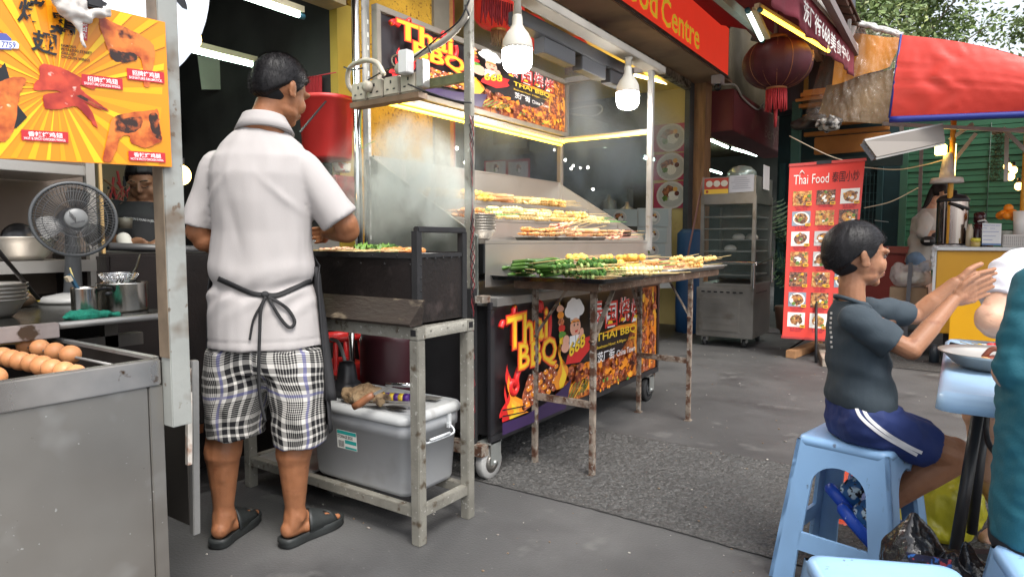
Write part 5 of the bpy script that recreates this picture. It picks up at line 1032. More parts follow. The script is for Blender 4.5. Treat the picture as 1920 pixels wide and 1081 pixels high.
# brick oven
t = thing('brick_stove', 'sooty brick stove behind the cook with a steel lid hung on it', 'stove', (-3.0, 1.6, 0))
MB().box((-3.6, 1.2, 0), (-2.9, 1.95, .985)).build('core', CHAR, t)
BR = mat('orange_brick', (.42, .15, .06), .85, var=.25, vs=12, spots=[((.06, .03, .02), 14, .58, .7)], bump=.7, bs=60); mb = MB()
for r in range(9):
    z = .94-.085*(r+1)-.01*0
    for k in range(3): y = 1.25+.24*k+(.1 if r % 2 else 0)+.18*0; mb.box((-2.91, y, z), (-2.885, y+.215, z+.068))
mb.build('bricks', BR, t, bevel=.006); MB().box((-3.62, 1.18, .985), (-2.87, 1.97, 1.02)).build('slab', mat('sooty_slab', (.07, .065, .06), .6, var=.4, vs=8), t, bevel=.006)
mb = MB(); p = aX(388, 545, -2.86); mb.ell(p, (.01, .05, .012)); mb.tube(bez([aX(363, 535, -2.85), aX(352, 538, -2.85), aX(356, 548, -2.85), aX(368, 552, -2.85)]), .006, 8); mb.build('lid', CHROME, t)
t = thing('gas_pipe_rail', 'dark pipe rail in front of the kitchen worker', 'pipe', (-3, 1.4, 1.05)); MB().tube([aX(205, 462, -3.0), aX(420, 470, -2.9)], .018, 12).build('pipe', flat((.06, .06, .062), .4), t)
t = thing('black_hob', 'black stove block behind the stainless pot', 'stove', (-2.9, 1.3, .85)); MB().box((-3.05, 1.16, .3), (-2.6, 1.75, 1.02)).build('body', CHAR, t, bevel=.01)
t = thing('range_hood', 'dark extractor duct across the back of the kitchen', 'duct', (-5, 2, 1.9)); MB().bar((-5.2, .6, 1.95), (-4.4, 2.44, 1.8), .3, .2).build('duct', mat('duct_brown', (.05, .035, .025), .6, var=.3, vs=3), t); MB().box((-5.9, .5, .8), (-4.6, 2.4, 1.65)).build('wall_panel', mat('tan_panel', (.2, .15, .09), .7, var=.2, vs=2), t)
t = thing('red_wires', 'tangle of red and black gas hoses on the back wall', 'hoses', (-3.6, 1.5, 1.4)); mb = MB()
for k in range(7): mb.mat(k % 3).tube(bez([aX(195+rnd(0, 50), 320+rnd(0, 30), -3.9), aX(190+rnd(0, 60), 350+rnd(0, 30), -3.9), aX(195+rnd(0, 50), 385+rnd(0, 20), -3.9), aX(200+rnd(0, 50), 350, -3.9)]), .007, 6)
mb.build('hose', [flat((.3, .02, .02)), BLACK, flat((.2, .1, .05))], t)
# ================================================================ SHOP INTERIOR SEEN THROUGH THE SMOKE
t = thing('open_sign', 'dim unlit OPEN sign hanging inside the dark shop', 'sign', (-3.6, 4.9, 2.0)); mb = MB(); X = -3.4
text(mb, 'OPEN', [aX(931, 268, X), aX(982, 262, X), aX(982, 246, X), aX(931, 249, X)], (0, 0, 0), 0, .015); mb.build('letters', flat((.2, .05, .05), .5), t)
MB().poly([aX(925, 272, X-.02), aX(988, 266, X-.02), aX(988, 240, X-.02), aX(925, 243, X-.02)], .008, (1, 0, 0)).build('backing', flat((.03, .03, .035)), t); mb = MB(); mb.tube([aX(930, 243, X), aX(928, 200, X)], .003, 4); mb.tube([aX(984, 241, X), aX(986, 200, X)], .003, 4); mb.build('chain', flat((.2, .2, .2)), t)
def picture_disc(mb, c, ux, uz, r, k0, seed):
    """a plate of food printed flat: c centre, ux/uz unit vectors, material slots from k0: plate, rice, meat, green, egg, sauce"""
    random.seed(seed); n = ux.cross(uz).normalized(); n = n if n.dot(V((0, 0, H))-c) > 0 else -n; l = [0]
    def e(u, v, ru, rv, mi, a0=0, wob=0):
        l[0] += 1; mb.mat(mi).poly([c+ux*(u*r+(cos(a)*ru*cos(a0)-sin(a)*rv*sin(a0))*r*(1+wob*noise.noise(V((cos(a)*2, sin(a)*2, seed+l[0])))))+uz*(v*r+(cos(a)*ru*sin(a0)+sin(a)*rv*cos(a0))*r*(1+wob*noise.noise(V((cos(a)*2, sin(a)*2, seed+l[0])))))+n*.0006*l[0] for a in [2*pi*i/22 for i in range(22)]])
    e(0, 0, 1, .92, k0); e(0, 0, .86, .78, k0+6)
    e(rnd(-.3, -.1), rnd(.1, .3), .42, .36, k0+2, rnd(0, 1), .4); e(rnd(0, .2), rnd(-.2, 0), .36, .32, k0+1, 0, .3); e(-.4, -.2, .2, .18, k0+3, 0, .5); e(.42, .1, .2, .2, k0); e(.42, .1, .16, .16, k0+5); e(.3, .38, .16, .15, k0+4)
FOODM = [flat((.55, .53, .5), .4), flat((.7, .68, .62), .5), mat('print_meat_plate', (.1, .03, .015), .4, col2=(.4, .14, .05), vs=24, ramp=(.4, .6)), mat('print_leaf', (.03, .1, .015), .4, col2=(.2, .3, .05), vs=22), flat((.65, .35, .08), .4), flat((.1, .02, .01), .3), flat((.42, .42, .4), .4)]
POSTM = [flat((.4, .04, .09), .35)]+FOODM
t = thing('menu_poster', 'three magenta food photo panels fixed to the yellow side wall', 'menu poster', (-3.1, 7.98, 1.9))
for k, (a, b) in enumerate(((230, 285), (286, 338), (339, 391))):
    mb = MB(); Y = 7.985; q = [aY(1225, b, Y), aY(1291, b-1.5, Y), aY(1292, a-1, Y), aY(1226, a+5, Y)]; mb.mat(0).poly(q); o_ = sum(q, V())/4; o_.y -= .003; picture_disc(mb, o_, V((1, 0, 0)), V((0, 0, 1)), .19, 1, 3+k); mb.build('photo_panel', POSTM, t, recalc=False)
t = thing('picture_menu', 'pale glossy picture menu stand in front of the yellow side wall', 'menu stand', (-3.05, 7.3, 1.0)); Y = 7.2
for k, (x0, x1, a, b) in enumerate(((1130, 1195, 392, 424), (1197, 1253, 392, 424), (1197, 1250, 426, 455), (1197, 1247, 457, 482))):
    mb = MB(); q = [aY(x0, b, Y), aY(x1, b, Y), aY(x1, a, Y), aY(x0, a, Y)]; mb.mat(0).poly(q); o_ = sum(q, V())/4; o_.y -= .003; picture_disc(mb, o_, V((1, 0, 0)), V((0, 0, 1)), .09, 1, 13+k); mb.build('photo_panel', [flat((.42, .47, .47), .2)]+FOODM, t, recalc=False)
MB().poly([aY(1195, 540, Y+.02), aY(1258, 540, Y+.02), aY(1258, 390, Y+.02), aY(1195, 390, Y+.02)], .02, (0, 1, 0)).build('backing', flat((.5, .5, .48)), t)
t = thing('small_menu_board', 'red framed picture board behind the top shelf of the cart', 'menu board', (-3.3, 4.6, 1.5)); X = -3.2; mb = MB(); q = [aX(908, 332, X), aX(994, 340, X), aX(994, 297, X), aX(908, 302, X)]; mb.mat(0).poly(q)
for k, x in enumerate((930, 972)): mb.mat(7).poly([aX(x-19, 329, X+.004), aX(x+18, 332, X+.004), aX(x+18, 302, X+.004), aX(x-19, 304, X+.004)]); picture_disc(mb, aX(x, 317, X+.008), V((0, 1, 0)), V((0, 0, 1)), .06, 1, 23+k)
mb.build('board', [flat((.35, .04, .05), .4)]+FOODM, t, recalc=False)
tube_light(aX(1128, 273, -4.0), aX(1190, 289, -4.0), 'short greenish tube light deep inside the smoky shop', casing=False, r=.02); tube_light(aX(1205, 294, -2.98), aX(1224, 299, -2.98), 'second greenish tube light half behind the cart corner post', casing=False, r=.02)
tube_light(aX(1098, 118, -3.0), aX(1266, 160, -3.0), 'warm tube light under the yellow panel of the shop opening', TW, r=.015, off=(-.03, 0, .02))
for k, (x, y) in enumerate(((856, 278), (873, 305), (1039, 281), (1060, 300), (1071, 316), (1075, 311), (1088, 315), (1102, 314), (1112, 355))):
    p = aX(x, y, -4.0); b = thing('fairy_bulb', 'tiny white string bulb glowing in the dark shop', 'light bulb', p, group='tiny string bulbs inside the smoky shop'); MB().ell(p, (.018,)*3, nu=8, nv=6).build('globe', LAMP if False else mat('small_bulb', (1, 1, 1), .4, em=(1, .93, .8), ems=14), b)
t = thing('kitchen_range', 'grey steel cooking range with pots deep inside the shop', 'kitchen range', (-5.4, 7, 0)); GK = mat('hazy_steel', (.16, .17, .17), .5, .4, var=.4, vs=3)
mb = MB(); mb.box((-5.5, 7.35, 0), (-3.4, 7.98, 1.25)); mb.build('counter', GK, t); mb = MB()
for k, (y, r, h) in enumerate(((4.2, .16, .25), (4.6, .13, .35), (5.05, .2, .2), (5.6, .1, .3), (5.85, .1, .2))): MB().lathe((y-9.3, 7.6, 1.25), [(r, 0), (r, h), (r*.3, h+.05), (.02, h+.1)], 18).build('stock_pot', [GK, STEEL, flat((.25, .15, .12))][k % 3], t)
MB().box((-4.1, 7.7, 1.27), (-3.5, 7.9, 1.72)).build('glass_case', mat('case', (.14, .16, .16), .3, .2, var=.6, vs=5), t); MB().box((-5.4, 7.3, 2.3), (-3.9, 7.98, 2.6)).build('hood', GK, t)
for p, s_ in ((aX(985, 300, -5.2), .12), (aX(1016, 310, -5.2), .1)): pass
t = thing('pendant_switch', 'small white shade hanging on a cord inside the shop', 'pendant', aX(1160, 335, -4.2)); MB().tube([aX(1146, 262, -4.2), aX(1150, 300, -4.2), aX(1160, 336, -4.2)], .006, 5).build('cord', flat((.6, .6, .55)), t); MB().lathe(aX(1160, 341, -4.2), [(.035, 0), (.03, .02), (.01, .035)], 14).build('shade', WHITEP, t)
t = thing('hose_loop', 'pale loop of plastic hose hanging in the shop opening', 'hose', aX(1090, 205, -3.2)); MB().tube(bez([aX(1066, 206, -3.2), aX(1100, 200, -3.2), aX(1124, 198, -3.2), aX(1128, 208, -3.2), aX(1110, 218, -3.2), aX(1066, 213, -3.2)]), .01, 8).build('hose', flat((.35, .35, .32)), t)
for k, (x, y) in enumerate(((975, 262), (1004, 268))): tag(MB().poly([aX(x-12, y+16, -3.6), aX(x+12, y+16, -3.6), aX(x+12, y-10, -3.6), aX(x-12, y-10, -3.6)], .005, (1, 0, 0)).build('price_card', flat((.3, .34, .32))), ('pale card hanging beside the OPEN sign', 'pale card hanging behind the far cart post')[k], 'card')
# lanterns
def lantern(c, R, Hh, label, m, gold, ribs=12, tass=None, group=None, tl=.5, seams=28):
    t = thing('lantern', label, 'lantern', c, group=group); c = V(c)
    n = 48; rings = []
    for j in range(15):
        a = -pi/2*.86+pi*.86*j/14; rr = R*cos(a)**.75; zz = Hh*sin(a); rings.append([(c.x+rr*(1-.045*(abs(cos(ribs*th/2))**6))*cos(th), c.y+rr*(1-.045*(abs(cos(ribs*th/2))**6))*sin(th), c.z+zz) for th in [2*pi*i/n for i in range(n)]])
    mb = MB(); stack(mb, rings); mb.build('globe', m, t)
    mb = MB()
    for i in range(ribs):
        th = 2*pi*i/ribs; mb.tube([c+V((R*1.003*cos(a)**.75*cos(th)*.957, R*1.003*cos(a)**.75*sin(th)*.957, Hh*sin(a))) for a in [-1.3+2.6*k/14 for k in range(15)]], R*.008, 5)
    mb.build('rib', gold, t)
    zb = c.z-Hh*.97; mb = MB(); mb.lathe((c.x, c.y, zb-.02), [(R*.28, 0), (R*.3, .02), (R*.3, .035)], 24); mb.lathe((c.x, c.y, c.z+Hh*.93), [(R*.3, 0), (R*.3, .03), (R*.26, .05)], 24); mb.build('collar', gold, t)
    mb = MB()
    for i in range(seams): th = 2*pi*i/seams; p = V((c.x+R*.28*cos(th), c.y+R*.28*sin(th), zb-.02)); mb.tube([p, p+V((rnd(-.004, .004), rnd(-.004, .004), -R*tl*.5)), p+V((rnd(-.01, .01), rnd(-.01, .01), -R*tl))], [R*.025, R*.03, R*.022], 5)
    mb.build('fringe', tass or m, t); MB().tube([c+V((0, 0, Hh*.9)), c+V((0, 0, Hh+.35))], .004, 5).build('cord', BLACK, t); return t
GOLD = mat('gold_trim', (.5, .25, .05), .4, .3); MLAN = mat('maroon_silk', (.055, .007, .012), .65, var=.25, vs=5, bump=.1, bs=60, spec=.4)
c = aD(1457, 120, 5.9); LT = lantern(c, .3, .215, 'huge dark maroon lantern with gold seams hanging before the box sign', MLAN, mat('thin_gold', (.32, .12, .04), .4), 14, mat('red_fringe', (.35, .015, .02), .7), tl=.62)
mb = MB(); 
for k in range(26):
    a0 = rnd(0, 6.28); r = rnd(.01, .055); dirv = (_rt*.8-FH*.5).normalized(); sd = dirv.cross(V((0, 0, 1))); cc = c+dirv*.302+sd*(r*cos(a0))+V((0, 0, .03+r*sin(a0)*1.1)); mb.tube([cc-dirv*.01*(r/.05)**2*.8, cc+sd*.012*cos(a0*3)+V((0, 0, .012*sin(a0*3)))-dirv*.01*(r/.05)**2], .003, 5)
mb.build('gold_flower', flat((.45, .2, .07), .4), LT)
MB().tube([c+V((0, 0, -.4)), c+V((0, 0, -.56))], [.018, .012], 8).build('tassel', mat('red_fringe2', (.3, .015, .02), .7), LT)
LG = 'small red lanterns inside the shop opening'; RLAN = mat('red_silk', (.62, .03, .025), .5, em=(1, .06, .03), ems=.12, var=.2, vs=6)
for k, (x, y, X, R_) in enumerate(((1070, 95, -3.1, .17), (985, 62, -3.0, .19), (935, 20, -2.95, .2))): lantern(aX(x, y, X), R_, R_*.72, ('bright red lantern under the black cassette, farthest from the cook', 'bright red lantern behind the first big bulb', 'bright red lantern high above the upper sign, nearest the cook')[k], RLAN, GOLD, 12, mat('gold_fringe', (.4, .22, .08), .7), group=None, tl=.45)
t = thing('tassel_banner', 'row of dark red tassels hanging above the upper sign', 'tassels', aX(930, 15, -2.75)); 
for k in range(14): x = 905+4.2*k; mb = MB(); a = aX(x, -8+k*1.2, -2.75); mb.tube([a, a+V((rnd(-.006, .006), rnd(-.006, .006), -.09)), a+V((rnd(-.01, .01), rnd(-.01, .01), -.1-rnd(.03, .09)))], [.006, .009, .004], 6); mb.build('tassel', flat((.25, .015, .02), .8), t)

# camera on the fascia end, its conduit
t = thing('security_camera', 'white box and black dome camera under the end of the red fascia', 'camera', aZ(1346, 152, 2.95)); a = aZ(1346, 150, 2.95); MB().cbox(a, (.12, .13, .1)).build('junction_box', flat((.55, .5, .52), .5), t, bevel=.006); MB().ell(a+V((0, 0, -.08)), (.042, .042, .05)).build('dome', flat((.02, .02, .022), .2), t)
MB().tube(bez([aX(1354, 158, -2.42), aX(1378, 160, -2.38), aX(1394, 185, -2.38), aX(1420, 205, -2.38), aX(1433, 193, -2.38)]), .013, 8).build('conduit', flat((.5, .47, .42)), t)
tube_light(aX(1313, 254, -3.4), aX(1364, 276, -3.4), 'nearest greenish tube light in the shop behind the steel food warmer', r=.022); tube_light(aX(1370, 277, -3.4), aX(1418, 291, -3.4), 'second greenish tube light in the shop behind the food warmer', r=.022); tube_light(aX(1316, 314, -4.4), aX(1352, 325, -4.4), 'small distant tube light just above the food warmer', casing=False, r=.022)
# awning lamps
tube_light(aX(1403, 22, -1.5), aX(1428, 74, -1.5), 'white tube light in a tan fitting under the awning', mat('white_tube', (.9, .9, .9), .4, em=(.85, 1, .93), ems=1.7), r=.02, off=(.05, 0, .01))
tube_light(aX(1427, 20, -1.32), aX(1553, 96, -1.06), 'long amber tube light running under the awning valance', mat('amber_tube', (.9, .6, .1), .4, em=(1, .58, .05), ems=3.2), r=.016, off=(-.02, 0, .035))
# ================================================================ STEEL FOOD WARMER
FW = thing('food_warmer', 'tall stainless steel bun warmer cabinet with glass doors on castors', 'food warmer', (-1.93, 6.95, 0))
x0, x1, y0, y1 = -2.215, -1.65, 6.6, 7.3; WS = mat('worn_stainless', (.3, .29, .27), .35, .85, var=.2, vs=3, spots=[((.18, .15, .12), 5, .58, .8)], bump=.05, bs=60, rvar=.1)
mb = MB(); mb.box((x0, y0, .1), (x1, y1, .6)); mb.build('base', WS, FW, bevel=.006)
mb = MB(); mb.box((x0+.03, y0-.006, .16), (x1-.13, y0-.001, .5)); 
for k in range(5): mb.box((x0+.035, y0-.009, .165+.067*k), (x1-.135, y0-.0065, .165+.067*k+.06))
mb.build('door_panel', WS, FW)
mb = MB()
for k in range(7): mb.cbox((x0+.07+.063*k, y0-.0065, .555), (.034, .004, .013))
for k in range(9): mb.cbox((x1+.001, y0+.13+.05*k, .55), (.004, .02, .01))
mb.build('vent_slots', BLKV, FW)
mb = MB(); mb.box((x0+.02, y0+.02, .6), (x1-.0, y1, .64)); mb.box((x0+.02, y0+.02, 1.43), (x1, y1, 1.52)); mb.box((x0+.03, y0+.03, 1.52), (x1-.01, y1, 1.7))
for (x, y) in ((x0+.02, y0+.02), (x1-.035, y0+.02), (x1-.035, y1-.035), (x0+.02, y1-.035)): mb.box((x, y, .64), (x+.035, y+.035, 1.43))
mb.box((x0+.055, y1-.02, .64), (x1-.035, y1-.01, 1.43)); mb.build('upper_frame', WS, FW, bevel=.003)
GLS = mat('door_glass', (.05, .07, .065), .08, alpha=.25, spec=.4)
MB().box((x0+.056, y0+.024, .7), (x1-.036, y0+.028, 1.43)).build('glass_door', GLS, FW); MB().box((x1-.012, y0+.056, .7), (x1-.008, y1-.036, 1.43)).build('side_glass', GLS, FW)
for z in (.72, .83, .955, 1.07, 1.18, 1.3): MB().box((x0+.056, y0+.04, z), (x1-.036, y1-.03, z+.012)).build('rack', mat('rack_steel', (.5, .5, .48), .3, .6), FW)
mb = MB(); mb.tube(bez([(x0+.02, y0-.03, .86), (x1-.02, y0-.03, .855), (x1, y0-.028, .84), (x1+.004, y0-.025, .8), (x1+.004, y0-.02, .6)]), .009, 8); mb.tube(bez([(x1+.01, y0+.02, .83), (x1+.02, y0+.5, .87), (x1+.02, y1-.06, .88), (x1+.02, y1-.05, .62)]), .009, 8); mb.build('guard_rail', CHROME, FW)
mb = MB(); Y = y0+.028; q0, q1 = x0+.05, x0+.29; mb.mat(0).poly([(q0, Y, 1.535), (q1, Y, 1.535), (q1, Y, 1.69), (q0, Y, 1.69)]); mb.mat(1).poly([(q0, Y-.001, 1.535), (q1, Y-.001, 1.535), (q1, Y-.001, 1.58), (q0, Y-.001, 1.58)])
for k in range(3): mb.mat(2).ell((q0+.05+.075*k, Y-.002, 1.635), (.035, .001, .032), nu=14, nv=8)
text(mb, '包点专卖', [(q0+.05, Y-.003, 1.548), (q0+.16, Y-.003, 1.548), (q0+.16, Y-.003, 1.57), (q0+.05, Y-.003, 1.57)], (0, 0, 0), 3) if False else None
mb.mat(3).ell((q0+.03, Y-.003, 1.558), (.014, .001, .014), nu=10, nv=6)
mb.build('header_print', [flat((.42, .05, .03)), flat((.7, .45, .05)), flat((.6, .55, .45)), flat((.3, .04, .02))], FW, recalc=False)
mb = MB(); mb.mat(0).poly([(q1+.01, Y-.003, 1.54), (x1-.03, Y-.003, 1.545), (x1-.03, Y-.003, 1.71), (q1+.01, Y-.003, 1.705)]); 
for k in range(6): mb.mat(1).cbox((q1+.12+.01*(k % 2), Y-.0045, 1.68-.02*k), (.12+.03*(k % 3), .001, .004))
mb.build('notice', [flat((.5, .5, .52)), flat((.25, .25, .28))], FW, recalc=False)
mb = MB(); mb.mat(0).box((x1+.001, y0+.25, 1.58), (x1+.004, y0+.5, 1.82)); mb.build('side_notice', flat((.5, .5, .5)), FW)
for k, (x, y) in enumerate(((x0+.08, y0+.06), (x1-.1, y0+.1), (x1-.1, y1-.08))): c_ = MB(); c_.lathe((x-.015, y, .045), [(.002, 0), (.044, 0), (.044, .03), (.002, .03)], 18, axis=(1, 0, 0)); w_ = c_.build('castor', RUBBER, FW); MB().box((x-.03, y-.02, .05), (x+.03, y+.02, .1)).build('castor_fork', STEELD, w_)
for k, (u, z) in enumerate(((.36, 1.08), (.28, .965), (.46, 1.08))):
    m_ = MB(); m_.lathe((0, 0, 0), [(.002, 0), (.05, 0), (.062, .012), (.06, .03), (.04, .052), (.015, .06), (.002, .056)], 20); o = m_.build('steamed_bun', mat('bun_white', (.75, .72, .65), .6, sss=.05)); o.location = (x0+u, y0+.18+.12*(k == 2), z+.001); tag(o, ('white steamed bun on the upper rack of the warmer', 'white steamed bun on the lower rack of the warmer', 'white steamed bun at the back of the upper rack')[k], 'bun')
t = thing('steamer_lid', 'glass and steel steamer lid on top of the food warmer', 'lid', (-1.95, 7.0, 1.7)); MB().lathe((-1.9, 7.0, 1.701), [(.14, 0), (.15, .02), (.145, .07), (.1, .12), (.03, .14)], 26).build('lid', mat('greenish_lid', (.3, .36, .32), .25, .4), t)
t = thing('broom_handle', 'thin red and white stick leaning behind the food warmer', 'stick', (-2.4, 6.9, 0)); MB().tube([(-2.42, 6.9, .9), (-2.28, 6.95, 1.74)], .01, 6).build('stick', flat((.4, .2, .18)), t)
t = thing('blue_drum', 'blue barrel behind the food warmer', 'barrel', (-2.62, 7.4, 0)); MB().lathe((-2.6, 7.5, 0), [(.15, 0), (.16, .3), (.15, 1.15), (.1, 1.2)], 20).build('drum', flat((.02, .08, .2), .5), t)
# ================================================================ THAI FOOD BANNER
RB = thing('menu_banner', 'tall red roll up menu banner with rows of food photos and Thai Food heading', 'banner', (-1.0, 6.35, 0))
bl, br_, tr, tl = [aD(x, y, D) for x, y, D in ((1467, 631, 6.0), (1592, 640, 5.95), (1622, 299, 5.95), (1481, 310, 6.0))]
ux = (tr-tl).normalized(); nb = ux.cross(V((0, 0, 1))).normalized(); nb = nb if nb.dot(V((0, 0, H))-bl) > 0 else -nb
def BQ(u, v, l=0): return bl*(1-u)*(1-v)+br_*u*(1-v)+tr*u*v+tl*(1-u)*v+nb*(l*2.2+.004*sin(u*3+v*4))
g = MB().sm_(); n1, n2 = 24, 50
for l_ in (0, -.004): g.add([BQ(i/n1, j/n2, l_) for j in range(n2+1) for i in range(n1+1)], [(j*(n1+1)+i, j*(n1+1)+i+1, (j+1)*(n1+1)+i+1, (j+1)*(n1+1)+i) for j in range(n2) for i in range(n1)])
g.build('banner_sheet', mat('banner_red', (.68, .045, .03), .4, bump=.1, bs=8), RB, recalc=False)
mb = MB(); fm = [flat((.55, .53, .5), .4), flat((.8, .78, .72), .4), mat('food_print_a', (.1, .03, .01), .4, col2=(.5, .22, .06), vs=34, ramp=(.42, .58), spots=[((.6, .45, .25), 50, .6, .68)]), mat('food_print_b', (.42, .12, .03), .4, col2=(.7, .4, .12), vs=34, ramp=(.42, .58), spots=[((.08, .2, .02), 40, .58, .66)]), mat('food_print_c', (.06, .025, .015), .4, col2=(.3, .12, .07), vs=40, ramp=(.42, .58), spots=[((.6, .45, .3), 60, .62, .7)]), flat((.12, .22, .03), .4), flat((.8, .4, .02), .4), BLKV, flat((.35, .02, .04)), flat((.25, .3, .36))]
def bp(pts, mi, l): mb.mat(mi).poly([BQ(u, v, l) for u, v in pts])
rows = 7; v0 = .845; dv = .1165
caps = [['THAI TOMYAM FRIED RICE', 'TOMYAM', 'THAI PANDAN SEAFOOD'], ['THAI BUTTER PRAWN', 'THAI BBQ SAUCE CHICKEN', ''], ['SEAFOOD FRIED RICE', 'THAI GRILL CHICKEN', ''], ['THAI PANDAN CHICKEN RICE', 'THAI BLACK PEPPER CHICKEN RICE', ''], ['THAI PINEAPPLE FRIED RICE', 'THAI SPICY CHICKEN FRIED RICE', ''], ['THAI STYLE CHICKEN RICE', 'THAI PRAWN FRIED RICE', ''], ['THAI FRIED NOODLE', 'THAI PEPPER BEEF', '']]
for r in range(rows):
    for c_ in range(3):
        random.seed(r*7+c_); u0 = .06+.325*c_; u1 = u0+.255; vt = v0-dv*r; vb = vt-.083; bp([(u0, vb), (u1, vb), (u1, vt), (u0, vt)], random.choice((1, 0, 9, 4 if c_ == 0 else 0)), .0015)
        cu, cv = (u0+u1)/2, (vt+vb)/2; ru, rv = .115, .038
        full = (r*5+c_*3) % 4 in (0, 3)
        if full: bp([(u0, vb), (u1, vb), (u1, vt), (u0, vt)], random.choice((2, 3, 4)), .0019)
        elif (r+c_) % 3 != 0 or r > 3: bp([(cu+ru*cos(a), cv+rv*sin(a)) for a in [2*pi*i/20 for i in range(20)]], 1, .0022)
        f = random.choice((2, 3, 4)); bp([(cu+ru*.8*cos(a)*(1+.25*noise.noise(V((cos(a), sin(a), r+c_*3)))), cv+rv*.8*sin(a)*(1+.25*noise.noise(V((cos(a)+4, sin(a), r+c_*3))))) for a in [2*pi*i/20 for i in range(20)]], f, .0028)
        for k in range(9): a = rnd(0, 6.28); q = rnd(0, .95); x_ = cu+ru*q*cos(a); y_ = cv+rv*q*sin(a); w_ = rnd(.01, .03); bp([(x_+w_*cos(b), y_+w_*.35*sin(b)) for b in [2*pi*i/8 for i in range(8)]], random.choice((5, 6, 3, 1, 2, 4)), .0032+.0002*k)
        bp([(u1-.07, vb-.002), (u1+.004, vb-.002), (u1+.004, vb+.014), (u1-.07, vb+.014)], 6, .0045); bp([(u1-.055, vb+.004), (u1-.012, vb+.004), (u1-.012, vb+.009), (u1-.055, vb+.009)], 7, .0052)
        cp = caps[r][c_].split()
        if cp:
            h_ = max(1, len(cp)//2); text(mb, ' '.join(cp[:h_]) if len(cp) > 1 else cp[0], [BQ(u0+.03, vb-.014, .002), BQ(u1-.03, vb-.014, .002), BQ(u1-.03, vb-.004, .002), BQ(u0+.03, vb-.004, .002)], (0, 0, 0), 8, .02)
            if len(cp) > 1: text(mb, ' '.join(cp[h_:]), [BQ(u0+.05, vb-.026, .002), BQ(u1-.05, vb-.026, .002), BQ(u1-.05, vb-.017, .002), BQ(u0+.05, vb-.017, .002)], (0, 0, 0), 8, .02)
text(mb, 'Thai', [BQ(.06, .885, .002), BQ(.255, .885, .002), BQ(.255, .94, .002), BQ(.06, .94, .002)], (0, 0, 0), 1, .0); text(mb, 'Food', [BQ(.31, .885, .002), BQ(.535, .885, .002), BQ(.535, .94, .002), BQ(.31, .94, .002)], (0, 0, 0), 1, .0); text(mb, '泰国小炒', [BQ(.58, .885, .002), BQ(.94, .885, .002), BQ(.94, .945, .002), BQ(.58, .945, .002)], (0, 0, 0), 7, .0)
for a, b in (((.13, .945), (.165, .965)), ((.165, .965), (.2, .945))): mb.mat(1).tube([BQ(*a, .003), BQ(*b, .003)], .004, 5)
mb.build('printed_menu', fm, RB, recalc=False); random.seed(99)
mb = MB(); mb.bar(BQ(-.01, 1, .0), BQ(1.01, 1, .0), .02, .025); mb.build('top_bar', flat((.5, .06, .05), .4), RB); MB().bar(BQ(.33, 1.002, .0), BQ(.55, 1.002, .0), .026, .03).build('clip', BLACK, RB)
mb = MB(); mb.bar(BQ(-.02, 0, 0), BQ(1.02, 0, 0), .02, .02); mb.build('bottom_bar', flat((.4, .04, .04), .4), RB)
ft = aZ(1530, 680); MB().tube([ft, BQ(.5, .3, -.03)], .012, 10).build('stand_pole', BLACK, RB); MB().tube([aZ(1478, 655), BQ(.5, .02, -.04)], .009, 8).build('stand_leg', BLACK, RB); MB().tube([aZ(1572, 640), BQ(.5, .02, -.04)], .009, 8).build('stand_leg', BLACK, RB)
for k, (a, b) in enumerate((((1482, 664), (1535, 645)), ((1538, 650), (1552, 680)))):
    p, q = aZ(*a, .035), aZ(*b, .035); o = MB().bar(p, q, .085, .07).build('wood_block', mat('pale_block', (.42, .22, .1) if k == 0 else (.3, .25, .2), .75, var=.25, vs=8, bump=.3), bevel=.004); tag(o, ('orange brown timber block holding the banner stand down', 'grey brown timber block at the far side of the banner stand')[k], 'wood block')
# ================================================================ DRINKS STALL AND BACK KIOSK
GRN = mat('green_shutter', (.03, .13, .065), .55, var=.15, vs=3)
KI = thing('green_kiosk', 'dark green slatted kiosk with orange eaves behind the stalls', 'kiosk', (-.6, 10, 0))
mb = MB()
for k in range(30): z = .3+.075*k; mb.box((-.6, 9.98+.01*(k % 2), z), (.75, 10.02, z+.066))
mb.build('shutter', GRN, KI); MB().box((-.62, 10.03, 0), (.95, 10.1, 2.75)).build('back', flat((.012, .05, .03)), KI); MB().box((.72, 9.9, 0), (.8, 9.98, 2.75)).build('post', flat((.04, .1, .12)), KI); MB().box((-.68, 9.9, 0), (-.6, 10, 2.75)).build('post', flat((.03, .1, .06)), KI)
mb = MB()
for x in (-.15, .25): mb.tube([(x, 9.97, .3), (x, 9.97, 2.5)], .006, 5)
mb.build('wire_grid', flat((.02, .05, .03)), KI)
TEAL = mat('teal_paint', (.02, .075, .08), .6, var=.3, vs=2); mb = MB(); mb.box((-2.3, 10.4, 0), (-.62, 10.5, 3)); mb.build('teal_wall', mat('dark_teal', (.012, .04, .045), .7, var=.4, vs=2), KI)
for x in (-2.25, -1.72, -1.3, -.98): MB().box((x, 10.3, .6), (x+.07, 10.39, 2.2)).build('window_post', TEAL, KI)
mb = MB()
for k in range(9): mb.box((-1.22, 10.33, 1.0+.12*k), (-.92, 10.35, 1.01+.12*k))
for k in range(6): mb.box((-1.22+.05*k, 10.31, 1.0), (-1.21+.05*k, 10.33, 2.0))
mb.build('window_grille', TEAL, KI)
for k, (x, y) in enumerate(((1640, 413), (1695, 370), (1720, 425))): MB().bar(aY(x, y, 10.25), aY(x+26, y+3, 10.25), .01, .012).build('glint', flat((.5, .55, .55)), KI)
ORW = mat('orange_eave', (.48, .2, .045), .6, var=.15, vs=3)
for k, (z, d) in enumerate(((2.66, .0), (2.55, .12), (2.46, .24), (2.37, .36))): MB().box((-1.68, 8.6+d, z), (-.75, 8.7+d, z+.045)).build('eave_board', ORW, KI)
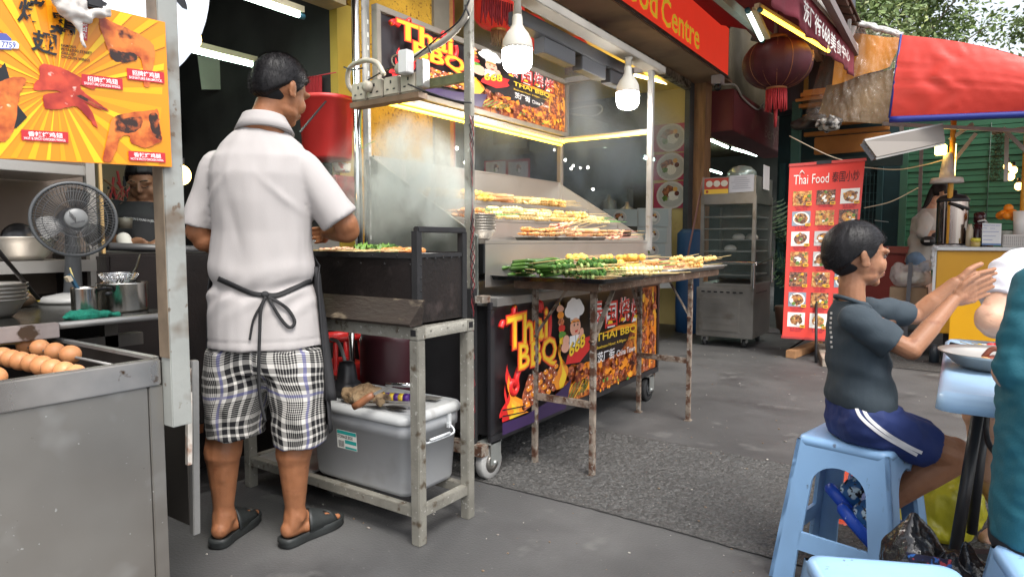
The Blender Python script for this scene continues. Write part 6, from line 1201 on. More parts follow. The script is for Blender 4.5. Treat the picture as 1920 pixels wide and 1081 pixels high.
MB().poly([(-1.7, 8.5, 2.72), (-.7, 8.5, 2.72), (-.7, 10.4, 3.0), (-2.0, 10.4, 3.0)], .03, (0, 0, 1)).build('eave_roof', ORW, KI)
MB().box((-1.66, 8.55, 2.755), (-.78, 8.75, 2.86)).build('orange_tray', mat('orange_awning_roll', (.6, .26, .05), .5, var=.1, vs=2), KI, bevel=.03)
MB().box((-1.6, 9.2, 2.16), (-.75, 9.24, 2.38)).build('orange_board', ORW, KI, bevel=.01); MB().box((-1.9, 9.3, 1.98), (-.62, 9.36, 2.12)).build('lintel', flat((.02, .05, .05)), KI); MB().box((-1.76, 8.62, .0), (-1.66, 8.72, 2.75)).build('green_pillar', mat('green_pillar', (.02, .09, .075), .6, var=.3, vs=2), KI)
t = thing('red_bench', 'faded red counter box beside the woman at the drinks stall', 'counter', (-.9, 8.9, 0)); MB().box((-1.2, 8.6, .35), (-.28, 9.1, .92)).build('box', mat('faded_red', (.33, .055, .045), .6, var=.2, vs=2), t, bevel=.01); MB().box((-1.22, 8.55, .92), (-.26, 9.12, 1.0)).build('top', flat((.3, .07, .05)), t, bevel=.01)
t = thing('dark_plants', 'dark palm fronds between the food warmer and the banner', 'plant', (-1.55, 8.0, 0)); mb = MB()
for k in range(34):
    b = V((-1.6+rnd(-.12, .12), 8.0+rnd(-.2, .2), .4+rnd(0, .8))); a = rnd(0, 6.28); e_ = b+V((cos(a)*rnd(.15, .4), sin(a)*.3, rnd(.1, .55)))
    for q in range(9): c_ = b.lerp(e_, (q+1)/9); d = V((cos(a+1.5), sin(a+1.5), -.4))*.1*(1-abs(q-4)/7); w = (e_-b).normalized()*.012; mb.add([c_, c_+d+w, c_+d*1.2, c_-w], [(0, 1, 2, 3)]); mb.add([c_, c_-d*V((1, 1, -1)).length*.5+w, c_-d*.9, c_-w], [(0, 1, 2, 3)])
mb.build('fronds', mat('frond', (.02, .06, .015), .6, var=.4, vs=5), t, recalc=False); MB().lathe((-1.6, 8, 0), [(.12, 0), (.16, .3), (.15, .32)], 16).build('pot', flat((.1, .05, .03)), t)
DS = thing('drinks_stall', 'yellow drinks counter with a white top and yellow poles', 'drinks stall', (.3, 7.3, 0)); YP = mat('amber_panel', (.55, .28, .012), .4, var=.08, vs=2)
MB().box((-.17, 6.995, .24), (1.3, 7.6, .98)).build('counter_body', YP, DS, bevel=.006); MB().box((-.2, 6.95, .982), (1.32, 7.62, 1.012)).build('counter_top', flat((.55, .57, .57), .3), DS, bevel=.004); MB().box((-.195, 6.98, .2), (-.172, 7.0, .98)).build('edge_strip', flat((.55, .55, .55)), DS); MB().box((-.1, 7.3, .02), (1.2, 7.55, .238)).build('plinth', flat((.02, .02, .022)), DS)
MB().box((-.05, 6.55, .13), (1.0, 6.6, .62)).build('lower_panel', mat('bright_yellow_panel', (.72, .36, .005), .35, var=.06, vs=2), DS, bevel=.004)
YPOLE = mat('yellow_pole', (.62, .3, .03), .45, var=.15, vs=6)
for x, y in ((1776, 7.05), (1913, 7.2)): p = aY(x, 480, y); MB().cyl((p.x, y, .78), (p.x, y, 2.45), .022, n=12).build('pole', YPOLE, DS)
GM = mat('grey_truss', (.36, .34, .32), .5, .2, var=.15, vs=4)
for a, b in (((1655, 232, 6.6), (1925, 246, 7.0)), ((1780, 262, 7.05), (1825, 232, 7.05)), ((1790, 300, 7.1), (1830, 250, 7.1)), ((1880, 240, 7.1), (1925, 285, 7.1)), ((1860, 250, 8), (1925, 240, 8)), ((1888, 250, 7.15), (1886, 340, 7.15)), ((1690, 236, 6.4), (1693, 262, 6.4))): MB().bar(aY(*a), aY(*b), .03, .03).build('truss_bar', GM, DS)
MB().bar(aY(1729, 240, 9.6), aY(1722, 455, 9.6), .04).build('truss_bar', flat((.2, .16, .15)), DS)
t = thing('paper_wrap', 'white paper sheets tied round the yellow pole above the urn', 'paper', aY(1775, 320, 7.0)); c = aY(1775, 340, 7.03); MB().lathe(c, [(.13, -.015), (.12, .03), (.06, .035), (.05, .12), (.032, .24), (.03, .25)], 10).build('paper', mat('paper_white', (.55, .5, .46), .8, var=.12, vs=14, bump=.5, bs=40), t)
def wbulb(p, s_, label, g=None): t = thing('warm_bulb', label, 'light bulb', p, group=g); MB().ell(p, (s_, s_, s_*1.2)).build('globe', WARM, t); MB().cyl(V(p)+V((0, 0, s_)), V(p)+V((0, 0, s_*2.4)), s_*.5, n=10).build('lamp_holder', BLACK, t)
t = thing('square_lamp', 'glowing yellow square lamp on the yellow pole', 'lamp', aY(1762, 281, 6.98)); MB().cbox(aY(1764, 281, 6.98), (.09, .06, .09)).build('lamp', mat('square_glow', (.9, .7, .3), .4, em=(1, .66, .16), ems=5), t, bevel=.01); MB().cbox(aY(1786, 300, 7.1), (.05, .05, .3)).build('side_glow', mat('side_glow_m', (.9, .7, .3), .4, em=(1, .7, .2), ems=3), t, bevel=.01)
for k, (x, y) in enumerate(((1900, 319), (1895, 331), (1889, 312), (1910, 349))): wbulb(aY(x, y, 8.6), .035, ('warm filament bulb, largest of the cluster by the outer pole', 'warm filament bulb just below the largest of the cluster', 'small warm filament bulb at the upper side of the cluster', 'lowest warm filament bulb behind the outer pole')[k])
t = thing('tinsel_garland', 'dark green tinsel garland hanging from the stall truss', 'garland', aY(1866, 250, 7.4)); mb = MB()
for k in range(1500):
    u = rnd(0, 1); p = aY(1876-13*u, 246+92*u, 7.4)+V((random.gauss(0, .028), random.gauss(0, .028), 0)); d = V((rnd(-1, 1), rnd(-1, 1), rnd(-1, 1)))*.025; w = V((rnd(-1, 1), rnd(-1, 1), rnd(-1, 1)))*.003; mb.add([p-w, p+w, p+d], [(0, 1, 2)])
mb.build('tinsel', mat('tinsel', (.05, .06, .02), .4, .3, col2=(.3, .26, .1), vs=40, ramp=(.5, .8)), t, recalc=False)
t = thing('folded_screen', 'grey metal louvred panel held out under the tarpaulin', 'panel', aY(1690, 275, 6.0)); a, b, c, d = aY(1620, 266, 6.0), aY(1642, 296, 6.0), aY(1770, 268, 6.3), aY(1766, 236, 6.3); mb = MB(); ns = (b-a).cross(d-a).normalized()*.02; mb.poly([a, b, c, d], .02, ns/.02); mb.build('back_plate', flat((.2, .18, .16), .6), t)
for k in range(5): u = k/4; MB().bar(a.lerp(b, u)-ns*.6, d.lerp(c, u)-ns*.6, .03, .02).build('slat', mat('bare_metal', (.42, .4, .37), .4, .5, var=.15, vs=4), t)
MB().bar(a-ns, b-ns, .02, .05).build('end_plate', flat((.1, .1, .11)), t); MB().bar(a+V((0, 0, .01)), d+V((0, 0, .01)), .03, .02).build('edge', flat((.5, .5, .5)), t)
for k, pts in enumerate((((1480, 255), (1550, 290), (1600, 306)), ((1620, 314), (1680, 318), (1730, 310), (1768, 300)), ((1620, 390), (1670, 378), (1722, 352)))): tag(MB().tube(bez([aY(x, y, 7.2) for x, y in pts]), .006, 6).build('cable', flat((.5, .42, .3))), ('pale cable slung from the maroon box sign to the banner', 'pale cable slung from the banner to the yellow pole', 'lower pale cable slung behind the banner')[k], 'cable')
# counter goods
t = thing('water_urn', 'shiny stainless water urn with a black lid on the drinks counter', 'urn', (0, 7.15, 1.013)); p = aY(1783, 460, 7.15); c = (p.x, 7.15, 1.013)
MB().lathe(c, [(.125, 0), (.128, .01), (.128, .028), (.122, .03)], 32).build('base', BLACK, t); MB().lathe(c, [(.122, .03), (.122, .4)], 36, cap=False).build('body', mat('mirror_steel', (.6, .58, .55), .12, 1., col2=(.3, .2, .2), vs=5, stretch=(5, 5, .15)), t); MB().lathe(c, [(.127, .4), (.127, .425), (.1, .455), (.05, .47), (.03, .475), (.03, .5), (.012, .51)], 32).build('lid', BLACK, t); MB().tube([V(c)+V((-.03, -.13, .385)), V(c)+V((.05, -.14, .36)), V(c)+V((.12, -.1, .33))], .014, 8).build('handle', BLACK, t)
def jar(x, w, h, y, col, label, cat, lid=None, shape=None):
    p = aY(x, 460, y); t = thing(cat.replace(' ', '_'), label, cat, (p.x, y, 1.013)); r = w/2; MB().lathe((p.x, y, 1.013), shape or [(r*.9, 0), (r, .01), (r, h*.75), (r*.6, h*.9), (r*.55, h)], 20).build('body', flat(col, .25), t)
    if lid: MB().lathe((p.x, y, 1.013+h), [(r*.6, 0), (r*.6, .025)], 16).build('lid', flat(lid), t)
    return t
jar(1817, .055, .2, 7.05, (.38, .32, .22), 'beige flask beside the urn', 'flask'); jar(1834, .1, .23, 7.3, (.05, .01, .012), 'tall dark red drink jar behind the flask', 'drink jar', (.03, .01, .01), [(.045, 0), (.045, .2), (.03, .21), (.045, .22), (.045, .3), (.03, .31)]); jar(1832, .085, .17, 7.1, (.03, .012, .015), 'dark bottle with a yellow label by the price card', 'bottle'); MB_ = jar(1856, .05, .13, 7.05, (.2, .13, .08), 'small brown bottle by the price card', 'small bottle')
p = aY(1829, 455, 7.06); t = thing('honey_jar', 'small glass jar with a yellow lid on the drinks counter', 'jar', p); MB().cyl((p.x, 7.0, 1.013), (p.x, 7.0, 1.06), .035).build('glass', flat((.4, .3, .1), .2), t); MB().cyl((p.x, 7.0, 1.06), (p.x, 7.0, 1.09), .036).build('lid', flat((.5, .45, .05)), t)
p = aY(1846, 415, 7.25); t = thing('pump_dispenser', 'white pump nozzle on a syrup bottle', 'pump', p); MB().tube([p+V((-.05, 0, .0)), p+V((0, 0, .012)), p+V((.012, 0, .0))], .009, 8).build('nozzle', WHITEP, t); MB().cyl(p+V((.012, 0, 0)), (p.x+.012, 7.25, 1.013), .012).build('neck', flat((.3, .3, .3)), t)
t = thing('price_card', 'white price card with blue handwriting on the drinks counter', 'card', aY(1859, 455, 6.97)); mb = MB(); Y = 6.98; mb.mat(0).poly([aY(1841, 459, Y), aY(1877, 460, Y), aY(1878, 419, Y), aY(1842, 418, Y)]); mb.mat(1).poly([aY(1841, 459, Y-.001), aY(1877, 460, Y-.001), aY(1877, 456.5, Y-.001), aY(1841, 455.5, Y-.001)])
text(mb, 'Papaya Power Juice', [aY(1843, 424, Y-.002), aY(1875, 425, Y-.002), aY(1875, 421, Y-.002), aY(1843, 420, Y-.002)], (0, 0, 0), 2); text(mb, 'Milk     Juice', [aY(1843, 429, Y-.002), aY(1866, 430, Y-.002), aY(1866, 426.5, Y-.002), aY(1843, 426, Y-.002)], (0, 0, 0), 2)
for k, y in enumerate((434, 442, 449)): mb.mat(2).poly([aY(1843, y+.6, Y-.002), aY(1873-6*k, y+.9, Y-.002), aY(1873-6*k, y, Y-.002), aY(1843, y-.3, Y-.002)])
mb.build('card', [flat((.6, .62, .63)), flat((.12, .2, .35)), flat((.15, .2, .4))], t, recalc=False)
t = thing('fruit_bowl', 'glass bowl piled with oranges on the drinks counter', 'bowl', aY(1889, 440, 7.2)); p = aY(1889, 440, 7.2); MB().lathe((p.x, 7.2, 1.05), [(.05, 0), (.08, .02), (.088, .1), (.09, .105), (.083, .1), (.074, .02)], 24, cap=False).build('bowl', mat('bowl_glass', (.6, .62, .55), .1, alpha=.4), t)
random.seed(4)
for k, (x, y, dy) in enumerate(((1882, 401, 0), (1899, 400, -.02), (1891, 390, 0), (1876, 404, .05), (1889, 404, -.05), (1900, 406, .04))): q = aY(x, y, 7.2+dy); o = MB().ell((0, 0, 0), (.036,)*3).build('orange', mat('orange_peel', (.8, .25, .01), .45, bump=.2, bs=150)); o.location = q; tag(o, 'orange piled in the glass bowl on the drinks counter', 'orange', 'oranges in the glass bowl')
t = thing('white_basket', 'white perforated plastic basket beside the price card', 'basket', aY(1905, 450, 7.05)); p = aY(1879, 457, 7.02); mb = MB(); mb.box((p.x, 7.0, 1.014), (p.x+.32, 7.18, 1.12)); bsk = mb.build('basket', flat((.5, .48, .45), .5), t, bevel=.006); mb = MB()
for i in range(22):
    for j in range(7): mb.cbox((p.x+.012+.014*i, 6.9985, 1.03+.012*j), (.007, .002, .006))
mb.build('holes', flat((.18, .17, .16)), bsk)
t = thing('white_cup', 'white paper cup stack at the end of the counter', 'cup', aY(1912, 400, 7.1)); p = aY(1913, 400, 7.1); MB().lathe((p.x, 7.1, 1.12), [(.04, 0), (.05, .2), (.048, .2)], 20).build('cups', flat((.6, .58, .55)), t)
t = thing('counter_rag', 'grey rag draped over the counter corner by the urn', 'rag', (-.18, 7, 1.0)); mb = MB(); mb.ell((-.08, 7.0, 1.018), (.13, .05, .008)); mb.ell((-.2, 6.97, .92), (.018, .03, .12)); mb.ell((-.185, 6.97, 1.0), (.03, .04, .025)); organic(mb, 'rag', mat('grey_rag', (.4, .4, .4), .85, var=.15, vs=20), t, voxel=.006, smooth=2, disp=lambda p, n_: n_*.01*noise.noise(p*40))
t = thing('trash_cart', 'cardboard box on a black trolley below the plastic bag', 'box', (-.35, 7.5, 0)); MB().box((-.55, 7.3, .38), (-.24, 7.5, .62)).build('carton', mat('carton', (.3, .2, .12), .8, var=.15), t, bevel=.004); MB().bar((-.4, 7.24, .1), (-.38, 7.24, .86), .035).build('upright', flat((.09, .09, .1)), t); MB().box((-.6, 7.25, .1), (-.22, 7.55, .2)).build('crate', flat((.03, .03, .035)), t)
t = thing('plastic_bag', 'pale translucent bag of foam boxes on the trolley', 'plastic bag', (-.38, 7.35, .63)); mb = MB(); mb.ell((-.38, 7.36, .72), (.17, .13, .11)); mb.ell((-.26, 7.33, .83), (.06, .05, .06)); mb.ell((-.5, 7.36, .8), (.06, .05, .05)); BAGC = mat('thin_bag', (.6, .57, .54), .3, alpha=.45, bump=.8, bs=25)
organic(mb, 'bag', BAGC, t, voxel=.014, smooth=1, disp=lambda p, n_: n_*(.03*noise.noise(p*16)+.012*abs(noise.noise(p*40)))); MB().cbox((-.37, 7.36, .72), (.2, .13, .09)).build('foam_box', flat((.62, .6, .5)), t, bevel=.01)
t = thing('floor_bottles', 'dark bottles and a white box on the ground under the drinks counter', 'bottles', (0, 6.95, 0)); MB().box((.02, 6.62, .02), (.07, 6.66, .16)).build('white_box', flat((.4, .4, .4)), t); MB().lathe((-.06, 6.75, .005), [(.04, 0), (.04, .1), (.015, .14)], 14).build('bottle', flat((.03, .04, .05), .3), t); MB().lathe((-.15, 6.8, .005), [(.04, 0), (.04, .12), (.015, .16)], 14).build('bottle', flat((.03, .04, .05), .3), t)
# dark building upright at the top
t = thing('dark_building', 'dark building corner with a pipe above the clear plastic sheet', 'building', (-1.6, 9.5, 0)); MB().box((-2.2, 9.4, 2.8), (-1.26, 9.8, 5.5)).build('wall', mat('dark_cladding', (.03, .033, .04), .5, var=.3, vs=2), t); MB().bar((-1.32, 9.3, 2.9), (-1.32, 9.3, 5.5), .09).build('pipe', flat((.5, .48, .42)), t); MB().bar((-1.75, 9.38, 2.9), (-1.75, 9.38, 5.5), .05).build('yellow_strip', flat((.25, .16, .03)), t)
t = thing('black_rag_pile', 'heap of black bags and netting on top of the orange eave', 'bags', aY(1510, 222, 8.3)); mb = MB()
for x, y, r in ((1508, 230, .13), (1530, 226, .15), (1548, 231, .11)): mb.ell(aY(x, y, 8.4), (r, r*.7, r*.6))
organic(mb, 'bags', mat('dark_bags', (.035, .03, .028), .5, var=.4, vs=6, bump=.6, bs=20), t, voxel=.02, smooth=1, disp=lambda p, n_: n_*.07*noise.noise(p*9)); q = aY(1555, 232, 8.3); mb = MB(); mb.ell(q, (.14, .1, .08)); organic(mb, 'netting', mat('white_net', (.5, .5, .48), .5, col2=(.06, .06, .06), vs=16, ramp=(.45, .55)), t, voxel=.015, smooth=1, disp=lambda p, n_: n_*.04*noise.noise(p*20))
# far street and buildings closing the view
t = thing('far_building', 'plain grey building closing the street far beyond the stalls', 'building', (0, 30, 0)); MB().box((-12, 27, 0), (14, 28, 3.4)).build('wall', mat('far_wall', (.13, .14, .13), .8, var=.3, vs=.5), t)
t = thing('far_hedge', 'dense dark hedge beyond the drinks stall', 'hedge', (2, 12.5, 0)); mb = MB(); random.seed(5)
for k in range(4500): p = V((rnd(.7, 7), 12.2+rnd(0, .7), rnd(.1, 3.2))); d = V((rnd(-1, 1), rnd(-1, 1), rnd(-1, .5))).normalized()*.15; w = d.cross(V((rnd(-1, 1), rnd(-1, 1), 1))).normalized()*.04; mb.mat(k % 3).add([p, p+d*.5+w, p+d, p+d*.5-w], [(0, 1, 2, 3)])
mb.build('foliage', LEAFS, t, recalc=False)
random.seed(31)
# ================================================================ PEOPLE
def skin(name, c, c2=None):
    return mat(name, c, .5, var=.16, vs=11, sss=.1, bump=.12, bs=130, spec=.35, spots=[((c[0]*.72, c[1]*.62, c[2]*.6), 26, .6, .74)])
SK_COOK = skin('cook_skin', (.3, .125, .058)); SK_BOY = skin('boy_skin', (.31, .145, .078)); SK_PALE = skin('pale_skin', (.55, .33, .23)); SK_DARK = skin('worker_skin', (.2, .1, .055))
HAIRM = mat('black_hair', (.009, .008, .009), .5, var=.4, vs=40, stretch=(1, 1, .25), spec=.3)
def frame(origin, face=FH):
    """local (right, away, up) axes -> world"""
    f = V(face).normalized(); r = f.cross(V((0, 0, 1))).normalized(); o = V(origin)
    return lambda x, y, z: o+r*x+f*y+V((0, 0, z))
def head_shapes(mb, T, s=1.0, ear=True, jaw=1.0, nose=1.0):
    """T maps local head coordinates (x right, y forward, z up; origin at the centre of the skull) into the world; s = scale"""
    M3 = Matrix((T(1, 0, 0)-T(0, 0, 0), T(0, 1, 0)-T(0, 0, 0), T(0, 0, 1)-T(0, 0, 0))).transposed()
    def e(c, r): mb.ell(T(*[k*s for k in c]), [k*s for k in r], M3, nu=24, nv=16)
    def cp(a, b, r0, r1): mb.cap(T(*[k*s for k in a]), T(*[k*s for k in b]), r0*s, r1*s, 12)
    e((0, -.012, .012), (.074, .094, .086)); e((0, .018, -.03), (.063, .07, .078)); e((0, .034, -.066), (.05*jaw, .046, .045)); e((0, .066, -.098), (.022, .015, .016))
    for sx in (-1, 1):
        e((.033*sx, .058, -.042), (.027, .023, .03)); e((.03*sx, .074, .006), (.03, .014, .012)); e((.03*sx, .02, -.075), (.026*jaw, .04, .025))
        if ear: e((.0765*sx, -.014, -.02), (.0065, .016, .028)); e((.081*sx, -.021, -.008), (.006, .012, .02)); e((.078*sx, -.004, -.036), (.005, .008, .012))
    cp((0, .085, .004), (0, .086+.016*nose, -.03), .0075, .0095); e((0, .092+.006*nose, -.036), (.015, .01, .008))
    cp((-.017, .083, -.066), (.017, .083, -.066), .0065, .0065); cp((-.012, .082, -.076), (.012, .082, -.076), .007, .007)
LINE = [(0, .34), (40, .28), (60, .1), (74, -.36), (86, -.42), (97, -.2), (112, -.38), (130, -.64), (152, -.84), (180, -.9)]
def hair_shell(T, s, name, parent, m=None, thick=.011, front=0., top=.0, sides=.0, strands=3000, seed=1, length=.012, spike=.3, ragged=.05, nu=120, nv=80, back=0.):
    """hair as a tapering shell over the skull, hairline given by azimuth from the face"""
    m = m or HAIRM; vs = []; nr = []; msk = []; mb = MB().sm_(); c = V((0, -.012, .012)); R_ = V((.0745, .0945, .0865))
    def line(phi):
        a = abs(phi)*180/pi
        for (a0, v0), (a1, v1) in zip(LINE, LINE[1:]):
            if a <= a1: t_ = (a-a0)/(a1-a0); r = v0+(v1-v0)*t_; break
        return r+front*max(0, 1-a/60)+back*max(0, (a-120)/60)
    for i in range(nv+1):
        th = pi*i/nv
        for k in range(nu):
            ph = -pi+2*pi*k/nu; d = V((sin(th)*sin(ph), sin(th)*cos(ph), cos(th)))
            st = noise.noise(V((ph*9+seed, th*1.3, 0)))*.6+noise.noise(V((ph*26, th*2, seed)))*.5
            L_ = line(ph)+ragged*noise.noise(V((ph*14, seed, 1)))+ragged*.5*noise.noise(V((ph*40, seed, 3)))
            q = max(0., min(1., (d.z-L_)/.16)); q = q*q*(3-2*q)**1.0; q = q**.55
            hgt = thick*(1+top*max(0, d.z)+sides*(1-abs(d.z)))*(1+.22*st)
            sc = -.006+(.006+hgt)*q
            p = c+V((d.x*R_.x, d.y*R_.y+.006*min(0, d.z), d.z*R_.z*(1+(.22*max(0., min(1., (.45-d.y)/.9)) if d.z < 0 else 0))))+d*sc
            vs.append(T(*(p*s))); nr.append(d); msk.append(q)
    fs = [(i*nu+k, (i+1)*nu+k, (i+1)*nu+(k+1) % nu, i*nu+(k+1) % nu) for i in range(nv) for k in range(nu)]
    mb.add(vs, fs); o = mb.build(name, m, parent); random.seed(seed); g = MB(); idx = [i for i, q in enumerate(msk) if q > .05]
    D_ = lambda v: T(*v)-T(0, 0, 0)
    for k in range(strands):
        i = random.choice(idx); d = nr[i]; crown = V((0, -.35, .93)); tn = (d-crown*d.dot(crown)); tn = tn.normalized() if tn.length > .05 else V((0, 1, 0)); dn = D_((tn+d*spike*(1.6 if d.z > .35 else .5)+V((rnd(-.25, .25), rnd(-.25, .25), rnd(-.25, .25)))).normalized())
        p = vs[i]-D_(d)*.001; w = D_(d).cross(dn).normalized()*.0006; g.add([p-w, p+w, p+dn*length*s*rnd(.5, 1.3)*(.4+.6*msk[i])], [(0, 1, 2)])
    if strands: g.build(name, m, parent, recalc=False)
    return o
def finger(mb, base, dirs, lens, r0):
    p = V(base); r = r0
    for d, L_ in zip(dirs, lens): q = p+V(d).normalized()*L_; mb.cap(p, q, r, r*.92, 10); p = q; r *= .93
def hand(mb, wrist, d, up, s=1.0, side=1, spread=.12, curl=.1, thumb_up=True, flat_=True):
    """open hand: d = pointing direction, up = thumb side, palm plane (d, up)"""
    d = V(d).normalized(); n = d.cross(V(up)).normalized()*side; u = n.cross(d).normalized()*side; u = u if u.dot(V(up)) > 0 else -u; w = V(wrist)
    mb.cap(w, w+d*.03*s, .019*s, .02*s); 
    for k in range(4): a = w+d*.02*s+u*(.012-.0085*k)*s; b = w+d*(.078-.004*abs(k-1))*s+u*(.026-.0175*k)*s; mb.cap(a, b, .014*s, .0115*s)
    L = [(.03, .021, .017), (.034, .024, .018), (.031, .022, .017), (.024, .017, .015)]
    for k in range(4):
        b = w+d*(.078-.004*abs(k-1))*s+u*(.026-.0175*k)*s; ang = spread*(1.5-k)/1.5*1.0
        dd = (d+u*ang*.8); c1 = dd+n*curl*.6; c2 = dd+n*curl*1.3; c3 = dd+n*curl*1.8
        finger(mb, b, (c1, c2, c3), [x*s for x in L[k]], (.0094-.0005*(k == 3)-.0003*k)*s)
    tb = w+d*.022*s+u*.02*s; mb.cap(w+d*.01*s, tb, .015*s, .014*s); finger(mb, tb, (u*.75+d*.75+n*.2, u*.35+d*1.0+n*.15, u*.15+d+n*.1), (.032*s, .028*s, .022*s), .0115*s)

# ---------------------------------------------------------------- the cook
O = aD(490, 540, 2.27); O.z = 0; LC = frame(O)
def pc(px, py, dy=0.):      # a point of the cook seen at (px, py), dy metres beyond his central plane
    p = aD(px, py, 2.27/cos(PIT)*1.0+dy); return p
CK = thing('person', 'man seen from behind in a white polo shirt and plaid shorts, tending the grill', 'person', O)
HD = LC(.078, .03, 1.588); hf = (Matrix.Rotation(-radians(30), 3, 'Z') @ FH); hr = V((hf.y, -hf.x, 0)); tilt = radians(16)
hf2 = (hf*cos(tilt)-V((0, 0, 1))*sin(tilt)); hu = hr.cross(hf2)
def TH(x, y, z): return HD+hr*x+hf2*y+hu*z
mb = MB(); head_shapes(mb, TH, .98)
L_ = LC
mb.loft([(L_(.062, .01, 1.56), .05, .056, 0), (L_(.04, .0, 1.50), .053, .056, 0), (L_(.02, -.01, 1.45), .075, .07, 0), (L_(.015, .0, 1.39), .12, .05, YAW), (L_(.01, .01, 1.30), .13, .06, YAW), (L_(.01, .01, 1.1), .12, .06, YAW), (L_(.012, .01, .9), .12, .065, YAW), (L_(.012, 0, .8), .12, .08, YAW)])
# arms
mb.cap(L_(-.14, 0, 1.29), L_(-.215, .01, 1.1), .04, .043); mb.cap(L_(-.215, .01, 1.1), L_(-.185, .05, 1.06), .043, .04); mb.cap(L_(-.2, .02, 1.07), L_(-.08, .24, 1.08), .04, .027)
mb.cap(L_(.14, 0, 1.3), L_(.285, .04, 1.13), .038, .042); mb.cap(L_(.285, .04, 1.13), L_(.288, .06, 1.105), .043, .042); mb.cap(L_(.285, .06, 1.1), L_(.16, .27, 1.1), .041, .027)
hand(mb, L_(-.08, .24, 1.08), LC(0.6, .8, 0)-O, (0, 0, 1), .95, 1, .1, .5); hand(mb, L_(.16, .27, 1.1), LC(-.5, .85, -.1)-O, (0, 0, 1), .95, -1, .1, .5)
# legs and feet
def leg(hx, kx, ax, fy, fdir, kz=.44, r=(.085, .068, .063, .043)):
    mb.cap(L_(hx, 0, .8), L_(kx, .02, kz), r[0], r[1]); mb.cap(L_(kx, .02, kz), L_((kx*.6+ax*.4), -.012, .33), r[1]*.93, r[2]); mb.cap(L_((kx*.6+ax*.4), -.012, .33), L_(ax, 0, .13), r[2]*.94, r[3]-.008); mb.cap(L_(ax, 0, .14), L_(ax, 0, .1), r[3]-.008, r[3]-.005); mb.ell(L_((kx*.55+ax*.45), -.03, .31), (.04, .03, .11)); mb.cap(L_(ax, -.02, .16), L_(ax, -.03, .07), .014, .018)
    a = L_(ax, 0, .1); f = V(LC(*fdir, 0)-O).normalized(); sd = V((f.y, -f.x, 0))
    mb.cap(a, a+V((0, 0, -.035))-f*.018, r[3]-.002, .032); mb.ell(a+V((0, 0, -.042))-f*.03, (.029, .029, .03)); 
    for sx in (-1, 1): mb.ell(a+sd*.031*sx+V((0, 0, -.008)), (.012, .013, .015))
    mb.cap(a-f*.022+V((0, 0, -.045)), a+f*.12+V((0, 0, -.056)), .029, .022); mb.cap(a+f*.03+V((0, 0, -.02)), a+f*.13+V((0, 0, -.052)), .028, .02); mb.cap(a+f*.04+sd*.012+V((0, 0, -.05)), a+f*.14+sd*.016+V((0, 0, -.057)), .026, .021); mb.cap(a+f*.04-sd*.014+V((0, 0, -.05)), a+f*.13-sd*.02+V((0, 0, -.058)), .024, .019)
    for k in range(5):
        t0 = a+f*(.138-.007*k)+sd*(.028-.0155*k)*(1)+V((0, 0, -.058)); mb.cap(t0, t0+f*(.034-.004*k)+V((0, 0, -.004)), .0125 if k == 0 else .0095, .0115 if k == 0 else .0085, 10)
    return a, f, sd
aL, fL, sL = leg(-.085, -.14, -.155, 0, (.12, 1), kz=.45)
aR, fR, sR = leg(.1, .105, .098, 0, (.62, 1), kz=.43)
organic(mb, 'body', SK_COOK, CK, voxel=.0048, smooth=5, disp=lambda p, n_: n_*.0008*noise.noise(p*40))
HS = [((0, -.02, .036), (.081, .097, .081)), ((0, -.05, -.005), (.076, .062, .075)), ((0, .035, .066), (.07, .062, .04)), ((.0, .066, .062), (.062, .035, .026)), ((.062, -.01, .025), (.018, .045, .04)), ((-.062, -.01, .025), (.018, .045, .04)), ((0, -.07, -.05), (.052, .03, .04))]
hair_shell(TH, .98, 'hair', CK, thick=.007, back=.16, top=1.6, strands=9000, seed=2, length=.012, spike=.32, ragged=.025)
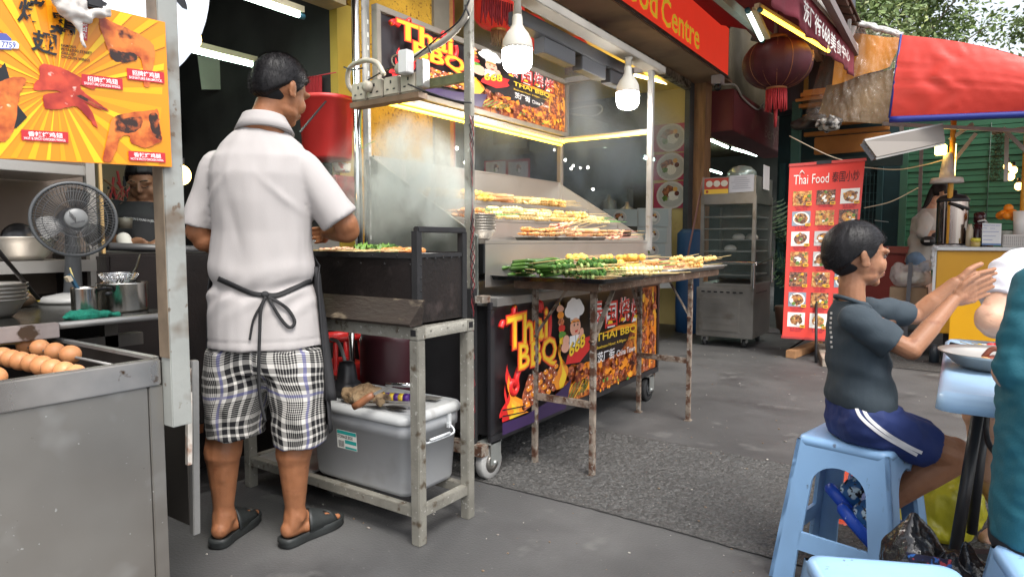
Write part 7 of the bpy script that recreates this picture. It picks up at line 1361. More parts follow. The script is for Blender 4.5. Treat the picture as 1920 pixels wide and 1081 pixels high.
# slippers
def slipper(a, f, sd, lab=None):
    t = bpy.data.objects.new('slipper', None); C.objects.link(t); t.parent = CK; t.location = origin_of(CK).inverted() @ V((a.x, a.y, 0))
    out = [(-.062, 0), (-.055, .026), (-.03, .036), (.02, .036), (.08, .044), (.13, .05), (.175, .044), (.205, .022), (.21, 0), (.2, -.026), (.165, -.045), (.12, -.046), (.06, -.036), (0, -.035), (-.035, -.034), (-.056, -.024)]
    P = lambda q, z, g=1.0: V((a.x, a.y, 0))+f*(.07+(q[0]-.07)*g)+sd*q[1]*g+V((0, 0, z))
    sm = []; N_ = len(out)
    for i in range(N_):
        for k in range(4):
            t_ = k/4; A_, B_, C_, D_ = [V((*out[(i+j) % N_], 0)) for j in (-1, 0, 1, 2)]; q = .5*((2*B_)+(C_-A_)*t_+(2*A_-5*B_+4*C_-D_)*t_*t_+(3*B_-A_-3*C_+D_)*t_**3); sm.append((q.x, q.y))
    m_ = MB(); stack(m_, [[P(q, .002, .95) for q in sm], [P(q, .006, 1.02) for q in sm], [P(q, .016, .99) for q in sm], [P(q, .022, 1.03) for q in sm], [P(q, .034, 1.02) for q in sm], [P(q, .036, .96) for q in sm], [P(q, .028, .86) for q in sm]]); SLM = mat('black_rubber_slipper', (.022, .025, .025), .55, var=.3, vs=12, bump=.15, bs=60)
    m_.build('sole', SLM, t); m_ = MB().sm_(); g = []
    for i in range(9):
        u = i/8; y = .03+.125*u
        for j in range(13):
            w = -1+2*j/12; hw = .045+.003*u; hh = .078-.038*u; g.append(V((a.x, a.y, 0))+f*(y+.03*(1-abs(w))*(1-u)-.012*(1-abs(w))*u)+sd*(w*hw)+V((0, 0, .022+hh*sqrt(max(0, 1-w*w*.97)))))
    for l in (0, 1):
        q = [p+(V((0, 0, .0065)) if l else V()) for p in g]; m_.add(q, [(i*13+j, i*13+j+1, (i+1)*13+j+1, (i+1)*13+j) for i in range(8) for j in range(12) if not (i in (5, 6) and j in (8, 9, 3, 4))])
    b = m_.build('strap', SLM, t, recalc=False); md = b.modifiers.new('s', 'SOLIDIFY'); md.thickness = .006
slipper(aL, fL, sL); slipper(aR, fR, sR)
# shirt
tw = YAW+radians(8)
def R(x, y, z, rx, ry, e=2.3): return (L_(x, y, z), rx, ry, tw, (0, 0, 1), e)
mb = MB(); mb.loft([R(.012, 0, .705, .196, .142, 2.2), R(.012, 0, .74, .195, .14, 2.2), R(.012, 0, .83, .188, .13), R(.01, -.002, .92, .172, .118), R(.006, -.004, 1.0, .168, .116), R(.01, -.006, 1.1, .166, .113), R(.012, -.01, 1.2, .17, .116), R(.012, -.012, 1.29, .17, .115), R(.014, -.012, 1.35, .16, .102), R(.016, -.01, 1.395, .135, .085, 2.0), R(.022, -.006, 1.432, .088, .07, 2.0), R(.022, -.002, 1.455, .06, .06, 2.0)])
def sleeve(a, b, r0, r1, dirn, q=None):
    mb.cap(a, a.lerp(b, .3), r0, r0*1.0); d = (b-a).normalized(); mb.loft([(a, r0, r0, 0, d), (a.lerp(b, .5), (r0+r1)/2, (r0+r1)/2*.96, 0, d), (b-d*.02, r1, r1*.94, 0, d), (b, r1*1.01, r1*.95, 0, d)])
sleeve(L_(-.14, 0, 1.318), L_(-.217, .008, 1.12), .06, .062, 0); sleeve(L_(.143, 0, 1.322), L_(.268, .03, 1.14), .06, .072, 0)
def folds(p, n_):
    l = p-O; x = l.dot(_rt); y = l.dot(FH); z = p.z
    a = .012*sin(x*44+2.2*noise.noise(V((x*5, z*3, 1))))*max(0, min(1, (1.33-z)*3.2))*max(0, min(1, (z-.9)*4))*(.35+.65*max(0, 1-abs(x)/.17))
    b = .02*noise.noise(V((x*8+z*3.5, y*8, z*3)))+.007*noise.noise(V((x*22, y*22, z*9)))
    c = .011*sin((z-x*.9)*75)*max(0, 1-abs(z-.88)/.07)*(.5+.5*noise.noise(V((x*6, y, z*6))))
    w = -.011*math.exp(-((z-(.925-.35*max(0, .16-abs(x))*.6))/.02)**2)+.005*math.exp(-((z-(.985-.35*max(0, .16-abs(x))*.6))/.03)**2)
    h = .0025*math.exp(-((z-.735)/.004)**2)
    d1 = .009*math.exp(-((z-1.2+.9*(x-.13))/.018)**2)*max(0, 1-abs(x-.11)/.09)+.009*math.exp(-((z-1.22-.9*(x+.12))/.018)**2)*max(0, 1-abs(x+.11)/.09)-.008*math.exp(-((x-.03*sin(z*9)+.02)/.016)**2)*max(0, min(1, (1.28-z)*5))*max(0, min(1, (z-1.0)*6))+.008*math.exp(-((x+.075-.05*(z-1.1))/.013)**2)*max(0, min(1, (1.25-z)*5))*max(0, min(1, (z-.98)*6))
    return n_*(a*.45+b*.55+c*.8+w-h+d1*.6)
SHM = mat('white_pique', (.4, .375, .366), .85, var=.03, vs=5, bump=.12, bs=420)
SH = organic(mb, 'shirt', SHM, CK, voxel=.0065, smooth=4, disp=folds)
mb = MB(); ring = lambda z, rx, ry, x=.027, y=-.002: [L_(x, y, z)+(_rt*cos(a)*rx+FH*sin(a)*ry)+V((0, 0, -.014*sin(a)*(1)+.0)) for a in [2*pi*i/40 for i in range(40)]]
stack(mb, [ring(1.434, .094, .082), ring(1.436, .098, .086), ring(1.46, .085, .077), ring(1.482, .073, .068), ring(1.4855, .0715, .0665), ring(1.484, .069, .064), ring(1.45, .066, .062)]); mb.build('collar', SHM, CK)
MB().tube([L_(.022, -.0, 1.487)+(_rt*cos(a)*.061+FH*sin(a)*.064) for a in [2*pi*i/30 for i in range(30)]], .006, 8, closed=True).build('neck_strap', BLACKM, CK)
# shorts with a plaid laid along each leg
mb = MB()
def RS(x, y, z, rx, ry, e=2.2): return (L_(x, y, z), rx, ry, YAW, (0, 0, 1), e)
mb.loft([RS(.012, .0, .76, .165, .12), RS(.012, 0, .68, .186, .133), RS(.012, 0, .62, .185, .13)])
mb.loft([RS(-.08, 0, .7, .105, .125), RS(-.088, 0, .58, .106, .122), RS(-.1, .0, .48, .098, .112), RS(-.104, .0, .41, .092, .105), RS(-.104, 0, .396, .093, .106)])
mb.loft([RS(.1, 0, .7, .105, .125), RS(.115, 0, .58, .1, .12), RS(.122, .0, .45, .09, .108), RS(.122, .0, .375, .083, .1), RS(.122, 0, .36, .084, .1)])
def sf(p, n_):
    l = p-O; x = l.dot(_rt); return n_*(.013*noise.noise(V((x*13, l.dot(FH)*9, p.z*7)))+.006*noise.noise(V((x*28, p.z*16, 4))))+V((0, 0, .008*noise.noise(V((x*14, 0, 3))) if p.z < .42 else 0))
def suv(p):
    l = p-O; x = l.dot(_rt); y = l.dot(FH); c_ = -.09 if x < .012 else .118; a = atan2(x-c_, -y); return (a*.115+.3*(x > .012)+.03*noise.noise(V((p.z*8, x*5, 0))), p.z+.018*noise.noise(V((x*9, y*9, p.z*4)))+ (-.18*(x-c_) if x < .012 else .12*(x-c_)))
PLD = bpy.data.materials.new('plaid_cotton'); PLD.use_nodes = True; nt = PLD.node_tree; N = nt.nodes; Lk = nt.links; bs_ = N['Principled BSDF']; bs_.inputs['Roughness'].default_value = .85
uvn = N.new('ShaderNodeUVMap'); sx_ = N.new('ShaderNodeSeparateXYZ'); Lk.new(uvn.outputs[0], sx_.inputs[0])
def mth(op, a, b=None, c=None):
    n_ = N.new('ShaderNodeMath'); n_.operation = op
    for i, v in enumerate((a, b, c)):
        if v is None: continue
        if isinstance(v, (int, float)): n_.inputs[i].default_value = v
        else: Lk.new(v, n_.inputs[i])
    return n_.outputs[0]
def bands(src, period, spec):
    """smooth 0/1 stripes: positions and half widths inside one period"""
    fr = mth('FRACT', mth('MULTIPLY', src, 1/period)); tot = None
    for c_, w_ in spec:
        s_ = mth('LESS_THAN', mth('ABSOLUTE', mth('SUBTRACT', fr, c_)), w_); tot = s_ if tot is None else mth('MAXIMUM', tot, s_)
    return tot
blk = [(.07, .05), (.22, .05), (.37, .05), (.52, .013), (.56, .013), (.60, .013), (.64, .013), (.68, .013), (.72, .013), (.76, .013), (.8, .013)]; blu = [(.92, .028)]
u_, v_ = sx_.outputs[0], sx_.outputs[1]; per = .19
bu, bv = bands(u_, per, blk), bands(v_, per, blk); lu, lv = bands(u_, per, blu), bands(v_, per, blu)
def mixc(f, a, b):
    m_ = N.new('ShaderNodeMix'); m_.data_type = 'RGBA'; Lk.new(f, m_.inputs[0])
    for i, v in ((6, a), (7, b)):
        if isinstance(v, tuple): m_.inputs[i].default_value = v
        else: Lk.new(v, m_.inputs[i])
    return m_.outputs[2]
sb = mth('POWER', mth('MULTIPLY', mth('ADD', bu, bv), .5), .7); sl = mth('MULTIPLY', mth('MAXIMUM', lu, lv), .6)
col = mixc(sb, (.6, .58, .54, 1), (.003, .003, .005, 1)); col = mixc(sl, col, (.012, .02, .2, 1)); Lk.new(col, bs_.inputs['Base Color'])
organic(mb, 'shorts', PLD, CK, voxel=.0062, smooth=4, disp=sf, uvfn=suv)
# apron: side panels, waist tape with a bow, all laid on the shirt
dg = bpy.context.evaluated_depsgraph_get(); bv_ = BVHTree.FromPolygons([origin_of(CK) @ v.co for v in SH.data.vertices], [tuple(p.vertices) for p in SH.data.polygons])
def on_shirt(px, py, off=.004):
    o_ = V((0, 0, H)); d = _ray(px, py).normalized(); h = bv_.ray_cast(o_, d); 
    return (h[0]-d*off) if h[0] else aD(px, py, 2.13)
def ribbon(pts, w, name, off=.005, free=False):
    mb = MB().sm_(); P_ = bez([V((x, y, 0)) for x, y in pts], 10); g = []
    for i, p in enumerate(P_):
        d = (P_[min(i+1, len(P_)-1)]-P_[max(0, i-1)]).normalized(); n_ = V((-d.y, d.x, 0))*w/2
        for s_ in (-1, 0, 1): q = p+n_*s_; g.append(on_shirt(q.x, q.y, off) if not free else q)
    mb.add(g, [(i*3+j, i*3+j+1, (i+1)*3+j+1, (i+1)*3+j) for i in range(len(P_)-1) for j in range(2)]); o = mb.build(name, BLACKM, AP, recalc=False); md = o.modifiers.new('s', 'SOLIDIFY'); md.thickness = .003; md.offset = 0; return o
APM = mat('black_apron', (.018, .018, .02), .8, var=.3, vs=6, bump=.15, bs=120)
mb = MB().sm_()
def panel(rows_, nm):
    g = []; n_ = len(rows_[0])
    mb = MB().sm_(); mb.add([p for r in rows_ for p in r], [(i*n_+j, i*n_+j+1, (i+1)*n_+j+1, (i+1)*n_+j) for i in range(len(rows_)-1) for j in range(n_-1)]); o = mb.build(nm, APM, AP0, recalc=False); md = o.modifiers.new('s', 'SOLIDIFY'); md.thickness = .004; return o
# the apron itself wraps the front and both flanks
AP0 = CK; rows_ = []
for i in range(22):
    z = 1.12-.72*i/21; wrap = min(1.0, max(.12, (1.1-z)/.16)); r = []
    for j in range(41):
        w = -1+2*j/40; a = pi/2-w*(pi*.5+.13)*wrap+ (0.0); rx = .185+.028*max(0, (.95-z)/.5); ry = .13+.02*max(0, (.95-z)/.5); a2 = a
        r.append(L_(.012+rx*cos(a2)*1.03, ry*sin(a2)*1.06+.003*sin(a2*9+z*5), z))
    rows_.append(r)
panel(rows_, 'apron'); AP = CK.children[-1]
ribbon([(409, 522), (440, 536), (470, 549), (497, 553)], 9, 'waist_tape'); ribbon([(497, 553), (520, 553), (545, 543), (572, 531), (584, 527)], 9, 'waist_tape')
ribbon([(498, 555), (489, 572), (475, 600), (468, 637)], 4, 'loose_end', .009); ribbon([(502, 556), (520, 565), (540, 580), (552, 600), (549, 611), (540, 612), (525, 595), (510, 570), (503, 556)], 6, 'bow_loop', .012)
ribbon([(498, 556), (489, 580), (487, 620), (486, 650), (485, 690), (487, 740), (497, 790)], 6, 'loose_end', .018)
MB().ell(on_shirt(497, 552, .008), (.013, .013, .012)).build('knot', APM, AP)
# the right apron flank swings out beside the thigh
mb = MB().sm_(); g = []
for i in range(16):
    t_ = i/15; y = 500+250*t_; xl = 588-0*t_+(10*t_)+8*t_**2*1.2; xr = 594+36*t_**.85
    for j in range(6): u = j/5; g.append(aD(xl+(xr-xl)*u, y if j else y-6*t_, 2.27+.03-.02*sin(u*3)+.0))
mb.add(g, [(i*6+j, i*6+j+1, (i+1)*6+j+1, (i+1)*6+j) for i in range(15) for j in range(5)]); o = mb.build('side_flap', APM, AP, recalc=False); md = o.modifiers.new('s', 'SOLIDIFY'); md.thickness = .004

# ---------------------------------------------------------------- blue stools and table
BLUEP = mat('sky_blue_plastic', (.27, .47, .74), .36, var=.05, vs=4, spots=[((.2, .33, .52), 5, .5, .8), ((.12, .17, .26), 42, .69, .74), ((.1, .14, .2), 13, .7, .8)], bump=.06, bs=40, stretch=(1, 1, .5))
def stool(loc, rz, label, h=.46, s=1.0):
    t = thing('plastic_stool', label, 'stool', loc, rz, group='sky blue plastic stools')
    old = t.rotation_euler.z; M_ = origin_of(t); W_ = lambda p: M_ @ V(p)
    mt, mbm = .13*s, .185*s
    def hw(z): return mt+(mbm-mt)*(1-z/h)
    # four leg walls with an arched opening in each
    for k in range(4):
        R_ = Matrix.Rotation(k*pi/2, 4, 'Z'); mb = MB(); n = 14
        def P(u, z, d=0): w = hw(z)-d; return W_(R_ @ V((u*hw(z), -w, z)))
        # opening outline: u inner limit at height
        zs = [0, .1, .14, .1401, .19]; 
        def strip(pl, pr):    # quads between two polylines, with thickness
            for i in range(len(pl)-1):
                a, b, c, d = pl[i], pr[i], pr[i+1], pl[i+1]
                A0, B0, C0, D0 = [P(*q) for q in (a, b, c, d)]; A1, B1, C1, D1 = [P(*q, .012) for q in (a, b, c, d)]
                mb.add([A0, B0, C0, D0, A1, B1, C1, D1], [(0, 1, 2, 3), (7, 6, 5, 4), (0, 3, 7, 4), (1, 5, 6, 2)]+([(0, 4, 5, 1)] if i == 0 else [])+([(3, 2, 6, 7)] if i == len(pl)-2 else []))
        def inner(z):
            if z < .1: return .6
            top = .385;
            if z > top-.07: q = (z-(top-.07))/.07; return .54*sqrt(max(0, 1-q**2.2))
            return .6-.06*(z-.1)/.215
        Z = [0, .05, .1, .15, .2, .25, .3, .315, .33, .345, .36, .37, .378, .383, .385, h-.012]
        for sx in (-1, 1): strip([(sx*1.0, z) for z in Z], [(sx*(inner(z) if z < .385 else 0), z) for z in Z])
        strip([(-.61, .11), (-.61, .165)], [(.61, .11), (.61, .165)])
        mb.build('leg_panel', BLUEP, t, weld=.0004)
    mb = MB()
    def sq(w, z, r): return [W_(p) for p in rrect(-w, w, -w, w, r, z)]
    stack(mb, [sq(mt+.003, h-.03, .03), sq(mt+.004, h-.014, .03), sq(mt, h-.004, .03), sq(mt-.014, h, .025), sq(mt-.03, h-.001, .02), sq(.03, h-.004, .02)]); mb.build('seat', BLUEP, t); return t
ST1 = stool((-.245, 2.285, 0), radians(-12), 'sky blue plastic stool the boy is sitting on')
stool((-.055, 1.29, 0), radians(24), 'sky blue plastic stool cut off at the lower picture edge, nearest the black bag'); stool((.24, 1.52, 0), radians(12), 'sky blue plastic stool under the person in teal', s=1.05)
TB = thing('plastic_table', 'sky blue plastic table top on black folding legs', 'table', (.4, 2.3, 0))
mb = MB(); tx0, tx1, ty0, ty1, tz_ = -.03, .95, 1.79, 2.82, .72
stack(mb, [rrect(tx0+.006, tx1, ty0+.006, ty1, .03, tz_-.045), rrect(tx0-.004, tx1, ty0-.004, ty1, .035, tz_-.042), rrect(tx0, tx1, ty0, ty1, .035, tz_-.01), rrect(tx0+.012, tx1, ty0+.012, ty1-.01, .03, tz_), rrect(tx0+.03, tx1-.03, ty0+.03, ty1-.03, .02, tz_-.001)]); mb.build('table_top', mat('table_blue', (.36, .54, .74), .3, var=.05, vs=4, bump=.03, bs=20), TB)
for a, b in (((1838, 748, 1.85), (1790, 1040, 1.75)), ((1850, 748, 2.2), (1822, 1000, 2.2))): mb = MB(); mb.tube([aD(*a), aD(*b)], .0155, 12); mb.build('table_leg', BLACK, TB)
MB().tube(bez([aD(1850, 760, 1.9), aD(1848, 800, 1.9), aD(1856, 835, 1.88), aD(1880, 858, 1.85), aD(1920, 870, 1.8)]), .008, 8).build('leg_brace', BLACK, TB); MB().bar(aD(1790, 1038, 1.77), aD(1930, 1042, 1.75), .03, .02).build('foot_bar', BLACK, TB)
p = aZ(1868, 668, .735); 
t = thing('food_dish', 'round steel dish of grilled squid and chicken on the blue table', 'dish', (p.x, p.y, .72)); q = aZ(1868, 690, .722); MB().lathe((q.x, q.y, .722), [(.002, 0), (.08, .0), (.1, .012), (.122, .034), (.136, .042), (.137, .045), (.12, .036), (.096, .012), (.002, .004)], 48, cap=False).build('dish', STEEL, t)
mb = MB(); 
for k in range(12): a = rnd(0, 6.28); r = rnd(0, .06); mb.mat(k % 3); blob(mb, (q.x+r*cos(a), q.y+r*sin(a), .736+rnd(0, .012)), (rnd(.014, .026), rnd(.01, .018), rnd(.008, .013)), k)
mb.mat(1).tube(bez([(q.x-.03, q.y, .75), (q.x-.01, q.y-.005, .775), (q.x+.02, q.y-.01, .77), (q.x+.02, q.y-.01, .752)]), .007, 8); mb.build('food', [mat('grilled_squid', (.28, .07, .04), .3, var=.4, vs=30), mat('brown_tentacle', (.2, .06, .04), .3, var=.3, vs=30), mat('roast_chunks', (.55, .3, .12), .45, var=.3, vs=20)], t)
t = thing('strap_charm', 'black wrist strap with a small red and white toy on the blue table', 'strap', aZ(1830, 650, .72)); mb = MB(); a, b = aZ(1779, 653, .735), aZ(1820, 656, .735); mb.bar(a, b, .006, .024, up=(0, 0, 1)); mb.bar(a+V((.0, .02, .008)), b+V((0, .02, -.002)), .005, .022); mb.build('strap', BLACK, t, bevel=.001)
mb = MB(); nn = (b-a).cross(V((0, 0, 1))).normalized(); nn = nn if nn.dot(V((0, 0, H))-a) > 0 else -nn; A0 = a.lerp(b, .15)+nn*.004; B0 = a.lerp(b, .8)+nn*.004; text(mb, 'BEARBRICK' if False else 'BEARER', [A0+V((0, 0, -.004)), B0+V((0, 0, -.004)), B0+V((0, 0, .005)), A0+V((0, 0, .005))], (0, 0, 0), 0, .02); mb.build('letters', WHV, t)
mb = MB(); q = aZ(1845, 652, .735)
for k, (x, y, z, r, c_) in enumerate(((0, 0, 0, .016, 0), (.022, 0, .004, .015, 1), (.044, 0, .0, .015, 0), (.034, -.006, .012, .008, 1), (.062, 0, .0, .013, 2), (.07, -.004, .008, .008, 2), (-.014, 0, .008, .008, 3))): mb.mat(c_).ell(q+_rt*x+V((0, 0, z))+FH*y, (r, r, r*.8))
mb.build('toy', [flat((.7, .68, .6), .3), flat((.6, .03, .03), .3), BLACK, flat((.6, .4, .05), .3)], t)
t = thing('tissue', 'white crumpled tissue standing on the blue table edge', 'tissue', aZ(1885, 655, .72)); q = aZ(1893, 668, .725); mb = MB(); mb.ell(q+V((0, .01, .03)), (.03, .02, .035)); mb.ell(q+V((.02, .01, .055)), (.02, .015, .03)); organic(mb, 'tissue', flat((.75, .75, .75), .8), t, voxel=.004, smooth=1, disp=lambda p, n_: n_*.007*noise.noise(p*60))
for k in range(2): tag(MB().tube([aZ(1800+22*k, 640+2*k, .727), aZ(1880+10*k, 662+3*k, .73)], .0016, 5).build('bamboo_stick', SKEWW), ('bamboo stick lying behind the strap on the blue table', 'bamboo stick beside the tissue on the blue table')[k], 'stick')

# ---------------------------------------------------------------- the boy
DB = 2.03; OB = aD(1620, 540, DB); lat0 = (1620-960)/F*DB; OB.z = 0; LB = frame(OB)
def pb(px, py, dy=0.): return aD(px, py, (DB+dy))
BY = thing('person', 'boy in a dark grey shirt sitting on a blue stool with both hands held out', 'person', OB)
mb = MB()
# head: looks along +lateral (image right), a little away
hb = pb(1606, 474, .0); hfB = (_rt*.98+FH*.04).normalized(); hrB = V((hfB.y, -hfB.x, 0)); 
def THB(x, y, z): return hb+hrB*x+hfB*y+V((0, 0, z))
head_shapes(mb, THB, .91, jaw=.95, nose=.6)
nk = pb(1597, 540, 0); mb.cap(pb(1602, 505, 0), nk, .037, .038); mb.cap(nk, pb(1598, 580, 0), .038, .038)
tor = [(1600, 582, .03, .05), (1599, 608, .042, .08), (1606, 650, .055, .085), (1611, 700, .065, .09), (1612, 745, .07, .1), (1618, 790, .07, .1)]
mb.loft([(pb(x, y), rx, ry, YAW) for x, y, rx, ry in tor])
aN = [pb(1606, 608, -.08), pb(1708, 656, -.15), pb(1788, 562, -.09)]; aF = [pb(1618, 596, .07), pb(1718, 592, .16), pb(1790, 530, .12)]
mb.cap(aN[0], aN[1], .03, .029); mb.cap(aN[1], aN[1].lerp(aN[2], .45), .028, .027); mb.cap(aN[1].lerp(aN[2], .4), aN[2], .026, .0185)
mb.cap(aF[0], aF[1], .024, .029); mb.cap(aF[1], aF[1].lerp(aF[2], .45), .031, .029); mb.cap(aF[1].lerp(aF[2], .4), aF[2], .028, .0195)
hand(mb, aN[2]-(aN[2]-aN[1]).normalized()*.004, _rt*.86+V((0, 0, 1))*.36+FH*.08, (V((0, 0, 1))*.9-_rt*.35-FH*.15), .9, 1, .06, .05)
hand(mb, aF[2]-(aF[2]-aF[1]).normalized()*.004, _rt*.96+V((0, 0, 1))*.16+FH*.06, (V((0, 0, 1))*.8-FH*.45), .95, -1, .07, .05)
# legs
kN = pb(1786, 852, -.05); kF = pb(1776, 848, .09); mb.cap(pb(1650, 800, -.055), kN, .052, .05); mb.cap(pb(1650, 800, .065), kF, .052, .05)
mb.ell(kN+V((0, 0, .005)), (.052, .052, .05))
anN, anF = pb(1655, 950, .02), pb(1628, 915, .11); mb.cap(kN+V((0, 0, -.01)), kN.lerp(anN, .4), .05, .046); mb.cap(kN.lerp(anN, .35), anN, .046, .027); mb.cap(kF, kF.lerp(anF, .4), .048, .043); mb.cap(kF.lerp(anF, .35), anF, .044, .026)
mb.cap(anN, pb(1632, 970, .02), .027, .024); mb.cap(anF, pb(1606, 932, .11), .026, .024)
organic(mb, 'body', SK_BOY, BY, voxel=.0036, smooth=3)
HB_ = [((0, -.018, .034), (.081, .1, .079)), ((0, -.05, -.01), (.075, .062, .073)), ((0, .03, .058), (.074, .07, .046)), ((0, .066, .04), (.064, .034, .034)), ((.058, .02, .028), (.02, .045, .036)), ((-.058, .02, .028), (.02, .045, .036)), ((0, -.062, -.05), (.055, .036, .03))]
hair_shell(THB, .91, 'hair', BY, thick=.009, front=-.22, back=.22, top=.3, strands=5000, seed=4, length=.011, spike=.03, ragged=.02)
def eyes(T, s, parent, half=1.0):
    mbw, mbd = MB(), MB()
    for sx in (-1, 1): mbw.ell(T(.028*sx*s, .0775*s, -.012*s), (.0085*s,)*3, nu=12, nv=8); mbd.ell(T(.0285*sx*s, .0822*s, -.013*s), (.0046*s,)*3, nu=10, nv=6)
    mbw.build('eye', flat((.16, .11, .09), .4), parent); mbd.build('iris', flat((.02, .012, .01), .2), parent)
    mb = MB()
    for sx in (-1, 1): mb.tube([T(.012*sx*s, .0925*s, .012*s), T(.027*sx*s, .0905*s, .017*s), T(.044*sx*s, .08*s, .012*s)], [.0022*s, .0032*s, .0015*s], 6); mb.tube([T(.015*sx*s, .0895*s, -.0085*s), T(.028*sx*s, .0905*s, -.0045*s), T(.042*sx*s, .082*s, -.009*s)], [.001*s, .0016*s, .001*s], 5)
    mb.build('eyebrow', HAIRM, parent)
    mb = MB(); mb.cap(T(-.018*s, .0865*s, -.0665*s), T(.018*s, .0865*s, -.0665*s), .0042*s, .0042*s); mb.cap(T(-.012*s, .0875*s, -.0745*s), T(.012*s, .0875*s, -.0745*s), .0048*s, .0048*s); mb.build('lips', flat((.26, .09, .06), .5), parent)
eyes(THB, .91, BY)
GREYT = mat('dark_grey_cotton', (.03, .045, .058), .85, var=.12, vs=5, bump=.12, bs=300)
mb = MB(); tor2 = [(1615, 757, .094, .122), (1614, 745, .092, .122), (1610, 700, .082, .11), (1606, 650, .077, .11), (1604, 612, .072, .11), (1601, 588, .059, .096), (1599, 572, .045, .07), (1597, 564, .04, .055)]
mb.loft([(pb(x, y), rx, ry, YAW, (0, 0, 1), 2.25) for x, y, rx, ry in tor2])
def sleeve2(a, b, r0, r1):
    d = (b-a).normalized(); mb.cap(a, a.lerp(b, .3), r0, r0); mb.loft([(a, r0, r0, 0, d), (a.lerp(b, .5), (r0+r1)/2, (r0+r1)/2, 0, d), (b-d*.012, r1, r1, 0, d), (b, r1*1.01, r1*1.01, 0, d)])
sleeve2(pb(1600, 596, -.095), pb(1676, 646, -.14), .045, .048); sleeve2(pb(1630, 580, .095), pb(1698, 588, .145), .041, .044)
def tf(p, n_):
    l = p-OB; x = l.dot(_rt); y = l.dot(FH); z = p.z
    return n_*(.005*noise.noise(V((x*10, y*10, z*14)))+.003*noise.noise(V((x*25, y*20, z*30)))+.004*sin(z*70+x*28+3*noise.noise(V((x*7, z*7, 0))))*max(0, min(1, (.78-z)*6))+.006*sin((x*1.2-z)*52)*max(0, 1-abs(z-.86)/.09)*.6)
TS = organic(mb, 'shirt', GREYT, BY, voxel=.0052, smooth=3, disp=tf)
MB().tube([pb(1598, 566, 0)+_rt*.046*cos(a)+FH*.058*sin(a)+V((0, 0, -.018*cos(a)-.0)) for a in [2*pi*i/32 for i in range(32)]], .0065, 8, closed=True).build('neck_rib', GREYT, BY)
bvB = BVHTree.FromPolygons([origin_of(BY) @ v.co for v in TS.data.vertices], [tuple(p.vertices) for p in TS.data.polygons])
mb = MB()
def onb(px, py, off=.002): d = _ray(px, py).normalized(); h = bvB.ray_cast(V((0, 0, H)), d); return (h[0]-d*off) if h[0] else None
for k in range(9):
    x, y = 1557+rnd(-1, 2), 577+9*k; q = [onb(x-1, y+3), onb(x+3, y+3), onb(x+3, y-1.5), onb(x-1, y-1.5)]
    if all(q): mb.poly(q)
if mb.v: mb.build('back_print', flat((.6, .6, .6)), BY, recalc=False)
NAVY = mat('navy_jersey', (.012, .028, .13), .75, var=.12, vs=5, bump=.1, bs=200); mb = MB()
mb.loft([(pb(1618, 752), .094, .124, YAW, (0, 0, 1), 2.2), (pb(1622, 790), .106, .135, YAW, (0, 0, 1), 2.4), (pb(1628, 818), .1, .132, YAW, (0, 0, 1), 2.4)])
for a, b, r0, r1 in ((pb(1625, 792, -.062), pb(1738, 836, -.07), .078, .064), (pb(1625, 792, .07), pb(1728, 820, .085), .078, .06)):
    d = (b-a).normalized(); mb.cap(a, a.lerp(b, .3), r0, r0); mb.loft([(a, r0, r0, 0, d), (a.lerp(b, .5), (r0+r1)/2*1.02, (r0+r1)/2, 0, d), (b, r1, r1, 0, d), (b+d*.008, r1, r1, 0, d)])
NS = organic(mb, 'shorts', NAVY, BY, voxel=.005, smooth=1, disp=lambda p, n_: n_*(.006*noise.noise(p*14)+.003*noise.noise(p*36)+.003*sin((p-OB).dot(_rt)*90+p.z*60)*.5))
bvN = BVHTree.FromPolygons([origin_of(BY) @ v.co for v in NS.data.vertices], [tuple(p.vertices) for p in NS.data.polygons])
def onn(px, py, off=.0022): d = _ray(px, py).normalized(); h = bvN.ray_cast(V((0, 0, H)), d); return (h[0]-d*off) if h[0] else aD(px, py, 1.93)
mb = MB().sm_()
for dx in (0, 13):
    P_ = bez([V((1603+dx, 757, 0)), V((1615+dx, 782, 0)), V((1650+dx, 812, 0)), V((1690+dx, 836, 0)), V((1720+dx*.7, 853-dx*.35, 0))], 12); g = []
    for i, p in enumerate(P_):
        d = (P_[min(i+1, len(P_)-1)]-P_[max(0, i-1)]).normalized(); n_ = V((-d.y, d.x, 0))
        for s_ in (-3.2, 0, 3.2): q = p+n_*s_; g.append(onn(q.x, q.y))
    mb.add(g, [(i*3+j, i*3+j+1, (i+1)*3+j+1, (i+1)*3+j) for i in range(len(P_)-1) for j in range(2)])
mb.build('white_stripes', flat((.7, .7, .72), .7), BY, recalc=False)
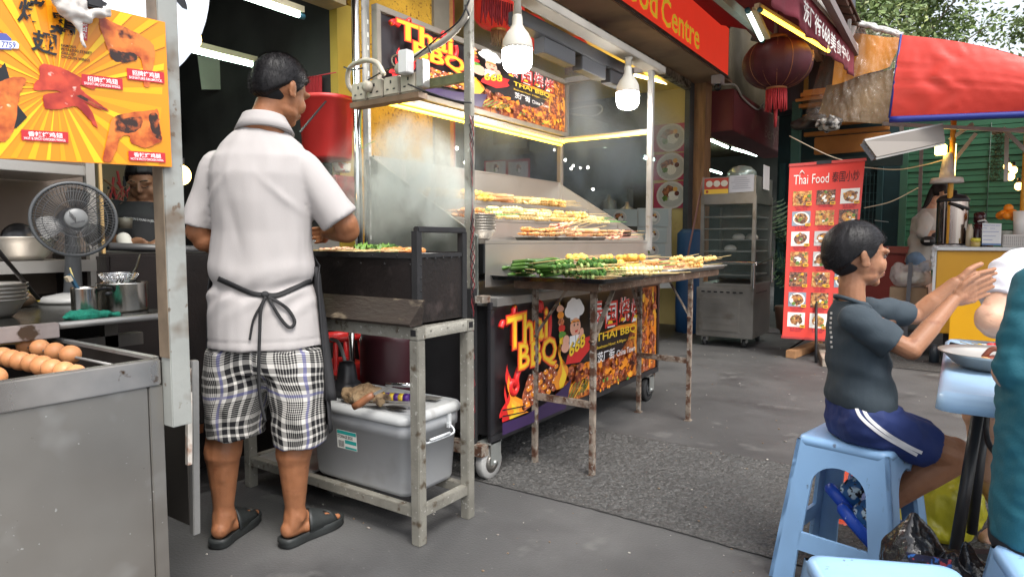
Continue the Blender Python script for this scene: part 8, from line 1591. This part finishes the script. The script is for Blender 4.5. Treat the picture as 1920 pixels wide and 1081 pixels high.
def shoe(a, toe, lab):
    t = bpy.data.objects.new('shoe', None); C.objects.link(t); t.parent = BY; t.location = origin_of(BY).inverted() @ V(a); d = (V(toe)-V(a)).normalized(); n_ = V((0, 0, 1)); sd = d.cross(n_).normalized(); up_ = sd.cross(d)
    mb = MB(); mb.cap(V(a)+d*.0, V(a)+d*.06, .038, .036); mb.cap(V(a)+d*.06-up_*.008, V(a)+d*.14-up_*.014, .036, .026); mb.cap(V(a), V(a)+up_*.035-d*.01, .036, .032)
    organic(mb, 'upper', mat('patterned_mesh_shoe', (.02, .12, .32), .5, col2=(.6, .75, .82), vs=34, ramp=(.47, .53), spots=[((.02, .02, .03), 50, .56, .6), ((.35, .1, .12), 30, .68, .72)], detail=1), t, voxel=.004, smooth=2)
    mb = MB(); g = [[V(a)+d*(.052+x*g_)+sd*(y*g_)+up_*(-.024-z) for x, y in [(.112*cos(q), (.046+.004*cos(q))*sin(q)) for q in [2*pi*i/28 for i in range(28)]]] for g_, z in ((.96, -.006), (1.06, .002), (1.05, .02), (.95, .03))]; stack(mb, g); mb.build('sole', mat('cobalt_sole', (.02, .09, .55), .4, spots=[((.4, .5, .8), 60, .7, .73)], var=.1), t)
    MB().tube(bez([V(a)-d*.03+up_*.02, V(a)-d*.05+up_*.045, V(a)-d*.035+up_*.055, V(a)-d*.022+up_*.04]), .0045, 8).build('pull_tab', flat((.45, .5, .8)), t); MB().cap(V(a)+up_*.02, V(a)+up_*.058+d*.01, .031, .028).build('sock', BLACKM, t)
shoe(pb(1620, 965, .02), pb(1672, 1022, .0), 0); shoe(pb(1594, 925, .11), pb(1642, 978, .1), 1)

# ---------------------------------------------------------------- person in teal (near right edge)
DT = 1.32; OT = aD(1985, 540, DT); OT.z = 0
TP_ = thing('person', 'person in a teal long sleeved top sitting at the near side of the blue table', 'person', OT)
def pt(px, py, dy=0.): return aD(px, py, DT+dy)
mb = MB(); mb.loft([(pt(2055, 380), .05, .05, YAW), (pt(2050, 440), .055, .055, YAW), (pt(2030, 500), .08, .06, YAW), (pt(1995, 700), .1, .09, YAW), (pt(1985, 1000), .11, .11, YAW)]); mb.cap(pt(1955, 530, 0), pt(1905, 700, .02), .033, .032); mb.cap(pt(1895, 700, .02), pt(1990, 745, .2), .034, .025); hand(mb, pt(1990, 745, .2), FH, (0, 0, 1), .9, 1, .1, .4); mb.cap(pt(1975, 1010, .05), pt(2010, 1050, .4), .07, .06); mb.cap(pt(2010, 1050, .4), pt(2010, 1400, .42), .055, .035); mb.cap(pt(2010, 1400, .4), pt(2010, 1420, .5), .035, .03)
hT = pt(2075, 310); THT = lambda x, y, z: hT+_rt*x+FH*y+V((0, 0, z)); head_shapes(mb, THT, 1.0); organic(mb, 'body', SK_PALE, TP_, voxel=.007, smooth=4); hair_shell(THT, 1.0, 'hair', TP_, strands=0)
TEALC = mat('teal_jersey', (.008, .1, .135), .75, var=.12, vs=4, bump=.1, bs=240)
mb = MB(); mb.loft([(pt(2000, 1015), .135, .12, YAW), (pt(2000, 900), .13, .115, YAW), (pt(2000, 760), .118, .11, YAW), (pt(2002, 640), .112, .1, YAW), (pt(2008, 560), .1, .09, YAW), (pt(2022, 505), .09, .075, YAW), (pt(2040, 465), .062, .06, YAW)])
mb.cap(pt(1955, 535, 0), pt(1930, 600, .0), .05, .048); mb.cap(pt(1930, 600, .0), pt(1908, 690, .01), .049, .046); mb.cap(pt(1905, 690, .01), pt(1990, 745, .16), .045, .036)
organic(mb, 'top', TEALC, TP_, voxel=.007, smooth=5, disp=lambda p, n_: n_*(.006*noise.noise(p*14)+.004*noise.noise(V((p.x*30, p.y*30, p.z*55)))+.002*sin(p.z*80+(p-OT).dot(_rt)*60+4*noise.noise(p*9))*max(0, 1-abs(p.z-.86)/.12)))
mb = MB(); mb.loft([(pt(2004, 1040), .136, .128, YAW), (pt(2003, 990), .137, .125, YAW)]); organic(mb, 'trousers', mat('black_trousers', (.012, .013, .017), .8), TP_, voxel=.008, smooth=3)

# ---------------------------------------------------------------- person in white beyond the blue table
DW = 2.35; OW = aD(1935, 540, DW); OW.z = 0
WP = thing('person', 'person in a white short sleeved top leaning an elbow on the blue table', 'person', OW)
def pw(px, py, dy=0.): return aD(px, py, DW+dy)
mb = MB(); mb.loft([(pw(1990, 380), .05, .05, YAW), (pw(1990, 440), .06, .06, YAW), (pw(1980, 480), .12, .09, YAW), (pw(1985, 700), .12, .1, YAW), (pw(1985, 800), .14, .12, YAW)])
mb.cap(pw(1925, 505, -.05), pw(1858, 600, -.1), .058, .05); mb.cap(pw(1858, 595, -.1), pw(1875, 612, -.12), .05, .045); mb.cap(pw(1865, 610, -.12), pw(2010, 640, -.35), .046, .03); hand(mb, pw(2010, 640, -.35), _rt-FH*.5, (0, 0, 1), .9, 1, .1, .5)
mb.cap(pw(1970, 760, 0), pw(1852, 780, -.1), .085, .07); mb.ell(pw(1848, 778, -.1), (.07, .07, .065)); mb.cap(pw(1850, 790, -.1), pw(1858, 880, -.08), .062, .06); mb.cap(pw(1858, 880, -.08), pw(1895, 985, .02), .058, .036); mb.cap(pw(1895, 985, .02), pw(1850, 1010, -.02), .035, .028)
mb.cap(pw(1990, 780, .05), pw(1925, 800, -.02), .085, .07); mb.cap(pw(1925, 800, -.02), pw(1935, 900, 0), .068, .06); mb.cap(pw(1935, 900, 0), pw(1950, 990, .05), .056, .036)
hW = pw(1992, 330); THW = lambda x, y, z: hW-_rt*y+FH*x+V((0, 0, z)); head_shapes(mb, THW, 1.0); organic(mb, 'body', SK_PALE, WP, voxel=.0075, smooth=5); hair_shell(THW, 1.0, 'hair', WP, strands=0)
mb = MB(); mb.loft([(pw(1990, 700), .15, .12, YAW), (pw(1988, 600), .14, .115, YAW), (pw(1984, 510), .15, .11, YAW), (pw(1984, 470), .11, .08, YAW), (pw(1988, 440), .07, .06, YAW)]); d = (pw(1872, 590, -.09)-pw(1930, 500, -.05)).normalized(); mb.cap(pw(1920, 505, -.04), pw(1900, 520, -.05), .08, .08); mb.loft([(pw(1905, 515, -.05), .084, .084, 0, d), (pw(1885, 560, -.07), .085, .08, 0, d), (pw(1880, 570, -.072), .085, .08, 0, d)])
organic(mb, 'top', mat('white_jersey', (.7, .7, .76), .8, bump=.1, bs=200), WP, voxel=.008, smooth=4, disp=lambda p, n_: n_*(.006*noise.noise(p*13)+.004*sin((p-OW).dot(_rt)*75+p.z*70)*max(0, 1-abs(p.z-.95)/.15)))
mb = MB(); mb.cap(pw(1985, 765, .0), pw(1950, 775, -.02), .1, .095); mb.cap(pw(2000, 780, .05), pw(1960, 790, .03), .1, .095); organic(mb, 'shorts', mat('denim', (.06, .09, .16), .8), WP, voxel=.01, smooth=3)

# ---------------------------------------------------------------- woman in the drinks stall
DG_ = 7.3; OG = aD(1733, 540, DG_); OG.z = 0; GP = thing('person', 'woman with a ponytail in a loose grey tee bending over the drinks counter', 'person', OG)
def pg(px, py, dy=0.): return aD(px, py, DG_+dy)
mb = MB(); hG = pg(1764, 361); hfG = (_rt*.85+V((0, 0, -.5))).normalized(); huG = V((0, 0, 1))*.87+_rt*.49
def THG(x, y, z): return hG-FH*x+hfG*y+huG*z
head_shapes(mb, THG, 1.0); mb.cap(pg(1752, 375), pg(1742, 395), .05, .055)
mb.loft([(pg(1743, 392), .07, .08, YAW), (pg(1738, 412), .1, .15, YAW), (pg(1731, 450), .1, .14, YAW), (pg(1726, 485), .11, .14, YAW), (pg(1724, 500), .12, .15, YAW)])
mb.cap(pg(1735, 412, -.14), pg(1733, 440, -.16), .05, .042); mb.cap(pg(1733, 440, -.16), pg(1752, 436, -.2), .04, .03); mb.cap(pg(1735, 440, -.17), pg(1768, 455, -.25), .038, .028); hand(mb, pg(1768, 455, -.25), _rt, (0, 0, 1), .9, 1, .1, .5)
for dy, dx in ((-.08, 0), (.08, 5)): mb.cap(pg(1722+dx, 492, dy), pg(1735+dx, 560, dy), .085, .06); mb.cap(pg(1735+dx, 560, dy), pg(1732+dx, 640, dy), .056, .035)
organic(mb, 'body', SK_PALE, GP, voxel=.011, smooth=3); hair_shell(THG, 1.0, 'hair', GP, thick=.014, strands=0); mb = MB(); mb.cap(pg(1748, 358), pg(1738, 382), .035, .03); mb.cap(pg(1738, 382), pg(1730, 392), .028, .01); organic(mb, 'ponytail', HAIRM, GP, voxel=.008, smooth=2); eyes(THG, 1.0, GP)
mb = MB(); mb.loft([(pg(1724, 492), .14, .17, YAW), (pg(1727, 465), .13, .165, YAW), (pg(1733, 435), .12, .165, YAW), (pg(1737, 408), .12, .17, YAW), (pg(1743, 391), .07, .09, YAW)]); mb.cap(pg(1734, 410, -.14), pg(1730, 436, -.17), .075, .07); mb.cap(pg(1742, 410, .14), pg(1745, 430, .17), .07, .065); organic(mb, 'shirt', mat('grey_tee', (.5, .48, .45), .85, bump=.1, bs=120), GP, voxel=.012, smooth=3, disp=lambda p, n_: n_*.018*noise.noise(p*11))
mb = MB(); mb.cap(pg(1718, 489, -.07), pg(1722, 500, -.08), .105, .1); mb.cap(pg(1725, 489, .07), pg(1728, 500, .08), .105, .1); organic(mb, 'shorts', mat('pale_denim', (.16, .26, .4), .8, var=.15, vs=12), GP, voxel=.012, smooth=2)
t = thing('belt_bag', 'black belt bag with a small white mark worn by the woman at the urn', 'bag', pg(1735, 450, -.2)); mb = MB(); mb.ell(pg(1740, 452, -.22), (.075, .05, .055)); mb.cap(pg(1750, 444, -.2), pg(1757, 437, -.2), .045, .04); organic(mb, 'pouch', BLACK, t, voxel=.01, smooth=2); MB().cbox(pg(1738, 452, -.28), (.05, .01, .02)).build('mark', flat((.6, .6, .6)), t)

# ---------------------------------------------------------------- worker in the dark kitchen
DK = 3.45; OK = aD(262, 540, DK); OK.z = 0; KP = thing('person', 'kitchen worker in a black tee looking down behind the fan', 'person', OK)
def pk(px, py, dy=0.): return aD(px, py, DK+dy)
mb = MB(); hK = pk(272, 336); hfK = (-FH*.9-V((0, 0, .35))+_rt*.12).normalized(); huK = (V((0, 0, 1))*.93-FH*.33).normalized(); hrK = hfK.cross(huK)
def THK(x, y, z): return hK+hrK*x+hfK*y+huK*z
head_shapes(mb, THK, 1.05, jaw=1.15); mb.cap(pk(270, 355, .03), pk(265, 385, .03), .06, .07)
mb.loft([(pk(265, 380, .03), .1, .08, YAW), (pk(262, 400, .02), .19, .11, YAW), (pk(262, 460), .17, .12, YAW), (pk(262, 600), .17, .12, YAW), (pk(262, 760), .14, .12, YAW)])
mb.cap(pk(215, 400, 0), pk(212, 450, -.06), .055, .045); mb.cap(pk(212, 450, -.06), pk(238, 458, -.2), .043, .03); hand(mb, pk(236, 455, -.2), _rt+V((0, 0, -.4)), (0, 0, 1), .9, 1, .1, .3); mb.cap(pk(310, 400, 0), pk(318, 450, -.05), .055, .045); mb.cap(pk(318, 450, -.05), pk(290, 462, -.2), .043, .03); hand(mb, pk(290, 462, -.2), -_rt+V((0, 0, -.3)), (0, 0, 1), .9, -1, .1, .5)
for dx in (-30, 30): mb.cap(pk(262+dx, 740), pk(262+dx, 900), .08, .06); mb.cap(pk(262+dx, 900), pk(262+dx, 1050)*1.0, .055, .04)
organic(mb, 'body', SK_DARK, KP, voxel=.007, smooth=4)
hair_shell(THK, 1.05, 'hair', KP, thick=.014, strands=0); mb = MB()
for sx in (-1, 1): mb.tube([THK(.014*sx, .096, -.014), THK(.03*sx, .0945, -.02), THK(.045*sx, .084, -.014)], .0022, 6); mb.tube([THK(.012*sx, .098, .014), THK(.03*sx, .094, .019), THK(.048*sx, .08, .012)], .0028, 6)
mb.build('eyebrow', HAIRM, KP)
mb = MB(); mb.loft([(pk(262, 640), .2, .15, YAW), (pk(262, 520), .19, .14, YAW), (pk(262, 450), .185, .135, YAW), (pk(262, 405, .01), .2, .125, YAW), (pk(264, 386, .02), .12, .095, YAW), (pk(266, 378, .02), .09, .08, YAW)]); mb.cap(pk(214, 398, 0), pk(212, 430, -.03), .07, .065); mb.cap(pk(312, 398, 0), pk(316, 430, -.03), .07, .065)
KS = organic(mb, 'shirt', mat('black_tee', (.014, .014, .016), .85, var=.2, vs=6), KP, voxel=.009, smooth=3, disp=lambda p, n_: n_*.008*noise.noise(p*13))
bvK = BVHTree.FromPolygons([origin_of(KP) @ v.co for v in KS.data.vertices], [tuple(p.vertices) for p in KS.data.polygons])
vs, fs = tmesh('SALVATION IS FOUND IN JESUS', .01); x0 = min(v.x for v in vs); x1 = max(v.x for v in vs); mb = MB()
def onk(u, v): d = _ray(232+u*60, 410-v*6+u*7).normalized(); h = bvK.ray_cast(V((0, 0, H)), d); return (h[0]-d*.004) if h[0] else aD(232, 410, 3)
mb.merge(vs, fs, lambda v: onk((v.x-x0)/(x1-x0), v.y)); mb.build('shirt_print', flat((.45, .45, .45)), KP, recalc=False)
mb = MB(); mb.cap(pk(232, 448, -.21), pk(240, 470, -.21), .034, .04); organic(mb, 'white_glove', flat((.55, .53, .48), .7), KP, voxel=.006, smooth=2); MB().lathe(pk(235, 428, -.2), [(.03, 0), (.034, .05), (.03, .052)], 16).build('sleeve_cuff', flat((.1, .09, .07)), KP)

# ---------------------------------------------------------------- bags on the ground
def bag(label, cat, center, shapes, m, voxel, a, b, name='carrier_bag'):
    t = thing(name, label, cat, (center.x, center.y, 0)); mb = MB()
    for s_ in shapes:
        if len(s_) == 2: mb.ell(*s_)
        else: mb.cap(*s_)
    organic(mb, 'bag', m, t, voxel=voxel, smooth=1, disp=lambda p, n_: n_*(a*noise.noise(V((p.x*18, p.y*18, p.z*7)))+b*abs(noise.noise(V((p.x*46, p.y*46, p.z*14)))))); return t
D1 = lambda x, y, d: aD(x, y, d)
BBM = mat('black_bin_liner', (.014, .014, .016), .22, bump=.7, bs=28, spec=.7)
t = bag('black plastic carrier bag with knotted handles on the ground by the stool', 'bag', D1(1730, 1020, 1.6), [(D1(1700, 1050, 1.6), (.06, .08, .07)), (D1(1780, 1080, 1.6), (.08, .09, .06)), (D1(1690, 1030, 1.6), D1(1712, 965, 1.6), .045, .01), (D1(1830, 1075, 1.55), D1(1815, 1020, 1.55), .036, .009), (D1(1740, 1030, 1.62), D1(1718, 970, 1.6), .032, .01)], BBM, .005, .012, .008)
MB().poly([D1(1700, 1035, 1.53), D1(1785, 1050, 1.53), D1(1785, 1085, 1.53), D1(1712, 1070, 1.53)], .004, FH).build('patterned_cloth', mat('floral_cloth', (.02, .02, .05), .7, col2=(.03, .03, .07), vs=20, spots=[((.6, .08, .1), 45, .62, .66), ((.6, .6, .62), 38, .64, .67), ((.05, .2, .6), 52, .64, .68)]), t)
bag('yellow translucent plastic bag slumped behind the boy\'s leg', 'bag', D1(1760, 930, 2.35), [(D1(1765, 945, 2.35), (.13, .1, .13)), (D1(1790, 900, 2.35), (.08, .07, .13)), (D1(1730, 880, 2.38), D1(1700, 850, 2.38), .05, .02), (D1(1720, 985, 2.35), (.1, .08, .06))], mat('yellow_bag', (.55, .5, .03), .3, bump=.6, bs=22, alpha=.88), .008, .02, .014)
bag('red plastic bag lying behind the boy\'s feet under the stool', 'bag', D1(1600, 950, 2.5), [(D1(1620, 920, 2.5), (.1, .06, .07)), (D1(1590, 985, 2.5), (.11, .07, .03)), (D1(1640, 990, 2.5), (.1, .07, .03))], mat('red_bag', (.68, .07, .02), .35, bump=.5, bs=20), .008, .02, .01)
# ================================================================ SMOKE
def smoke(name, a, b, dens, col, label, scale, lo, hi, seed=0., aniso=.3, lean=0.):
    m = bpy.data.materials.new(name); m.use_nodes = True; nt = m.node_tree; N = nt.nodes; L = nt.links; N.remove(N['Principled BSDF'])
    pv = N.new('ShaderNodeVolumePrincipled'); pv.inputs['Color'].default_value = (*col, 1); pv.inputs['Anisotropy'].default_value = aniso
    tc = N.new('ShaderNodeTexCoord'); mp = N.new('ShaderNodeMapping'); mp.inputs['Location'].default_value = (seed, seed*2, seed*3); mp.inputs['Scale'].default_value = (1, 1, .6); L.new(tc.outputs['Object'], mp.inputs[0])
    nz = N.new('ShaderNodeTexNoise'); nz.inputs['Scale'].default_value = scale; nz.inputs['Detail'].default_value = 3; nz.inputs['Distortion'].default_value = .8; L.new(mp.outputs[0], nz.inputs[0])
    r1 = N.new('ShaderNodeMapRange'); r1.inputs[1].default_value = lo; r1.inputs[2].default_value = hi; L.new(nz.outputs[0], r1.inputs[0])
    # soft falloff towards the faces of the box
    g = N.new('ShaderNodeVectorMath'); g.operation = 'MULTIPLY_ADD'; L.new(tc.outputs['Generated'], g.inputs[0]); g.inputs[1].default_value = (2, 2, 2); g.inputs[2].default_value = (-1, -1, -1)
    ln = N.new('ShaderNodeVectorMath'); ln.operation = 'LENGTH'; L.new(g.outputs[0], ln.inputs[0])
    r2 = N.new('ShaderNodeMapRange'); r2.interpolation_type = 'SMOOTHSTEP'; r2.inputs[1].default_value = .15; r2.inputs[2].default_value = 1.0; r2.inputs[3].default_value = 1; r2.inputs[4].default_value = 0; L.new(ln.outputs['Value'], r2.inputs[0])
    mu = N.new('ShaderNodeMath'); mu.operation = 'MULTIPLY'; L.new(r1.outputs[0], mu.inputs[0]); L.new(r2.outputs[0], mu.inputs[1])
    m2 = N.new('ShaderNodeMath'); m2.operation = 'MULTIPLY'; L.new(mu.outputs[0], m2.inputs[0]); m2.inputs[1].default_value = dens; L.new(m2.outputs[0], pv.inputs['Density'])
    L.new(pv.outputs[0], N['Material Output'].inputs['Volume'])
    o = MB().box(a, b).build(name, m); tag(o, label, 'smoke', kind='stuff'); return o
smoke('grill_smoke', (-2.35, 1.72, 1.0), (-1.55, 2.33, 1.62), 38, (.8, .86, .82), 'pale smoke rising from the charcoal grill', 6, .47, .6, 1.3)
smoke('shop_smoke', (-4.4, 2.6, 1.3), (-1.9, 7.6, 2.75), 5.2, (.62, .74, .85), 'bluish smoke drifting in front of the dark shop behind the cart', 1.9, .47, .6, 4.1)
